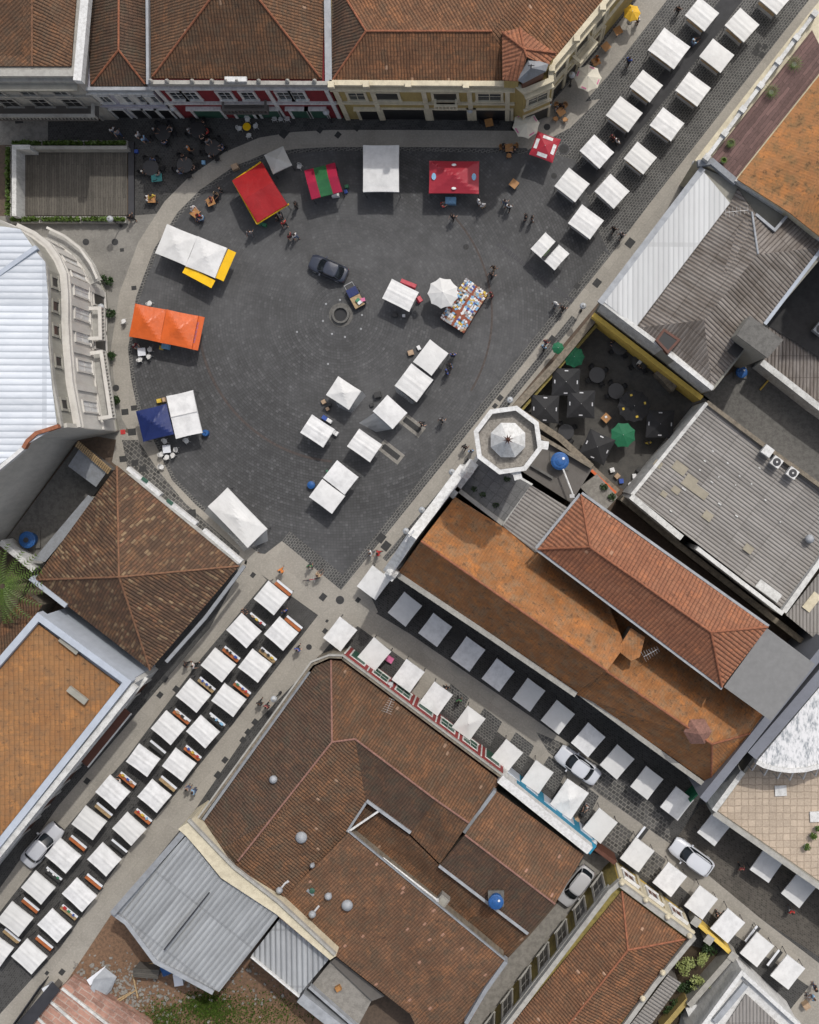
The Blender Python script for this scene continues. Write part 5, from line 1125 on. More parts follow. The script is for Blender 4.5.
parapet(t, [(698, 163), (712, 161), (737, 182)], 9.9, 9.2, .5, M['lead'], 'parapet'); parapet(t, [(736, 179), (790, 214), (822, 238)], 10.1, 9.2, .3, M['white_paint'], 'coping')
for i, (x, y) in enumerate([(795, 63), (772, 91), (731, 143), (724, 160)]):
    p = P2(x, y, 10); tt = empty('potted_plant', 'spiky potted plant on the purple-brown deck, ' + ['topmost', 'second from the top', 'third from the top', 'lowest'][i], 'plant', (p.x, p.y, 9.42), 0, 'potted plants on the deck'); mb = MB(); mb.lathe(0, 0, [(.14, 0), (.2, .3), (.18, .31)], 10); mb.build('pot', M['stone_trim'], tt); mb = MB(); sc_ = (.8, .75, .5, .35)[i]
    for k in range(16): a = k * .39; mb.add([(0, 0, .3), (math.cos(a) * sc_ * .5 - .04 * math.sin(a), math.sin(a) * sc_ * .5 + .04 * math.cos(a), .6), (math.cos(a) * sc_, math.sin(a) * sc_, .5), (math.cos(a) * sc_ * .5 + .04 * math.sin(a), math.sin(a) * sc_ * .5 - .04 * math.cos(a), .6)], [(0, 1, 2, 3)])
    mb.build('foliage', M['leaf'], tt)
# ribbed hall roof
t = empty('wide_sheet_hall', 'wide hall with light grey corrugated roof, pale patches and white parapet', 'hall')
roof_slab(t, [[(634, 495, 7.0), (708, 404, 7.0), (757, 441, 6.8), (850, 512, 6.4), (785, 611, 6.4)]], M['cement_sheet_light'], wall=M['dark_wall'], inset=.1, ang=A_B + R(90))
parapet(t, [(631, 496), (682, 538)], 7.6, 0, .5, M['white_paint'], 'parapet'); parapet(t, [(697, 548), (783, 614)], 7.3, 0, .35, M['white_clean'], 'parapet'); parapet(t, [(632, 495), (707, 403)], 7.4, 0, .3, M['white_paint'], 'parapet'); parapet(t, [(707, 402), (760, 442), (850, 507)], 7.3, 0, .35, M['old_wall'], 'parapet'); parapet(t, [(784, 612), (850, 520)], 7.2, 6.3, .45, M['white_paint'], 'parapet')
n_ = 0; PATCH = plain('pale_new_cement_sheet', (.30, .27, .21), .9, .15)
for x, y, a, b in [(680, 468, 14, 9), (690, 482, 12, 12), (700, 492, 16, 8), (664, 494, 6, 5), (708, 516, 9, 8), (749, 549, 9, 7), (658, 464, 8, 6), (676, 490, 8, 6)]:
    p = P2(x, y, 7.0); hz_ = 7.0 - .25 * max(0, (x - 660) / 100); mb = MB(); mb.box(p.x, p.y, hz_ + .003 * n_, a * S, b * S, .05, A_B); n_ += 1; mb.build('roof_patch', PATCH, t)
for x, y in [(705, 461), (719, 477), (712, 482), (736, 485), (720, 504), (728, 463), (740, 476), (752, 484), (684, 489), (700, 470), (766, 500), (737, 516), (781, 522), (671, 511), (713, 451), (760, 468)]:
    p = P2(x, y, 7.0); mb = MB(); mb.box(p.x, p.y, 7.02 - .25 * max(0, (x - 660) / 100), random.uniform(.1, .45), .12, .06, A_B); mb.build('mortar_dab', M['white_paint'], t)
p = P2(769, 591, 6.9); mb = MB(); mb.box(p.x, p.y, 6.75, 2.3, .8, .2, A_B); mb.build('duct', M['white_paint'], t)
for i, (x, y) in enumerate([(768, 451), (777, 462), (793, 473)]):
    p = P2(x, y, 7.9); t = empty('ac_unit', ['white blank-topped air conditioner, upper left of three on the grey hall roof', 'air conditioner with round fan, middle of three on the grey hall roof', 'air conditioner with round fan, lower right of three on the grey hall roof'][i], 'air conditioner', (p.x, p.y, 6.95), A_B, 'air conditioners on the grey hall roof'); mb = MB()
    for a, b in ((-.3, -.3), (.3, -.3), (.3, .3), (-.3, .3)): mb.box(a, b, .1, .06, .06, .2)
    mb.build('feet', M['dark_metal'], t); mb = MB(); mb.box(0, 0, .55, .85, .8, .7); mb.build('housing', M['white_clean'], t)
    if i: 
        mb = MB(); mb.lathe(0, 0, [(.34, .9), (.34, .93), (.1, .94)], 18); mb.build('fan', M['dark_metal'], t); mb = MB(); mb.lathe(0, 0, [(.09, .94), (.09, .99)], 10); mb.build('hub', M['white_clean'], t)
vent(810, 539, 6.5, .4, 'white roof vent near the right edge of the wide grey hall roof')
t = empty('lower_right_hall', 'small corrugated-roof building below the wide grey hall at the right edge', 'building'); roof_slab(t, [[(786, 615, 5.4), (828, 562, 5.4), (880, 600, 5.4), (835, 655, 5.4)]], M['cement_sheet_light'], wall=M['old_wall'], inset=.1)
p = P2(812, 602, 5.6); mb = MB(); mb.box(p.x, p.y, 5.53, 1.7, .8, .05, A_C); mb.build('roof_patch', M['cream_wall'], t)
t = empty('hall_retaining_wall', 'old brown-topped retaining wall between the grey hall and the bright tiled hall', 'wall'); parapet(t, [(622, 498), (680, 546), (815, 651)], 3.6, 0, .5, M['old_wall'], 'wall_body')
t = empty('garden_strip_terrace', 'small grey-paved strip with planting between orange coping and bright hall', 'terrace'); block(t, [(580, 487), (597, 474), (618, 497), (604, 512)], 0, 4.0, M['concrete'], pxh=4.0); 
for x, y in ((604, 487), (612, 497)): p = P2(x, y, 4.2); mb = MB(); leaves(mb, (p.x, p.y, 4.2), (.35, .35, .25), 90, .1, True); mb.build('planting', M['leaf_dark'], t)
# ================================================================= market stalls
def canopy_mesh(w, l, kind, mats, parent, hz=2.08, valance=.16, name='canopy', pk=.7):
    """fabric top with sagging bays (rib), or four-sided (peak), plus valance"""
    nu, nv = 17, 11; mb = MB(); vs = []
    for sgn in (0, 1):
        for j in range(nv):
            for i in range(nu):
                u, v = i / (nu - 1), j / (nv - 1); x, y = (u - .5) * l, (v - .5) * w
                if kind == 'rib':
                    z = .09 * math.sin(math.pi * v) - .028 * abs(math.sin(math.pi * v * 4)) + .01 * math.sin(9 * u + 3 * v)
                elif kind == 'flat': z = .05 * math.sin(math.pi * v) + .02 * math.sin(5 * u) * math.sin(4 * v)
                elif kind == 'gable': z = pk * (1 - abs(2 * v - 1)) + .04 * math.sin(u * 18) * abs(math.sin(math.pi * v * 2))
                elif kind == 'gablex': z = pk * (1 - abs(2 * u - 1)) + .02 * math.sin(v * 9)
                else:
                    d = max(abs(2 * u - 1), abs(2 * v - 1)); z = pk * (1 - d) ** 1.0 - .05 * math.sin(math.pi * d)
                k = 1 - .02 * math.sin(math.pi * u); x2 = x * (1 - .012 * math.sin(math.pi * v)); y2 = y * k
                vs.append((x2, y2, hz + z - .02 * sgn))
    n = nu * nv; fs = []
    for j in range(nv - 1):
        for i in range(nu - 1):
            a = j * nu + i; fs.append((a, a + 1, a + nu + 1, a + nu)); fs.append((n + a, n + a + nu, n + a + nu + 1, n + a + 1))
    ring = [i for i in range(nu)] + [j * nu + nu - 1 for j in range(1, nv)] + [(nv - 1) * nu + i for i in range(nu - 2, -1, -1)] + [j * nu for j in range(nv - 2, 0, -1)]
    base = len(vs)
    for r in ring: x, y, z = vs[r]; vs.append((x * 1.005, y * 1.005, hz - valance + .015 * math.sin(x * 9 + y * 9)))
    for k in range(len(ring)):
        a, b = ring[k], ring[(k + 1) % len(ring)]; c, d = base + k, base + (k + 1) % len(ring)
        fs.append((c, d, b, a))
    mb.add(vs, fs)
    return mb
MW = M['white_canvas']
def frame_legs(t, w, l, hz, r=.028, mat=None):
    for sx in (-1, 1):
        for sy in (-1, 1):
            mb = MB(); x, y = sx * (l / 2 - .07), sy * (w / 2 - .07); mb.tube((x, y, 0), (x, y, hz - .05), r, n=6); mb.box(x, y, .015, .09, .09, .03); mb.build('leg', mat or M['dark_metal'], t)
def make_stall(kind, w=2.02, l=2.34, hz=2.08, counter=True):
    t = empty('market_stall', 'x', 'market stall')
    canopy_mesh(w, l, kind, MW, t, hz, pk=.38).build('canopy', MW, t)
    frame_legs(t, w, l, hz)
    mb = MB()
    for s in (-1, 1): mb.tube((-l / 2 + .07, s * (w / 2 - .07), hz - .2), (l / 2 - .07, s * (w / 2 - .07), hz - .2), .02, n=5); mb.tube((s * (l / 2 - .07), -w / 2 + .07, hz - .2), (s * (l / 2 - .07), w / 2 - .07, hz - .2), .02, n=5)
    mb.build('frame', M['metal'], t)
    if counter:
        mb = MB(); mb.box(0, -w / 2 + .5, .76, l - .5, .55, .05); c = mb.build('counter', M['tan_board'], t)
        mb = MB(); mb.box(0, -w / 2 + .22, .42, l - .5, .02, .62); mb.build('skirt', M['white_canvas'], c)
    freeze(t); return t
V = {'rib': make_stall('rib'), 'flat': make_stall('flat'), 'peak': make_stall('peak')}
def make_dt(board):
    t = empty('display_table', 'x', 'display table')
    mb = MB(); mb.box(0, -.17, .80, 1.75, .32, .04); mb.build('table_top', M[board], t)
    mb = MB(); mb.box(0, .11, .9, 1.75, .2, .04); mb.build('shelf', M['white_board'], t)
    for sx in (-.8, .8):
        for sy in (-.28, .2): mb = MB(); mb.tube((sx, sy, 0), (sx, sy, .79 if sy < 0 else .88), .02, n=5); mb.build('leg', M['dark_metal'], t)
    freeze(t); return t
DT = {k: make_dt(k) for k in ('orange_board', 'tan_board', 'inlay')}
goods_m = [plain('goods_' + n, c, .5, .3, 4) for n, c in (('white', (.7, .7, .7)), ('red', (.45, .03, .03)), ('blue', (.03, .08, .35)), ('yellow', (.6, .42, .05)), ('dark', (.03, .03, .03)), ('green', (.04, .2, .1)), ('tan', (.4, .28, .18)), ('skyblue', (.2, .4, .6)), ('pink', (.6, .15, .3)), ('grey', (.3, .31, .32)), ('silver', (.48, .48, .5)))]
def own(o, m):
    """give this copy its own material while the mesh stays shared"""
    for s_ in o.material_slots[:1]: s_.link = 'OBJECT'; s_.material = m
mb = MB(); mb.box(0, 0, .5, 1, 1, 1); mb.box(0, 0, 1.02, .8, .8, .04); BOXP = mb.build('goods_box', goods_m[0]); BOX_USED = [0]
def goods(x, y, z, sx, sy, sz, rz, mi, lab, cat='box', name='goods_box', group=None):
    if BOX_USED[0] == 0: o = BOXP
    else: o = BOXP.copy(); C.objects.link(o)
    BOX_USED[0] += 1; o.name = name; p = P2(x, y, z); o.location = (p.x, p.y, z); o.scale = (sx, sy, sz); o.rotation_euler = (0, 0, rz)
    own(o, goods_m[mi]); tag(o, lab, cat, group); return o
ORD = ['first', 'second', 'third', 'fourth', 'fifth', 'sixth', 'seventh', 'eighth', 'ninth', 'tenth', 'eleventh', 'twelfth']
AC_ = R(-39.5); AB_ = R(52.5)
rows = {
 'C_left': ([(271, 598), (244, 631), (218, 665), (193, 696), (168, 728), (143, 760), (113, 792), (89, 823), (63, 856), (38, 888), (15, 919), (-4, 950)], AC_, 'left row, lower-left street', 'white stalls along the lower-left street, left row'),
 'C_right': ([(281, 634), (255, 666), (229, 700), (203, 732), (179, 765), (154, 796), (129, 829), (104, 860), (79, 895), (54, 926), (29, 957)], AC_, 'right row, lower-left street', 'white stalls along the lower-left street, right row'),
 'A_left': ([(572, 185), (597, 151), (624, 114), (646, 86), (669, 48), (702, 14)], AC_, 'left row, upper-right street', 'white stalls along the upper-right street, left row'),
 'A_right': ([(586, 222), (612, 191), (640, 158), (667, 124), (693, 89), (717, 55), (742, 25), (774, -2)], AC_, 'right row, upper-right street', 'white stalls along the upper-right street, right row'),
 'B_up': ([(374, 583), (405, 609), (435, 630), (468, 654), (498, 675), (529, 695), (558, 717), (588, 740), (617, 762), (647, 783), (677, 804), (714, 830), (767, 866), (799, 891)], AB_, 'shaded row beside the long church', 'white stalls in the shade of the long church'),
 'B_low': ([(340, 634), (374, 655), (408, 676), (436, 699), (469, 723), (506, 757), (537, 777), (569, 799), (600, 826), (637, 855), (670, 880), (701, 903), (728, 926), (757, 950), (788, 972)], AB_, 'sunny row along red, teal and yellow fronts', 'white stalls along the red, teal and yellow fronts'),
}
special = {('B_low', 4): 'peak', ('B_low', 7): 'peak', ('A_right', 5): 'flat', ('B_up', 0): 'flat'}
k = 0
ORD += ['thirteenth', 'fourteenth', 'fifteenth']
for rn, (pts, ang, where, grp) in rows.items():
    for i, (x, y) in enumerate(pts):
        kind = special.get((rn, i), 'rib' if rn[0] in 'AC' else 'flat'); p = P2(x, y, 2.1)
        extra = 'peaked' if kind == 'peak' else 'white'
        s_ = 1.0; 
        if (rn, i) == ('A_left', 4): s_ = 1.18
        if (rn, i) == ('A_right', 7): s_ = 1.0
        if (rn, i) == ('B_low', 7): s_ = 1.2
        if (rn, i) == ('A_left', 2): s_ = 1.1
        lab = f'{extra} canopy stall, {ORD[i]} from the plaza, {where}'
        o = place(V[kind], (p.x, p.y, 0), ang + random.uniform(-.035, .035), lab, grp, (s_ * random.uniform(.95, 1.04), s_ * random.uniform(.95, 1.04), random.uniform(.95, 1.05)))
        o.rotation_euler = (random.uniform(-.012, .012), random.uniform(-.012, .012), ang + random.uniform(-.06, .06))
        if rn[0] == 'C':
            bd = ['orange_board', 'tan_board', 'orange_board', 'inlay'][(i * 7 + (rn == 'C_right') * 2) % 4]
            n = Vector((math.cos(ang + math.pi / 2), math.sin(ang + math.pi / 2))); q = p + n * 1.22 + Vector((math.cos(ang), math.sin(ang))) * .2
            place(DT[bd], (q.x, q.y, 0), ang, f'display table behind {ORD[i]} stall from the plaza, {where}', 'display tables behind the street stalls')
            if i in (1, 2, 3, 6, 9, 4):
                for j in range(3): 
                    q2 = q - Vector((math.cos(ang), math.sin(ang))) * (.55 - .5 * j + random.uniform(-.1, .1)); px, py = q2.x / (S * (H - .8) / H) + NX, NY - q2.y / (S * (H - .8) / H)
                    goods(px, py, .94, random.uniform(.15, .35), random.uniform(.12, .2), .15, ang, random.randrange(8), f'{["near", "middle", "far"][j]} box on display table behind {ORD[i]} stall, {where}', group='boxes of goods on display tables')
        k += 1
# counter tables beside sunny row
dk = DT['inlay']
for i, (x, y) in enumerate([(752, 934), (640, 835), (774, 958)]):
    p = P2(x, y, .8); place(dk, (p.x, p.y, 0), AB_, ['narrow dark table between the two last yellow-wall stalls', 'narrow dark table beside the stall opposite the alley mouth', 'narrow dark table beside the last stall at the bottom edge'][i], 'tables between the sunny stalls')

# ================================================================= tents and kiosks in the plaza
def quad_frame(q, h):
    """centre, size and angle of a canopy from its four pixel corners (left, top, right, bottom)"""
    w_ = [P2(*p, h) for p in q]; c = sum(w_, Vector((0, 0))) / 4
    ex = (w_[2] - w_[1] + w_[3] - w_[0]) / 2; ey = (w_[1] - w_[0] + w_[2] - w_[3]) / 2
    return c, ex.length, ey.length, math.atan2(ex.y, ex.x)
def tent(q, kind, mat, lab, hz=2.3, pk=.7, name='market_tent', cat='tent', skirts=None, legmat=None, group=None, valance=.2, stripe=None):
    c, l, w_, a = quad_frame(q, hz); t = empty(name, lab, cat, (c.x, c.y, 0), a, group)
    mb = canopy_mesh(w_, l, kind, mat, t, hz, valance, pk=pk)
    if stripe:
        for i in range(len(mb.f)):
            f = mb.f[i]; cx = sum(mb.v[j][0] for j in f) / len(f); cy = sum(mb.v[j][1] for j in f) / len(f)
            v = (cx / l if stripe[0] == 'x' else cy / w_) + .5
            if stripe[1] < v < stripe[2]: mb.m[i] = 1
        mb.build('canopy', [mat, stripe[3]], t)
    else: mb.build('canopy', mat, t)
    frame_legs(t, w_, l, hz); return t, l, w_
tent([(155, 253), (167, 224), (197, 236), (186, 266)], 'peak', MW, 'left half of the long white double tent with yellow awnings', pk=.35, group='halves of the long white double tent')
t, l, w_ = tent([(186, 266), (197, 236), (228, 248), (214, 278)], 'peak', MW, 'right half of the long white double tent, with yellow awnings', pk=.35, group='halves of the long white double tent')
for q, nm in (([(183, 272), (186, 266), (216, 280), (211, 289)], 0), ([(216, 278), (228, 249), (235, 252), (225, 282)], 1)):
    c, l2, w2, a = quad_frame(q, 2.0); mb = MB(); mb.box(0, 0, 0, l2, w2, .04); o = mb.build('side_awning', M['yellow_vinyl'], None); o.location = (c.x, c.y, 2.05); o.rotation_euler = (0, 0, a)
    o.parent = t; o.matrix_parent_inverse = (Matrix.Translation(t.location) @ Matrix.Rotation(t.rotation_euler.z, 4, 'Z')).inverted()
tent([(233, 181), (261, 162), (288, 204), (257, 223)], 'gablex', M['red_vinyl'], 'big shiny red gabled tent edged in yellow, upper plaza', 2.5, .65)
t = bpy.data.objects['market_tent.002'] if 'market_tent.002' in bpy.data.objects else t
q = [P(233, 181, 2.28), P(261, 162, 2.28), P(289, 204, 2.28), P(257, 224, 2.28)]
tn = [o for o in bpy.data.objects if o.get('label', '').startswith('big shiny red')][0]
inv = (Matrix.Translation(tn.location) @ Matrix.Rotation(tn.rotation_euler.z, 4, 'Z')).inverted()
for i in (0, 2, 3): mb = MB(); mb.tube(inv @ q[i], inv @ q[(i + 1) % 4], .07, n=6); mb.build('yellow_edge', M['yellow_vinyl'], tn)
tent([(264, 155), (283, 146), (292, 165), (273, 174)], 'peak', M['grey_canvas'], 'small white peaked tent beside the big red gabled tent', 2.2, .45)
tent([(304, 171), (335, 162), (342, 191), (312, 200)], 'gablex', M['crimson_vinyl'], 'small crimson gabled tent with a broad green stripe', 2.3, .5, stripe=('y', .32, .68, M['green_vinyl']))
tent([(363, 192), (363, 145), (399, 145), (399, 192)], 'rib', MW, 'white rectangular tent with four ribs, half in the house shadow', 2.5)
t, l, w_ = tent([(429, 193), (429, 161), (479, 161), (479, 194)], 'peak', M['red_canvas'], 'wide crimson tent with small white emblems, upper plaza', 2.4, .8)
for a, b, c_, d in ((0, .36, .45, .14), (0, -.36, .45, .14), (-.40, 0, .14, .45), (.40, 0, .14, .45)):
    mb = MB(); k_ = max(abs(a), abs(b)) * 2; z = 2.4 + .8 * (1 - k_) + .03; mb.lathe(a * l, b * w_, [(.22 if c_ > d else .13, z - .02), (.2, z + .04)], 10, sy=.55 if c_ > d else 1.6); mb.build('emblem', goods_m[7] if a else goods_m[0], t)
tent([(129, 336), (135, 304), (166, 309), (160, 343)], 'peak', M['orange_vinyl'], 'left half of the shiny orange double tent', 2.3, .45, group='halves of the orange double tent')
t, l, w_ = tent([(160, 343), (166, 309), (198, 316), (192, 349)], 'peak', M['orange_vinyl'], 'right half of the shiny orange double tent with lettered flap', 2.3, .45, group='halves of the orange double tent')
mb = MB(); mb.box(l / 2 + .27, 0, 2.12, .52, w_, .04); fl = mb.build('flap', M['orange_vinyl'], t); mb = MB()
pm = plain('purple_lettering', (.16, .13, .38), .5, .1)
for i in range(15):   # unreadable strip of purple letters running down the flap
    y = (i - 7) * .125; x = l / 2 + .02
    mb.box(x, y, 2.17, .2, .025, .012); 
    if i % 3: mb.box(x + .09, y + .04, 2.17, .025, .055, .012)
    if i % 2: mb.box(x - .09, y + .04, 2.17, .025, .055, .012)
mb.build('lettering', pm, fl)
tent([(143, 442), (136, 411), (166, 404), (174, 434)], 'peak', M['blue_canvas'], 'navy blue peaked tent touching a white tent, left plaza', 2.3, .75)
t, l, w_ = tent([(175, 439), (167, 396), (193, 390), (202, 433)], 'rib', MW, 'white double-bay tent beside the navy blue tent', 2.35)
mb = MB(); mb.box(0, 0, 2.5, l, .05, .03); mb.build('seam', M['metal'], t)
t, l, w_ = tent([(208, 507), (227, 487), (267, 529), (248, 548)], 'peak', MW, 'long ragged white tent with loose plastic sheet, lower left plaza', 2.3, .3)
mb = MB(); vs = []
def plastic(t, pts, n=10, nm='plastic_sheet'):
    """hanging, crumpled clear plastic between two pixel polylines (top, bottom)"""
    inv = (Matrix.Translation(t.location) @ Matrix.Rotation(t.rotation_euler.z, 4, 'Z')).inverted(); mb = MB(); vs = []; m_ = 5; top, bot = pts
    def samp(L, s_):
        s_ *= len(L) - 1; i = min(int(s_), len(L) - 2); f_ = s_ - i; a, b = L[i], L[i + 1]; return tuple(a[k] * (1 - f_) + b[k] * f_ for k in range(3))
    for i in range(n + 1):
        a, b = samp(top, i / n), samp(bot, i / n)
        for j in range(m_ + 1): f_ = j / m_; q = P(a[0] * (1 - f_) + b[0] * f_, a[1] * (1 - f_) + b[1] * f_, a[2] * (1 - f_) + b[2] * f_ + .08 * math.sin(i * 2.1 + j) * (f_ > 0)); vs.append(inv @ q)
    fs = [(i * (m_ + 1) + j, i * (m_ + 1) + j + 1, (i + 1) * (m_ + 1) + j + 1, (i + 1) * (m_ + 1) + j) for i in range(n) for j in range(m_)]
    mb.add(vs, fs); mb.smooth = True; mb.build(nm, M['plastic_sheet'], t)
plastic(t, ([(208, 507, 2.2), (230, 528, 2.2), (248, 548, 2.2), (267, 530, 2.2)], [(204, 512, .9), (226, 532, .8), (244, 551, .8), (268, 541, .7)]), 24)
t, l, w_ = tent([(382, 298), (392, 279), (419, 292), (409, 312)], 'rib', MW, 'white tent with red cloths hanging behind it, right of the cart', 2.2)
for i, (a, b) in enumerate((((401, 281), (416, 287)), ((418, 297), (421, 302)))):
    A_, B_ = P(*a, 1.9), P(*b, 1.9); inv = (Matrix.Translation(t.location) @ Matrix.Rotation(t.rotation_euler.z, 4, 'Z')).inverted(); mb = MB(); mb.tube(inv @ A_, inv @ B_, .28, n=5); mb.build('hanging_cloth', M['red_canvas'], t)
t, l, w_ = tent([(395, 385), (411, 364), (435, 380), (415, 402)], 'rib', MW, 'lower left half of the white double tent near the book table', 2.3, group='halves of the white double tent by the book table')
plastic(t, ([(395, 386, 2.15), (415, 403, 2.15)], [(396, 392, 1.2), (412, 404, .9)]))
tent([(412, 361), (431, 340), (448, 353), (432, 376)], 'flat', MW, 'upper right half of the white double tent near the book table', 2.35, group='halves of the white double tent by the book table')
t, l, w_ = tent([(326, 395), (338, 376), (361, 391), (349, 410)], 'peak', MW, 'white shiny tent wrapped in plastic, topmost of the four small central tents', 2.2, .35)
plastic(t, ([(335, 401, 2.1), (349, 410, 2.1), (362, 391, 2.1)], [(338, 407, .8), (352, 413, .7), (366, 396, .7)]), 16)
t, l, w_ = tent([(300, 432), (312, 415), (335, 429), (323, 448)], 'rib', MW, 'white tent, leftmost of the four small central tents', 2.2)
t, l, w_ = tent([(373, 411), (387, 395), (407, 412), (393, 430)], 'flat', MW, 'white tent with a clear plastic sheet pulled out to its left', 2.2)
plastic(t, ([(374, 413, 2.1), (393, 429, 2.1)], [(359, 423, .5), (376, 432, .4)]))
t, l, w_ = tent([(346, 446), (360, 429), (382, 445), (370, 462)], 'rib', M['cream_canvas'] if False else MW, 'white tent with brown rear shelf, beside the grey paving rectangle', 2.2)
tent([(323, 478), (337, 460), (358, 477), (345, 495)], 'flat', MW, 'upper half of the plain white double tent, lower plaza', 2.35, group='halves of the plain white double tent')
tent([(309, 497), (322, 479), (345, 496), (332, 514)], 'flat', MW, 'lower half of the plain white double tent, lower plaza', 2.35, group='halves of the plain white double tent')
t, l, w_ = tent([(530, 248), (546, 233), (569, 253), (555, 271)], 'rib', MW, 'white stall with a dark open strip across its canopy, at the street mouth', 2.2, name='market_stall', cat='market stall')
mb = MB(); mb.box(0, 0, 2.36, .38, w_ * .99, .03); mb.build('dark_strip', M['black_canvas'], t); mb = MB(); mb.box(-.1, -.3, 2.39, .12, .8, .02); mb.build('leaf_spray', M['leaf_dark'], t)
goods(355, 585, 0, .01, .01, .01, 0, 0, 'x') if False else None

# parasols
def parasol(x, y, r, n, mat, lab, h=2.3, pk=.5, rz=0.0, square=False, stripes=None, group=None):
    p = P2(x, y, h); t = empty('parasol', lab, 'parasol', (p.x, p.y, 0), rz, group); mb = MB(); pts = []
    N_ = n * 4
    for k in range(N_):
        a = 2 * math.pi * k / N_; seg = 2 * math.pi / n; f_ = (a % seg) / seg; rr_ = r * math.cos(seg / 2) / math.cos((f_ - .5) * seg) * (1 - .05 * math.sin(math.pi * f_)); pts.append((rr_ * math.cos(a), rr_ * math.sin(a)))
    vs = [(0, 0, h + pk)] + [(x_ * .5, y_ * .5, h + pk * .55) for x_, y_ in pts] + [(x_, y_, h) for x_, y_ in pts] + [(x_, y_, h - .12) for x_, y_ in pts]
    fs = [(0, 1 + i, 1 + (i + 1) % N_) for i in range(N_)] + [(1 + i, 1 + N_ + i, 1 + N_ + (i + 1) % N_, 1 + (i + 1) % N_) for i in range(N_)] + [(1 + N_ + i, 1 + 2 * N_ + i, 1 + 2 * N_ + (i + 1) % N_, 1 + N_ + (i + 1) % N_) for i in range(N_)]
    mb.add(vs, fs); can = mb.build('canopy', mat, t)
    mb = MB(); mb.tube((0, 0, 0), (0, 0, h + pk + .12), .025, n=8); mb.build('pole', M['metal'], t); mb = MB(); mb.lathe(0, 0, [(.26, 0), (.24, .08), (.05, .12)], 12); mb.build('base', M['concrete_dark'], t)
    if stripes:
        sm, ks, ln, wd, fr = stripes
        for k in ks:
            a = 2 * math.pi * (k + .5) / n; rm = r * math.cos(math.pi / n); d = rm * fr; z = h + pk * (1 - fr) * (1.1 if fr < .5 else 1.1) + .035
            mb = MB(); tt = -math.atan2(pk, rm); c_, s_ = math.cos(a), math.sin(a)
            q = [(d - wd / 2, -ln / 2), (d + wd / 2, -ln / 2), (d + wd / 2, ln / 2), (d - wd / 2, ln / 2)]
            mb.add([(u * c_ - v * s_, u * s_ + v * c_, h + pk * (1 - u / rm) * 1.08 + .03) for u, v in q], [(0, 1, 2, 3)]); mb.build('printed_mark', sm, can)
    return t
parasol(545, 147, 1.55, 4, M['red_canvas'], 'small square red parasol with four white bars, by the corner house', 2.4, .5, R(25), stripes=(goods_m[0], (0, 1, 2, 3), .9, .3, .72))
parasol(526, 125, 1.22, 8, M['cream_canvas'], 'large cream octagonal parasol in shade under the ochre corner', 2.4, .4, R(10), stripes=(goods_m[8], (0, 2, 4, 6), .5, .1, .85))
parasol(588, 78, 1.22, 8, M['cream_canvas'], 'large cream octagonal parasol in sun beside the ochre house', 2.4, .4, R(0), stripes=(goods_m[8], (1, 3, 5, 7), .45, .1, .85))
parasol(632, 13, .78, 7, M['yellow_canvas'], 'yellow parasol beside the ochre house at the top edge', 2.3, .4)
parasol(443, 293, 1.38, 9, MW, 'white scalloped parasol over the colourful book table', 2.5, .5, R(22))
parasol(623, 435, 1.15, 8, M['green_canvas'], 'green octagonal parasol in the dark beer garden', 2.3, .35, R(22))
parasol(574, 357, .95, 8, M['green_canvas'], 'green parasol inside the beer garden against the street wall', 2.2, .35)
parasol(558, 348, .55, 8, M['green_canvas'], 'small green parasol on the pavement side of the brown-topped wall', 2.2, .25)
wm = goods_m[0]
for x, y, lab, rz in ((566, 382, 'nearest the street wall', .75), (581, 404, 'in the middle of the court', .75), (545, 409, 'nearest the octagonal tower', .75), (597, 447, 'beside the green parasol, at the rear wall', .35), (660, 424, 'in the right corner of the court', .75)):
    parasol(x, y, 1.75, 4, M['black_canvas'], 'black square parasol with white crescents ' + lab, 2.4, .4, rz, stripes=(goods_m[10], (0, 1, 2, 3), .32, .1, .8), group='black parasols with white crescents')
parasol(634, 406, 1.45, 12, M['black_canvas'], 'large round black parasol with small yellow marks', 2.5, .4, 0, stripes=(goods_m[3], (0, 3, 6, 9), .22, .18, .7))

# tables, chairs
def make_chair(mat):
    t = empty('plastic_chair', 'x', 'chair'); mb = MB(); mb.lathe(0, 0, [(.19, .41), (.22, .45), (.2, .46)], 12); mb.build('seat', mat, t)
    mb = MB()
    for i in range(7): a = R(-60 + 20 * i) - math.pi / 2; mb.tube((math.cos(a) * .22, math.sin(a) * .22, .45), (math.cos(a) * .26, math.sin(a) * .26, .82 if abs(i - 3) < 3 else .65), .035, n=5)
    mb.build('backrest', mat, t)
    for sx in (-.17, .17):
        for sy in (-.17, .17): mb = MB(); mb.tube((sx, sy, .42), (sx * 1.25, sy * 1.25, 0), .02, n=5); mb.build('leg', mat, t)
    freeze(t); return t
def make_table(top, r=None, sx=.7, sy=.7, h=.74):
    t = empty('cafe_table', 'x', 'table'); mb = MB()
    if r: mb.lathe(0, 0, [(r, h - .04), (r, h), (r * .98, h + .005)], 20)
    else: mb.box(0, 0, h - .015, sx, sy, .035)
    mb.build('table_top', top, t)
    for a in range(4):
        x, y = ((-1) ** (a // 2)) * sx * .4, ((-1) ** (a % 2)) * sy * .4; mb = MB(); mb.tube((x, y, 0), (x, y, h - .04), .022, n=5); mb.build('leg', M['dark_metal'], t)
    freeze(t); return t
CW, CD, CWd = make_chair(M['white_clean']), make_chair(M['black_canvas']), make_chair(M['table_wood'])
TW, TD, TWd, TY = make_table(M['white_board']), make_table(plain('black_table_top', (.02, .02, .022), .35), r=.72), make_table(M['table_wood']), make_table(M['yellow_vinyl'], r=.36)
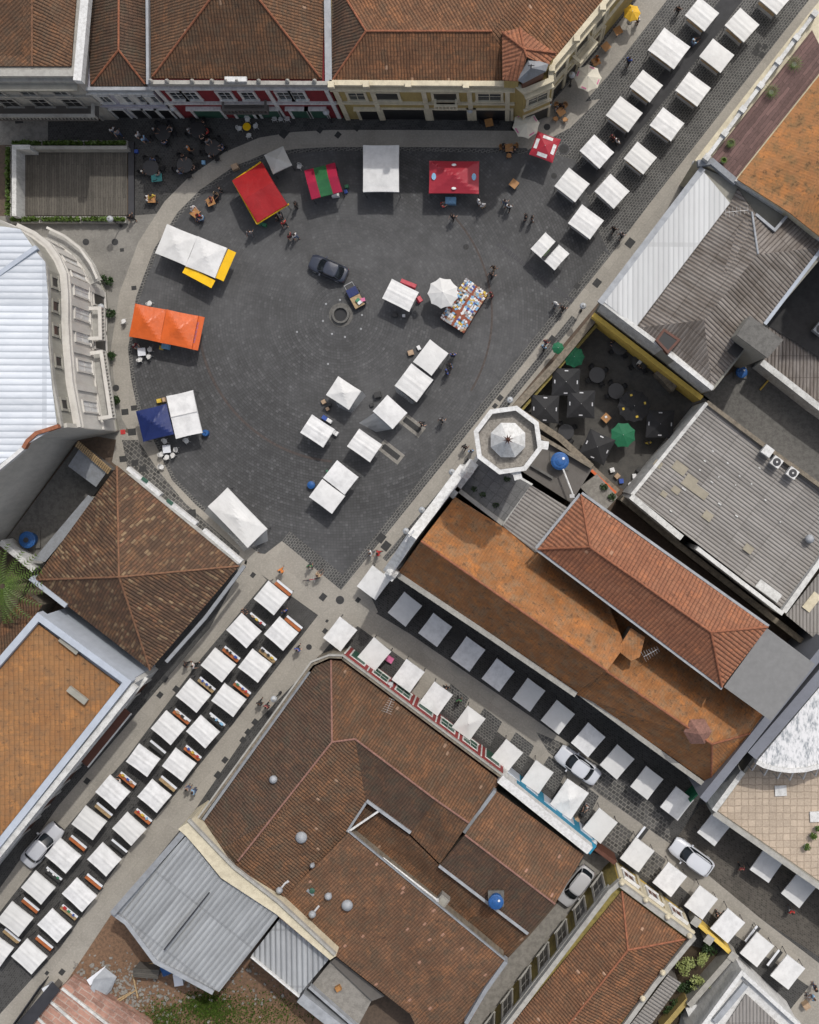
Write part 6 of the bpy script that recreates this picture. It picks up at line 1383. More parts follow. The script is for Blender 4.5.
TG = make_table(plain('teal_table_top', (.02, .2, .2), .4), sx=.95, sy=.7)
def pt(proto, x, y, rz, lab, grp): p = P2(x, y, .6); return place(proto, (p.x, p.y, 0), rz, lab, grp)
def around(cx, cy, rad, degs, proto, where, grp):
    for i, dg in enumerate(degs):
        a = R(dg); pt(proto, cx + rad * math.cos(a), cy - rad * math.sin(a), a - math.pi / 2 + math.pi, f'{where}, ' + ['right', 'upper right', 'upper', 'upper left', 'left', 'lower left', 'lower', 'lower right'][int(((dg + 360) % 360 + 22.5) // 45) % 8] if len(degs) > 1 else where, grp)
pt(TW, 142, 352, .1, 'small square white table below the orange double tent', 'small white tables')
around(142, 352, 7.5, (20, -35, -110, 135), CW, 'white plastic chair at the table below the orange tent', 'white plastic chairs')
pt(TW, 167, 449, .1, 'small square white table below the navy blue tent', 'small white tables')
around(167, 449, 8, (-5, -50, -95, -140, 110), CW, 'white plastic chair at the table below the navy tent', 'white plastic chairs')
for x, y, l in ((149, 303, 'lone white plastic chair above the orange tent'), (123, 321, 'lone white plastic chair on the curved pavement left of the orange tent'), (186, 441, 'lone white plastic chair below the white double-bay tent'), (161, 467, 'lone white plastic chair on the pavement near the pyramid roof'), (299, 166, 'pale plastic chair right of the small white peaked tent')): pt(CW, x, y, random.uniform(0, 6), l, 'lone white plastic chairs')
pt(TY, 247, 127, 0, 'round yellow table in front of the wine-red house', None)
around(247, 127, 8, (90, 10, -80, 185), CW, 'white plastic chair at the round yellow table', 'white plastic chairs at the yellow table')
for i, x in enumerate((274, 280.5, 287)): pt(CW, x, 118, 0, ['left', 'middle', 'right'][i] + ' of three white plastic chairs against the wine-red house', 'three chairs against the wine-red house')
dts = [(163, 133, 'left dark round table close to the pale narrow house'), (198, 130, 'dark round table close to the wine-red house, beside an orange bag'), (151, 168, 'dark round table nearest the timber stage'), (185, 165, 'dark round table nearest the curved pavement'), (213, 148, 'dark round table furthest right in the shade')]
for n_, (x, y, l) in enumerate(dts):
    pt(TD, x, y, 0, l, 'dark round tables in the shade')
    around(x, y, 11, (0, 60, 120, 200, 290), CD, f'black chair, {l.replace("dark round table", "table")}', 'black chairs at the dark round tables')
pt(TG, 157, 178, .1, 'small teal rectangular table below a dark round table', None)
for x, y, rz, l in ((152, 199, 0, 'wooden table at the edge of the shade, left of the curved pavement'), (631, 112 * 0 + 55, .8, 'x')):
    if l != 'x': pt(TWd, x, y, rz, l, 'small wooden tables')
wt = [(195, 213, .9, 'wooden table near the top left of the long white tent'), (561, 112, .6, 'sunlit wooden table with cups between the two cream parasols'), (514, 184, .9, 'lone orange-brown wooden table on the plaza below the red parasol'), (509, 148, .1, 'wooden table in shade left of the square red parasol'), (489, 123, .2, 'wooden table in shade against the ochre front'), (618, 31, .5, 'wooden table left of the yellow parasol'), (606, 47, .7, 'wooden table in the light along the ochre house'), (596, 62, .5, 'orange-clothed wooden table above the sunlit cream parasol'), (606, 418, .8, 'square ochre table with a white plate in the beer garden'), (211, 202, .4, 'wooden table with maroon cloth below the shade edge')]
for x, y, rz, l in wt: pt(TWd, x, y, rz, l, 'small wooden tables')
for (x, y, rad, degs, pr, w_) in ((561, 112, 8, (-60, 230, 120, 60), CWd, 'wooden chair at the sunlit table between the cream parasols'), (509, 148, 7, (-90, 20, 170), CWd, 'wooden chair at the table left of the red parasol'), (489, 123, 7.5, (10, 170), CD, 'black chair at the table against the ochre front')):
    around(x, y, rad, degs, pr, w_, 'chairs at the corner cafe')
bg = [(597, 375, 'upper middle of the beer garden'), (616, 391, 'beer garden centre beside the round parasol'), (620, 347, 'top corner of the beer garden'), (640, 362, 'beer garden along the yellow wall'), (566, 432, 'beer garden beside the rear wall')]
for x, y, l in bg: pt(TD, x, y, 0, 'dark round table in the ' + l, 'dark beer garden tables'); around(x, y, 10, (30, 120, 210, 300), CD, 'black chair, ' + l, 'black beer garden chairs')

# book table
t = empty('book_table', 'long table under red cloth crowded with small goods beside the white parasol', 'table', (0, 0, 0))
c0 = P2(465, 305, .8)
qs = [[(466, 278), (488, 294), (477, 311), (455, 294)], [(455, 294), (477, 311), (464, 333), (440, 318)]]
for i, q in enumerate(qs):
    mb = MB(); mb.prism([P2(*p, .8) for p in q], .12 if i else .1, .8 + .002 * i); mb.build('cloth', M['rust_cloth'], t)
i = 0
for (a, b, c_, d) in qs:
    for u in range(11):
        for v in range(11):
            uu, vv = (u + .5) / 11, (v + .5) / 11
            if abs(uu - .5) < .05 or abs(vv - .52) < .05 or random.random() < .08: continue
            x = (a[0] * (1 - uu) + b[0] * uu) * (1 - vv) + (d[0] * (1 - uu) + c_[0] * uu) * vv; y = (a[1] * (1 - uu) + b[1] * uu) * (1 - vv) + (d[1] * (1 - uu) + c_[1] * uu) * vv
            if math.hypot(x - 443, y - 293) < 13: continue
            mi = random.choice([0, 0, 0, 0, 0, 7, 7, 2, 9, 3, 4, 6, 6, 9, 9, 10]); s_ = random.uniform(.19, .27)
            quar = ('upper' if qs.index([a, b, c_, d]) == 0 else 'lower') + (' left' if uu < .5 else ' right')
            col = ['white', 'red', 'blue', 'yellow', 'dark', 'green', 'tan', 'pale blue', 'pink', 'grey', 'silver'][mi]
            goods(x, y, .81, s_, s_ * random.uniform(.6, 1), .04, random.uniform(0, 3), mi, f'small {col} booklet in the {quar} quarter of the crowded red-clothed table', 'booklet', 'booklet', f'small {col} booklets, {quar} quarter of the red-clothed table'); i += 1
# well, cart
p = P2(341, 315); t = empty('stone_well', 'round stone well with dark mouth in the middle of the sett rings', 'well', (p.x, p.y, 0))
mb = MB(); vs = []; n = 28
for r, z in ((.80, 0), (.78, .42), (.60, .42), (.58, .1)): vs += [(r * math.cos(2 * math.pi * k / n), r * math.sin(2 * math.pi * k / n), z) for k in range(n)]
mb.add(vs, [(q * n + k, q * n + (k + 1) % n, (q + 1) * n + (k + 1) % n, (q + 1) * n + k) for q in range(3) for k in range(n)]); mb.build('stone_rim', M['concrete_dark'], t)
mb = MB(); mb.lathe(0, 0, [(.57, .08), (.57, .12)], n); mb.build('dark_water', M['dark_glass'], t); mb = MB(); mb.lathe(0, 0, [(1.1, 0), (1.08, .05), (.87, .06)], 28); mb.build('step', M['concrete_dark'], t)
sp = MB()
for k, (x, y) in enumerate([(340, 300), (326, 304), (323, 321), (332, 334), (345, 337), (361, 329), (362, 315), (328, 364), (297, 332)]):
    p = P2(x, y); o = MB(); o.lathe(0, 0, [(.10, 0), (.09, .03)], 10); o.lathe(0, 0, [(.05, .03), (.04, .05)], 8)
    o = o.build('ground_light', goods_m[9], None); o.location = (p.x, p.y, .01); tag(o, ['pale ground spot above the well, beside the cart', 'pale ground spot upper left of the well', 'pale ground spot left of the well', 'pale ground spot lower left of the well', 'pale ground spot just below the well', 'pale ground spot lower right of the well', 'pale ground spot right of the well under the cart', 'pale ground spot far below the well', 'pale ground spot far left of the well'][k], 'ground light', 'round ground lights about the well')
p = P2(355, 297, 1); t = empty('vendor_cart', 'small open cart with blue tray and heaped coloured goods beside the well', 'cart', (p.x, p.y, 0), R(-62))
mb = MB(); mb.box(0, 0, .45, 1.9, 1.05, .5); mb.build('body', M['dark_metal'], t); mb = MB(); mb.box(-.55, 0, .74, .75, .95, .06); mb.build('tray', M['blue_canvas'], t); mb = MB(); mb.box(.4, 0, .74, 1.05, .95, .06); mb.build('board', M['tan_board'], t)
for sx in (-.6, .6):
    for sy in (-.56, .56): mb = MB(); mb.tube((sx, sy - .04, .25), (sx, sy + .04, .25), .25, n=16); mb.build('wheel', M['dark_metal'], t)
mb = MB(); mb.tube((-.95, -.4, .6), (-1.35, -.4, .85), .025); mb.tube((-.95, .4, .6), (-1.35, .4, .85), .025); mb.tube((-1.35, -.42, .85), (-1.35, .42, .85), .03); mb.build('handle', M['metal'], t)
for (dx, dy, mi, l) in ((3, 1.5, 5, 'green bundle'), (5, 3.5, 0, 'white bundle'), (8, 1, 8, 'magenta bundle')): goods(355 + dx, 297 + dy + 2, .78, .4, .3, .22, random.random(), mi, l + ' heaped on the vendor cart beside the well', 'bundle', 'goods_bundle')
# loose boxes and bags seen on the ground
loose = [(390, 603 * 0 + 766 * 0 + 660, 0, .45, .6, .4, 1.0, 8, 'bright pink box beside the third sunny stall')]
for x, y, z, a, b, c_, rz, mi, l in [(390, 659, 0, .5, .65, .4, 1, 8, 'bright pink box beside the second sunny stall'), (246, 130, 0, .3, .3, .3, 0, 2, 'x'), (137, 152, 0, .3, .3, .35, 0, 2, 'small blue box on the shaded ground right of the timber stage'), (204, 163, 0, .3, .35, .3, 0, 7, 'small blue crate near the rightmost dark table'), (347, 187, 0, .35, .3, .35, .3, 5, 'teal box right of the crimson striped tent'), (346, 192, 0, .3, .3, .3, .3, 2, 'small blue box right of the crimson striped tent'), (327, 396 + 75, 0, .15, .2, .1, .2, 5, 'small bright green bag above the plain double tent'),
    (451, 199 + 3, 0, .95, .6, .75, 0, 7, 'pale blue cooler below the wide crimson tent'), (330, 421, 0, .5, .3, .5, -.6, 0, 'white crate at the right side of the leftmost central tent'), (336, 433, 0, .5, .4, .5, -.6, 0, 'white box pair beside the leftmost central tent'), (325, 421 - 3, 0, .45, .35, .4, -.6, 2, 'blue bundle behind the leftmost central tent'), (411, 353, 0, .5, .45, .4, .3, 6, 'pile of pale boxes left of the double tent by the book table'), (419, 348, 0, .3, .4, .3, .5, 0, 'white box left of the double tent by the book table'), (324, 402, 0, .35, .35, .4, .5, 6, 'brown basket left of the topmost central tent'), (328, 409, 0, .3, .3, .4, .5, 6, 'tan basket below left of the topmost central tent'), (330, 405, 0, .3, .25, .45, .2, 4, 'dark basket between the two brown baskets of the topmost central tent'),
    (372, 411 * 0 + 405, 0, .3, .3, .3, .2, 4, 'dark box above left of the plastic-sheeted tent'), (378, 395, 0, .6, .5, .6, .2, 4, 'larger dark box behind the plastic-sheeted tent'), (395, 315, 0, .4, .4, .4, 0, 4, 'dark tub below the tent with red cloths'), (404, 316, 0, .25, .25, .35, 0, 0, 'white bucket below the tent with red cloths'), (419, 301, 0, .3, .3, .5, 0, 2, 'blue bucket right of the tent with red cloths'), (160, 401, 0, .4, .35, .4, .2, 3, 'yellow-green sack between the navy tent and white tent'), (165, 400, 0, .25, .4, .5, .2, 6, 'cream box between the navy tent and white tent'),
    (167, 346 + 1, 0, .65, .45, .7, -.2, 7, 'pale blue box under the edge of the orange tent'), (162, 348, 0, .35, .35, .3, -.2, 3, 'yellow crate under the edge of the orange tent'), (263, 225, 0, .75, .3, .5, -.3, 5, 'mint green banner box at the lower corner of the big red tent'), (236, 168, 0, .6, .5, .6, .4, 6, 'tan box at the upper left corner of the big red tent'), (336, 196, 0, .65, .35, .7, .1, 0, 'white tray with yellow food below the crimson striped tent'), (383, 678 * 0 + 677, 0, .5, .5, .7, .3, 5, 'green covered bin between the red front and the third stall'),
    (612, 470, 0, .4, .4, .4, .3, 0, 'white crate in the junk heap at the court rear wall'), (617, 476, 0, .45, .4, .4, .8, 6, 'brown crate in the junk heap at the court rear wall'), (621, 481, 0, .4, .4, .35, .1, 2, 'blue tub in the junk heap at the court rear wall'), (634, 476, 0, .35, .4, .4, .1, 0, 'white box in the right junk heap of the court'), (638, 470, 0, .35, .3, .5, .6, 4, 'dark box in the right junk heap of the court'), (630, 484, 0, .3, .3, .4, .9, 0, 'pale box lowest in the right junk heap of the court'), (639, 363, .75, .45, .3, .2, .9, 0, 'white dishes on the table along the yellow wall'),
    (606, 417, .75, .2, .2, .04, .2, 0, 'white plate on the square ochre table in the beer garden'), (123, 432, 0, .42, .42, .05, .1, 1, 'small red doormat at the lower corner of the curved facade'), (805, 1003, 0, .6, .5, .8, .6, 6, 'cardboard box at the bottom right corner'), (576, 822 - 3, .0, .5, .4, .5, .6, 6, 'brown crate between the large peaked stall and its neighbour'), (583, 812, 0, .4, .4, .6, .6, 4, 'dark crate between the large peaked stall and its neighbour'), (722, 915, 0, .35, .9, .6, -.7, 4, 'dark folded cart beside the stall at the yellow garden wall'), (206, 722, .95, .2, .2, .15, .2, 2, 'x'),
    (694, 906, 0, .2, 1.2, .5, -.6, 3, 'bright yellow board leaning beside the stall before the yellow villa'), (7 + 40, 894, 0, .35, .35, .3, .6, 0, 'white box near the ninth stall of the right row')]:
    if l != 'x': goods(x, y, z, a, b, c_, rz, mi, l)
mb = MB(); p = P2(205, 433, .6); mb.lathe(0, 0, [(.28, 0), (.3, .6), (.24, .66)], 14); o = mb.build('water_drum', M['blue_tank']); o.location = (p.x, p.y, 0); tag(o, 'small blue drum at the lower right corner of the white double-bay tent', 'drum')
mb = MB(); mb.lathe(0, 0, [(.33, 0), (.35, .5), (.2, .56), (.1, .6)], 14); o = mb.build('water_drum', M['blue_tank']); p = P2(311, 485, .5); o.location = (p.x, p.y, 0); tag(o, 'blue and white round tub left of the plain white double tent', 'drum')
# shrubs along the theatre
for x, y, r, l in ((102, 279, .42, 'left one of two small dark shrubs by the theatre balcony'), (108, 281, .4, 'right one of two small dark shrubs by the theatre balcony'), (110, 313, .45, 'small dark shrub second from the top along the curved facade'), (110, 356, .42, 'small dark shrub in the middle of the curved facade'), (115, 400, .42, 'small dark shrub lowest along the curved facade')): shrub(x, y, r, .9, 160, l, M['leaf_dark'])
# lamps
LP = lamp_mesh(); freeze(LP)
for x, y, l in [(101, 307, 'at the curved facade between two dark shrubs'), (104, 396, 'at the lowest shrub of the curved facade'), (470, 110, 'close to the ochre front near the dark doorways'), (572, 75, 'touching the sunlit cream parasol'), (695, 164, 'at the corner of the cream house with the deck'), (583, 306, 'at the end of the drain grating by the court wall'), (510, 400, 'just above the octagonal tower'), (452, 472, 'left of the tower foot beside a walker'), (422, 510, 'beside the church front, upper one'), (406, 531, 'beside the church front, lower one next to the cross'), (274, 699, 'at the brown corner roof, beside two walkers'), (390, 685, 'between the first windows of the red and white front'), (506, 776, 'where the red front meets the teal front'), (594, 843, 'at the lower end of the teal front'), (326, 112, 'at the seam of the wine-red and ochre houses'), (173, 108, 'at the seam of the pale and wine-red houses'), (738, 800, 'beside the shaded stall near the green door'), (128 - 18, 219, 'on the planter at the front right of the timber stage')]:
    p = P2(x, y, 3.2); place(LP, (p.x, p.y, 0), 0, 'globe street lamp ' + l, 'globe street lamps')
# green door hoarding by church end
t = empty('green_gate', 'dark green gate in the shade between church end and curved building', 'gate'); parapet(t, [(690, 802), (706, 786), (714, 780)], 3.0, 0, .12, M['green_canvas'], 'gate_leaf')

# ================================================================= cars
def car(x, y, L, W, rz, paint, lab, hood=.27, boot=.1, pick=False, hgt=1.45):
    p = P2(x, y, .9); t = empty('parked_car', lab, 'car', (p.x, p.y, 0), rz); mb = MB(); mb.smooth = False; st = []
    zb = .92; xs = [-.5, -.48, -.42, -.3, -.1, .1, .3, .4, .46, .49, .5]
    for i, u in enumerate(xs):
        e_ = abs(u) * 2; wf = W / 2 * (1 - .22 * max(0, (e_ - .72) / .28) ** 1.8); zt = zb - (.22 * max(0, (u - .15) / .35) ** 1.6 if u > 0 else .1 * max(0, (-u - .3) / .2) ** 2)
        x_ = u * L; z0 = .28 if 0 < i < len(xs) - 1 else .4
        st.append([(x_, -wf * .93, z0), (x_, -wf, .5), (x_, -wf * .985, zt - .14), (x_, -wf * .9, zt - .02), (x_, -wf * .5, zt + .02), (x_, 0, zt + .03), (x_, wf * .5, zt + .02), (x_, wf * .9, zt - .02), (x_, wf * .985, zt - .14), (x_, wf, .5), (x_, wf * .93, z0)])
    n = 11; vs = [q for r in st for q in r]; fs = []
    for i in range(len(st) - 1):
        for j in range(n): k2 = (j + 1) % n; fs.append((i * n + j, (i + 1) * n + j, (i + 1) * n + k2, i * n + k2))
    fs += [tuple(range(n)), tuple(range((len(st) - 1) * n, len(st) * n))[::-1]]
    mb.add(vs, fs); body = mb.build('body', paint, t); 
    for pl in body.data.polygons: pl.use_smooth = True
    x1, x0 = L * (.5 - hood), -L * (.5 - boot); rx1, rx0 = x1 - .62, x0 + (.28 if boot < .08 else .5); wb, wr = W * .46, W * .41; zt = hgt
    def se(a0, a1, hw, z, n=56, e=.42, bow=0):
        out = []; c_ = (a0 + a1) / 2; h_ = (a1 - a0) / 2
        for k in range(n):
            th = 2 * math.pi * k / n; cx_, sy_ = math.cos(th), math.sin(th)
            x_ = c_ + h_ * math.copysign(abs(cx_) ** e, cx_); y_ = hw * math.copysign(abs(sy_) ** e, sy_)
            x_ += bow * (1 - (y_ / hw) ** 2) * (1 if cx_ > 0 else -.6); out.append((x_, y_, z))
        return out
    bot, mid, top = se(x0, x1, wb, zb - .02, bow=.12), se(x0 * .5 + rx0 * .5, x1 * .5 + rx1 * .5, (wb + wr) / 2 + .02, (zb + zt) / 2 + .06, bow=.11), se(rx0, rx1, wr, zt, bow=.08)
    n2 = len(bot); parts_ = {'windshield': [], 'rear_window': [], 'side_window_a': [], 'side_window_b': []}
    for k in range(n2):
        th = 2 * math.pi * (k + .5) / n2; c2, s2 = math.cos(th), math.sin(th); e2 = .42
        X_, Y_ = math.copysign(abs(c2) ** e2, c2), math.copysign(abs(s2) ** e2, s2)
        nm = ('windshield' if c2 > 0 else 'rear_window') if abs(X_) > .93 else ('side_window_a' if Y_ > 0 else 'side_window_b'); parts_[nm].append(k)
    for nm, ks in parts_.items():
        mm = MB(); vs = bot + mid + top; fs = []
        for k in ks: j = (k + 1) % n2; fs += [(k, j, n2 + j, n2 + k), (n2 + k, n2 + j, 2 * n2 + j, 2 * n2 + k)]
        usedv = sorted({q for f in fs for q in f}); mp = {q: i for i, q in enumerate(usedv)}
        mm.add([vs[q] for q in usedv], [tuple(mp[q] for q in f) for f in fs]); mm.smooth = True; mm.build('side_window' if nm.startswith('side') else nm, CARGLASS, t)
    for th in (38, 142, 218, 322):
        k = int(n2 * th / 360); mm = MB(); mm.tube(Vector(bot[k]), Vector(mid[k]), .035, n=6); mm.tube(Vector(mid[k]), Vector(top[k]), .03, n=6); mm.build('pillar', paint, t)
    rings = [se((rx0 + rx1) / 2 + (rx0 - .03 - (rx0 + rx1) / 2) * q, (rx0 + rx1) / 2 + (rx1 + .03 - (rx0 + rx1) / 2) * q, (wr + .02) * q, zt + .075 * (1 - q * q), bow=.08 * q) for q in (1, .85, .6, .3)]
    mm = MB(); mm.smooth = True; vs = se(rx0 - .03, rx1 + .03, wr + .02, zt - .03, bow=.08) + [v for r_ in rings for v in r_] + [((rx0 + rx1) / 2, 0, zt + .078)]; fs = []
    for q in range(4): fs += [(q * n2 + k, q * n2 + (k + 1) % n2, (q + 1) * n2 + (k + 1) % n2, (q + 1) * n2 + k) for k in range(n2)]
    fs += [(4 * n2 + k, 4 * n2 + (k + 1) % n2, 5 * n2) for k in range(n2)]
    mm.add(vs, fs); mm.build('roof', paint, t)
    mm = MB()
    for sy in (-1, 1): mm.tube((x1 + .12, sy * .1, zb + .03), (x1 - .1, sy * .48, zb + .1), .012, n=4)
    mm.build('wiper', M['dark_metal'], t)
    mm = MB(); mm.box(L * .5 - .01, 0, .64, .05, W * .34, .12); mm.build('grille', M['dark_metal'], t)
    mm = MB(); mm.tube((x1 + .1, -W * .4, zb - .005), (x1 + .14, 0, zb + .035), .008, n=4); mm.tube((x1 + .14, 0, zb + .035), (x1 + .1, W * .4, zb - .005), .008, n=4); mm.build('bonnet_seam', M['dark_metal'], t)
    for sx in (-.31, .31):
        for sy in (-1, 1):
            mm = MB(); mm.tube((sx * L, sy * (W / 2 - .2), .31), (sx * L, sy * (W / 2 - .01), .31), .31, n=20); wh = mm.build('wheel', M['dark_metal'], t); mm = MB(); mm.tube((sx * L, sy * (W / 2 - .005), .31), (sx * L, sy * (W / 2 + .01), .31), .19, n=14); mm.build('rim', M['metal'], wh)
    for sy in (-1, 1):
        mm = MB(); mm.box(L * .462, sy * W * .31, .64, .12, .24, .1, -sy * .35); mm.build('headlight', HEAD, t); mm = MB(); mm.box(-L * .488, sy * W * .34, .66, .04, .2, .18); mm.build('tail_light', TAIL, t)
        mm = MB(); mm.box(x1 - .35, sy * (W / 2 + .07), .98, .12, .2, .13); mm.build('mirror', paint, t)
    mm = MB(); mm.box(L * .497, 0, .45, .08, W * .7, .18); mm.build('bumper', M['dark_metal'], t); mm = MB(); mm.box(-L * .497, 0, .45, .08, W * .7, .18); mm.build('bumper', M['dark_metal'], t)
    mm = MB()
    for sy in (-1, 1): mm.tube((rx0 + .1, sy * wr * .92, zt + .07), (rx1 - .1, sy * wr * .92, zt + .07), .02, n=5)
    mm.build('roof_rail', M['dark_metal'], t)
    if pick: mm = MB(); mm.box((x0 - L * .48) / 2, 0, .935, abs(x0 + L * .48) - .1, W * .78, .03); mm.build('bed_cover', M['dark_metal'], t)
    return t
CARGLASS = plain('car_glass', (.012, .016, .02), .06, .1); HEAD = plain('headlight_lens', (.6, .6, .6), .1); TAIL = plain('tail_light_lens', (.35, .01, .01), .2)
def paint(name, c, r=.28, met=.5):
    m, t, b = nodes(name, r, met); b.inputs['Base Color'].default_value = (*c, 1); b.inputs['Coat Weight'].default_value = .6; return m
SIL, WHT, NVY, GRY = paint('silver_paint', (.50, .51, .54), .3, .05), paint('pale_silver_paint', (.56, .58, .62), .35, 0), paint('dark_blue_grey_paint', (.03, .036, .055), .35, 0), paint('light_grey_paint', (.44, .44, .45), .4, 0)
car(328, 268, 3.5, 1.55, R(157), NVY, 'small dark blue-grey car parked in the middle of the plaza near the well', .27, .10)
car(41, 846, 4.4, 1.75, R(49), SIL, 'silver car on the lower-left street walk beside the blue-parapet house', .26, .14)
car(578, 766, 4.3, 1.72, R(144), WHT, 'pale silver sedan between the stall rows, below the long church', .27, .17)
car(692, 858, 4.2, 1.72, R(144), WHT, 'pale silver hatchback beside the curved terrace building, between the stall rows', .27, .04, hgt=1.5)
car(576, 887, 3.9, 1.62, R(232), GRY, 'grey hatchback parked in the narrow alley beside the yellow villa', .24, .05)

# ================================================================= people
def skin(verts, edges, radii, root=0, sub=1):
    me = bpy.data.meshes.new('sk'); me.from_pydata(verts, edges, []); o = bpy.data.objects.new('sk', me); C.objects.link(o)
    md = o.modifiers.new('s', 'SKIN')
    sv = me.skin_vertices[0].data
    for i, r in enumerate(radii): sv[i].radius = (r, r) if not isinstance(r, tuple) else r
    sv[root].use_root = True
    ms = o.modifiers.new('b', 'SUBSURF'); ms.levels = sub; ms.render_levels = sub
    dg = bpy.context.evaluated_depsgraph_get(); dg.update(); m2 = bpy.data.meshes.new_from_object(o.evaluated_get(dg)); bpy.data.objects.remove(o)
    return [tuple(v.co) for v in m2.vertices], [tuple(p.vertices) for p in m2.polygons]
def finger_tubes(mb, wrist, d, side):
    d = Vector(d).normalized(); s_ = Vector(side).normalized()
    for k, ln in enumerate((.075, .085, .08, .065)):
        a = Vector(wrist) + d * .08 + s_ * (-.03 + .02 * k); b = a + d * ln * .5; c = b + (d * .8 + Vector((0, .35, -.2))) * ln * .5; mb.tube(a, b, .009, .008, 6); mb.tube(b, c, .008, .006, 6)
    a = Vector(wrist) + d * .03 - s_ * .035; mb.tube(a, a + d * .035 - s_ * .03, .011, .008, 6)
def make_person(pose):
    t = empty('person', 'x', 'person')
    sit = pose == 'sit'; wk = pose == 'walk'
    hz = .5 if sit else .95; dz = hz - .95
    J = [(0, 0, hz), (0, 0, hz + .2), (0, .01, hz + .43), (0, 0, hz + .55), (0, .02, hz + .62), (0, .03, hz + .74)]
    Rr = [.13, .12, .13, .055, .075, .085]
    sh = hz + .47
    arm = {'stand': ((.26, .02, hz + .2), (.27, .1, hz - .03), (.27, .12, hz - .1)), 'walk': ((.25, .06, hz + .2), (.26, .22, hz + .0), (.26, .26, hz - .06)), 'sit': ((.25, .12, hz + .22), (.15, .36, hz + .2), (.12, .44, hz + .2)), 'reach': ((.24, .2, hz + .3), (.16, .45, hz + .2), (.14, .53, hz + .2))}[pose]
    E = [(0, 1), (1, 2), (2, 3), (3, 4), (4, 5)]
    for s_ in (-1, 1):
        b0 = len(J); sw = s_ if wk else 1
        J += [(s_ * .18, 0, sh)] + [(s_ * a[0], a[1] * sw if wk else a[1], a[2]) for a in arm]; Rr += [.055, .042, .03, .034]; E += [(2, b0), (b0, b0 + 1), (b0 + 1, b0 + 2), (b0 + 2, b0 + 3)]
        b0 = len(J); st = -s_ if wk else 0
        if sit: leg = [(s_ * .1, .05, hz - .02), (s_ * .12, .45, hz + .0), (s_ * .12, .45, .08), (s_ * .12, .6, .04)]
        else: leg = [(s_ * .1, 0, hz - .06), (s_ * .1, .12 * st + .03, .5), (s_ * .1, .22 * st - .02, .09), (s_ * .11, .22 * st + .13, .04)]
        J += leg; Rr += [.085, .06, .042, .035]; E += [(0, b0), (b0, b0 + 1), (b0 + 1, b0 + 2), (b0 + 2, b0 + 3)]
    vs, fs = skin(J, E, Rr, 0, 1); mb = MB(); mb.smooth = True; mb.add(vs, fs)
    mb.lathe(0, .02, [(.03, hz + .58), (.07, hz + .64), (.082, hz + .7), (.078, hz + .77), (.03, hz + .82)], 14, sy=1.15)
    mb.tube((0, .105, hz + .7), (0, .13, hz + .68), .014, .016, 6)
    for s_ in (-1, 1): mb.tube((s_ * .078, .02, hz + .69), (s_ * .094, .015, hz + .7), .02, .018, 8)
    for s_, bi in ((-1, 9), (1, 17)):
        a, b = Vector(J[bi - 1]), Vector(J[bi]); finger_tubes(mb, b, b - a, (s_ * .3, .3, 0) if not wk else (0, 1, 0))
    mb.build('body', SKIN[0], t)
    for s_ in (-1, 1): mm = MB(); mm.tube((s_ * .03, .107, hz + .72), (s_ * .03, .113, hz + .72), .011, n=8); mm.build('eye', M['dark_metal'], t)
    mm = MB(); mm.box(0, .108, hz + .645, .045, .012, .01); mm.build('mouth', goods_m[1], t)
    # shirt, trousers, hair, shoes
    q = [0, 1, 2]; Jt = [J[0], J[1], (J[2][0], J[2][1], J[2][2] + .03)]; Rt = [.135, .14, .15]; Et = [(0, 1), (1, 2)]
    for s_, bi in ((-1, 6), (1, 14)): b0 = len(Jt); Jt += [J[bi], J[bi + 1]]; Rt += [.075, .06]; Et += [(2, b0), (b0, b0 + 1)]
    vs, fs = skin(Jt, Et, Rt, 0, 1); mm = MB(); mm.smooth = True; mm.add(vs, fs); mm.build('shirt', CL[0], t)
    Jt = [(0, 0, hz + .03)]; Rt = [.145]; Et = []
    for bi in (10, 18): b0 = len(Jt); Jt += J[bi:bi + 3]; Rt += [.1, .075, .058]; Et += [(0, b0), (b0, b0 + 1), (b0 + 1, b0 + 2)]
    vs, fs = skin(Jt, Et, Rt, 0, 1); mm = MB(); mm.smooth = True; mm.add(vs, fs); mm.build('trousers', CL[1], t)
    mm = MB(); mm.smooth = True; mm.lathe(0, .005, [(.088, hz + .70), (.094, hz + .77), (.075, hz + .83), (.03, hz + .855)], 14, sy=1.12); mm.build('hair', HAIR[0], t)
    for bi in (12, 20): a, b = Vector(J[bi]), Vector(J[bi + 1]); mm = MB(); mm.tube(Vector((a.x, a.y - .05, .045)), Vector((b.x, b.y + .04, .035)), .05, .04, 8); mm.build('shoe', M['dark_metal'], t)
    freeze(t); return t
SKIN = [plain('skin_tone_' + n, c, .6, .1) for n, c in (('light', (.50, .30, .22)), ('tan', (.36, .20, .13)), ('brown', (.18, .09, .055)))]
CL = [plain('cloth_' + n, c, .85, .2, 6) for n, c in (('white', (.65, .65, .65)), ('black', (.02, .02, .022)), ('red', (.45, .03, .03)), ('blue', (.03, .08, .30)), ('grey', (.18, .18, .19)), ('denim', (.06, .09, .17)), ('green', (.04, .16, .07)), ('orange', (.65, .20, .03)), ('tan', (.38, .28, .18)), ('maroon', (.16, .02, .03)), ('sky', (.25, .42, .6)), ('yellow', (.65, .5, .08)))]
CI = {n: i for i, n in enumerate('white black red blue grey denim green orange tan maroon sky yellow'.split())}
HAIR = [plain('hair_' + n, c, .7, .3, 8) for n, c in (('black', (.015, .012, .01)), ('brown', (.06, .03, .018)), ('grey', (.35, .34, .33)), ('cap', (.7, .7, .7)))]
PP = {k: make_person(k) for k in ('stand', 'walk', 'sit', 'reach')}
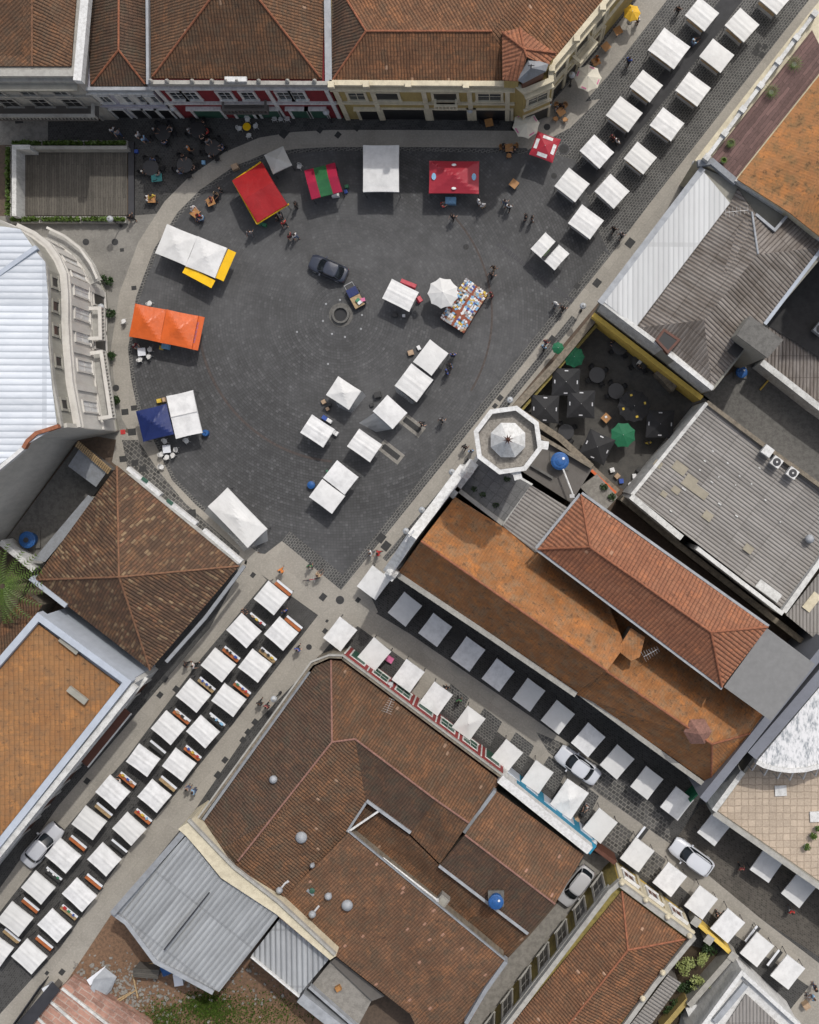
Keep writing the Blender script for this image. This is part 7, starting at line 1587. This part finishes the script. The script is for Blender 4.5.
def person(x, y, pose, face, shirt, trous, hair, lab, grp='people on the square and streets'):
    p = P2(x, y, .9); o = place(PP[pose], (p.x, p.y, 0 if pose != 'sit' else .0), R(face) - math.pi / 2, lab, grp)
    s_ = random.uniform(.96, 1.06); o.scale = (s_, s_, s_)
    for k in bpy.data.objects[o.name].children: pass
    return o, shirt, trous, hair
pend = []
def addp(*a):
    pend.append(person(*a))
L_ = [
 (453, 217, 'walk', 60, 'black', 'black', 0, 'person in black walking just below the wide crimson tent'),
 (479, 202, 'stand', 200, 'white', 'white', 3, 'person in white, left one of the pair right of the crimson tent'),
 (483, 206, 'stand', 120, 'white', 'tan', 3, 'person in white and tan, right one of the pair right of the crimson tent'),
 (442, 205, 'sit', 30, 'red', 'grey', 0, 'person in red bending over by the cooler below the crimson tent'),
 (505, 202, 'walk', 250, 'grey', 'denim', 0, 'person in grey, upper one of two walking below the lone wooden table'),
 (509, 207, 'walk', 250, 'white', 'black', 1, 'person in white and black, lower one of two walking below the lone wooden table'),
 (526, 217, 'stand', 180, 'black', 'black', 0, 'person in black, left one of two close together above the dark-striped stall'),
 (532, 219, 'stand', 0, 'black', 'grey', 0, 'person in black and grey, right one of two above the dark-striped stall'),
 (494, 268, 'walk', 45, 'black', 'tan', 0, 'person in black and tan, upper one of two right of the book table'),
 (492, 275, 'walk', 45, 'black', 'black', 0, 'person all in black, lower one of two right of the book table'),
 (492, 295, 'reach', 200, 'maroon', 'black', 1, 'person in maroon leaning to the end of the book table'),
 (556, 304, 'walk', 230, 'white', 'grey', 3, 'person in white on the pavement near the drain grating'),
 (563, 308, 'walk', 230, 'black', 'black', 0, 'person in black beside the white-shirted walker on the pavement'),
 (546, 342, 'walk', 50, 'maroon', 'denim', 0, 'person in maroon and denim, upper one of the pair by the court wall'),
 (544, 347, 'walk', 50, 'sky', 'black', 1, 'person in pale blue, lower one of the pair by the court wall'),
 (453, 355, 'stand', 90, 'blue', 'black', 0, 'person in blue at the right end of the double tent'),
 (451, 366, 'stand', 200, 'black', 'denim', 0, 'person in black, upper one of two below right of the double tent'),
 (447, 372, 'stand', 20, 'blue', 'black', 0, 'person in dark blue, lower one of two below right of the double tent'),
 (422, 424, 'walk', 210, 'black', 'black', 0, 'person in black beside the grey paving inlay right of the central tents'),
 (442, 420, 'walk', 240, 'grey', 'black', 0, 'person in dark grey walking alone toward the church front'),
 (465, 447, 'walk', 240, 'black', 'black', 0, 'person in black, left one of two at the octagonal tower'),
 (471, 451, 'stand', 100, 'sky', 'grey', 0, 'person in pale blue, right one of two at the octagonal tower'),
 (598, 3 + 55, 'sit', 200, 'orange', 'denim', 1, 'person in orange sitting at the table above the sunlit cream parasol'),
 (629, 61, 'walk', 235, 'blue', 'black', 0, 'person in blue walking along the light pavement of the upper-right street'),
 (638, 20, 'stand', 200, 'white', 'black', 3, 'person with white cap beside the yellow parasol'),
 (678, 10, 'walk', 60, 'black', 'black', 0, 'person in black walking near the top edge in the upper-right street'),
 (693, 43, 'reach', 30, 'sky', 'denim', 2, 'person in pale blue between the fourth and fifth stalls of the upper-right street'),
 (617, 142, 'stand', 40, 'white', 'black', 0, 'person in white between stalls, third gap of the upper-right street'),
 (613, 138, 'stand', 220, 'maroon', 'black', 0, 'person in maroon beside the white-shirted person between stalls'),
 (614, 229, 'walk', 230, 'black', 'black', 0, 'person in black, upper one of two on the pavement by the white strip roof'),
 (622, 235, 'walk', 230, 'grey', 'black', 0, 'person in grey, lower one of two on the pavement by the white strip roof'),
 (371, 553, 'walk', 180, 'white', 'grey', 1, 'person in white, left one of two above the first shaded stall'),
 (378, 553, 'walk', 0, 'red', 'red', 0, 'person in bright red, right one of two above the first shaded stall'),
 (281, 571, 'walk', 60, 'orange', 'orange', 0, 'person all in orange crossing the junction slab'),
 (310, 566, 'walk', 270, 'green', 'black', 0, 'person in green walking down onto the junction slab'),
 (318, 575, 'reach', 40, 'tan', 'tan', 1, 'person in tan bending beside a bicycle on the junction slab'),
 (298, 649, 'walk', 60, 'blue', 'black', 0, 'person in blue and black alone on the walk left of the sunny stalls'),
 (285, 611, 'stand', 120, 'blue', 'black', 0, 'person in dark blue at the corner of the first left-street stall'),
 (260, 703, 'walk', 60, 'black', 'black', 0, 'person in black, left one of two on the walk by the brown corner roof'),
 (267, 706, 'walk', 60, 'maroon', 'black', 0, 'person in maroon, right one of two on the walk by the brown corner roof'),
 (244, 612, 'stand', 40, 'black', 'black', 0, 'person in black at the top corner of the second left-row stall'),
 (186, 664, 'walk', 0, 'black', 'black', 0, 'person in black, left one of two below the pyramid roof house'),
 (194, 665, 'walk', 0, 'white', 'black', 0, 'person in white, right one of two below the pyramid roof house'),
 (188, 788, 'stand', 60, 'grey', 'denim', 0, 'person in grey, left one of two near the fifth right-row stall'),
 (194, 791, 'stand', 200, 'sky', 'denim', 0, 'person in pale blue, right one of two near the fifth right-row stall'),
 (119, 783, 'sit', 150, 'white', 'black', 0, 'person in white sitting behind the seventh left-row stall'),
 (446, 688, 'walk', 320, 'black', 'black', 0, 'person in black walking between the fourth sunny stall and the shade line'),
 (459, 700, 'walk', 270, 'green', 'black', 0, 'person in green beside the fifth, peaked sunny stall'),
 (587, 805, 'reach', 240, 'black', 'grey', 2, 'person in black tending goods between the large peaked stall and the next'),
 (741, 868, 'walk', 90, 'maroon', 'black', 0, 'person in maroon in the shade between the terrace building and pale hatchback'),
 (791, 911, 'walk', 90, 'red', 'grey', 0, 'person in red in the shade below the last shaded stall'),
 (717, 914, 'reach', 0, 'black', 'black', 0, 'person in black beside the stall at the yellow garden wall'),
 (815, 987, 'stand', 180, 'black', 'denim', 0, 'person in black at the right edge of the photo, bottom corner'),
 (814, 998, 'sit', 180, 'sky', 'grey', 1, 'person in pale blue and grey lowest at the right edge'),
 (253, 162, 'stand', 0, 'tan', 'grey', 2, 'x'),
 (284, 223, 'walk', 300, 'red', 'black', 1, 'person in red, left one of two below the big red tent'),
 (290, 236, 'walk', 320, 'maroon', 'black', 0, 'person in maroon, left of a white-shirted one, below the big red tent'),
 (295, 236, 'walk', 320, 'white', 'denim', 0, 'person in white below the big red tent'),
 (281, 215, 'stand', 200, 'grey', 'black', 0, 'person in grey under the right edge of the big red tent'),
 (277, 218, 'stand', 180, 'black', 'black', 0, 'person in black under the right edge of the big red tent'),
 (296, 205, 'stand', 180, 'black', 'black', 0, 'person in black between the big red and the crimson striped tent'),
 (250, 233, 'walk', 90, 'grey', 'grey', 0, 'person in grey walking alone left of the big red tent'),
 (202, 218, 'sit', 160, 'sky', 'denim', 0, 'person in pale blue at the wooden table above the long white tent'),
 (198, 215, 'sit', 250, 'red', 'denim', 0, 'person in red at the wooden table above the long white tent'),
 (192, 208, 'sit', 330, 'white', 'grey', 2, 'person in white at the wooden table above the long white tent'),
 (211, 199, 'sit', 200, 'maroon', 'black', 0, 'person in maroon at the clothed table below the shade edge'),
 (216, 193, 'sit', 250, 'tan', 'black', 0, 'person in tan, upper one at the clothed table below the shade edge'),
 (220, 189, 'stand', 200, 'black', 'black', 0, 'person in black standing by the clothed table below the shade edge'),
 (146, 198, 'sit', 0, 'white', 'black', 0, 'person in white at the wooden table beside the stage'),
 (151, 196, 'sit', 300, 'yellow', 'black', 0, 'person in yellow at the wooden table beside the stage'),
 (138, 135, 'walk', 330, 'white', 'grey', 0, 'person in white, left one of two under the pale narrow house'),
 (144, 139, 'walk', 330, 'sky', 'denim', 0, 'person in pale blue, right one of two under the pale narrow house'),
 (113, 130, 'walk', 300, 'white', 'denim', 0, 'person in white, left one of two behind the timber stage'),
 (118, 133, 'walk', 300, 'grey', 'denim', 0, 'person in grey, right one of two behind the timber stage'),
 (189, 149, 'walk', 20, 'orange', 'black', 2, 'person in orange between the dark round tables'),
 (207, 131, 'sit', 180, 'red', 'black', 0, 'person in red sitting right of the upper right dark table'),
 (134, 345, 'sit', 320, 'maroon', 'grey', 2, 'person in maroon sitting at the table below the orange tent'),
 (172, 198 + 258, 'stand', 0, 'white', 'black', 0, 'x'),
 (131, 217, 'walk', 300, 'black', 'black', 0, 'person in black at the front right corner of the timber stage'),
 (562, 105, 'sit', 240, 'black', 'black', 0, 'person in black sitting at the sunlit cafe table, top'),
 (556, 108, 'sit', 330, 'grey', 'black', 0, 'person in grey sitting at the sunlit cafe table, left'),
 (548, 104, 'sit', 60, 'sky', 'black', 0, 'person in pale blue sitting under the corner house chamfer'),
 (503, 146, 'sit', 0, 'black', 'black', 0, 'person in black, left one at the table left of the red parasol'),
 (515, 149, 'sit', 180, 'black', 'black', 0, 'person in black, right one at the table left of the red parasol'),
 (639, 367, 'stand', 40, 'black', 'black', 0, 'person in black standing by the table along the yellow wall'),
 (648, 443, 'stand', 100, 'yellow', 'black', 0, 'person in yellow standing in the right part of the beer garden'),
 (612, 338 * 0 + 342, 'sit', 300, 'black', 'denim', 0, 'person in black sitting in the beer garden top corner'),
 (62, 895 * 0 + 783 * 0 + 879 * 0 + 4000, 'stand', 0, 'black', 'black', 0, 'x'),
]
for a in L_:
    if a[-1] != 'x': addp(*a)
ii = 0
for n_, (x, y, l) in enumerate(dts):
    for dg in ((35, 'upper right'), (160, 'left'), (275, 'lower')):
        a = R(dg[0] + n_ * 23); ii += 1
        addp(x + 9.5 * math.cos(a), y - 9.5 * math.sin(a), 'sit', dg[0] + n_ * 23 + 180, ['black', 'grey', 'black', 'denim'][ii % 4], 'black', ii % 3, f'person sitting {dg[1]} at {l.replace("dark round table", "table")}', 'people at the dark round tables')
mapc = {}
for o in bpy.data.objects:
    if o.parent: mapc.setdefault(o.parent.name, []).append(o)
for n_, (o, s_, tr, hr_) in enumerate(pend):
    for ch in mapc.get(o.name, []):
        b = ch.name.split('.')[0]
        if b == 'shirt': own(ch, CL[CI[s_]])
        elif b == 'trousers': own(ch, CL[CI[tr]])
        elif b == 'hair': own(ch, HAIR[hr_])
        elif b == 'body': own(ch, SKIN[n_ % 3])
# bicycle on the junction slab
p = P2(312, 579); t = empty('bicycle', 'bicycle standing beside the person in tan on the junction slab', 'bicycle', (p.x, p.y, 0), R(10))
for sx in (-.5, .5):
    mb = MB(); n = 20
    for k in range(n): a, b = 2 * math.pi * k / n, 2 * math.pi * (k + 1) / n; mb.tube((sx + .32 * math.cos(a), 0, .34 + .32 * math.sin(a)), (sx + .32 * math.cos(b), 0, .34 + .32 * math.sin(b)), .02, n=5)
    for k in range(6): a = math.pi * k / 6; mb.tube((sx + .3 * math.cos(a), 0, .34 + .3 * math.sin(a)), (sx - .3 * math.cos(a), 0, .34 - .3 * math.sin(a)), .004, n=4)
    mb.build('wheel', M['dark_metal'], t)
mb = MB()
for a, b in (((-.5, 0, .34), (-.1, 0, .3)), ((-.5, 0, .34), (-.2, 0, .75)), ((-.1, 0, .3), (-.22, 0, .85)), ((-.1, 0, .3), (.35, 0, .72)), ((-.2, 0, .75), (.34, 0, .8)), ((.34, 0, .9), (.5, 0, .34))): mb.tube(a, b, .022, n=6)
mb.build('frame', M['red_canvas'], t); mb = MB(); mb.box(-.23, 0, .88, .26, .13, .05); mb.build('saddle', M['dark_metal'], t); mb = MB(); mb.tube((.32, -.28, .95), (.32, .28, .95), .016, n=6); mb.build('handlebar', M['metal'], t)
# drop prototypes that were never placed
for pr in list(V.values()) + list(DT.values()) + [CW, CD, CWd, TW, TD, TWd, TY, TG, LP] + list(PP.values()):
    if pr.name not in used:
        for c in kids(pr):
            for g in kids(c): bpy.data.objects.remove(g)
            bpy.data.objects.remove(c)
        bpy.data.objects.remove(pr)
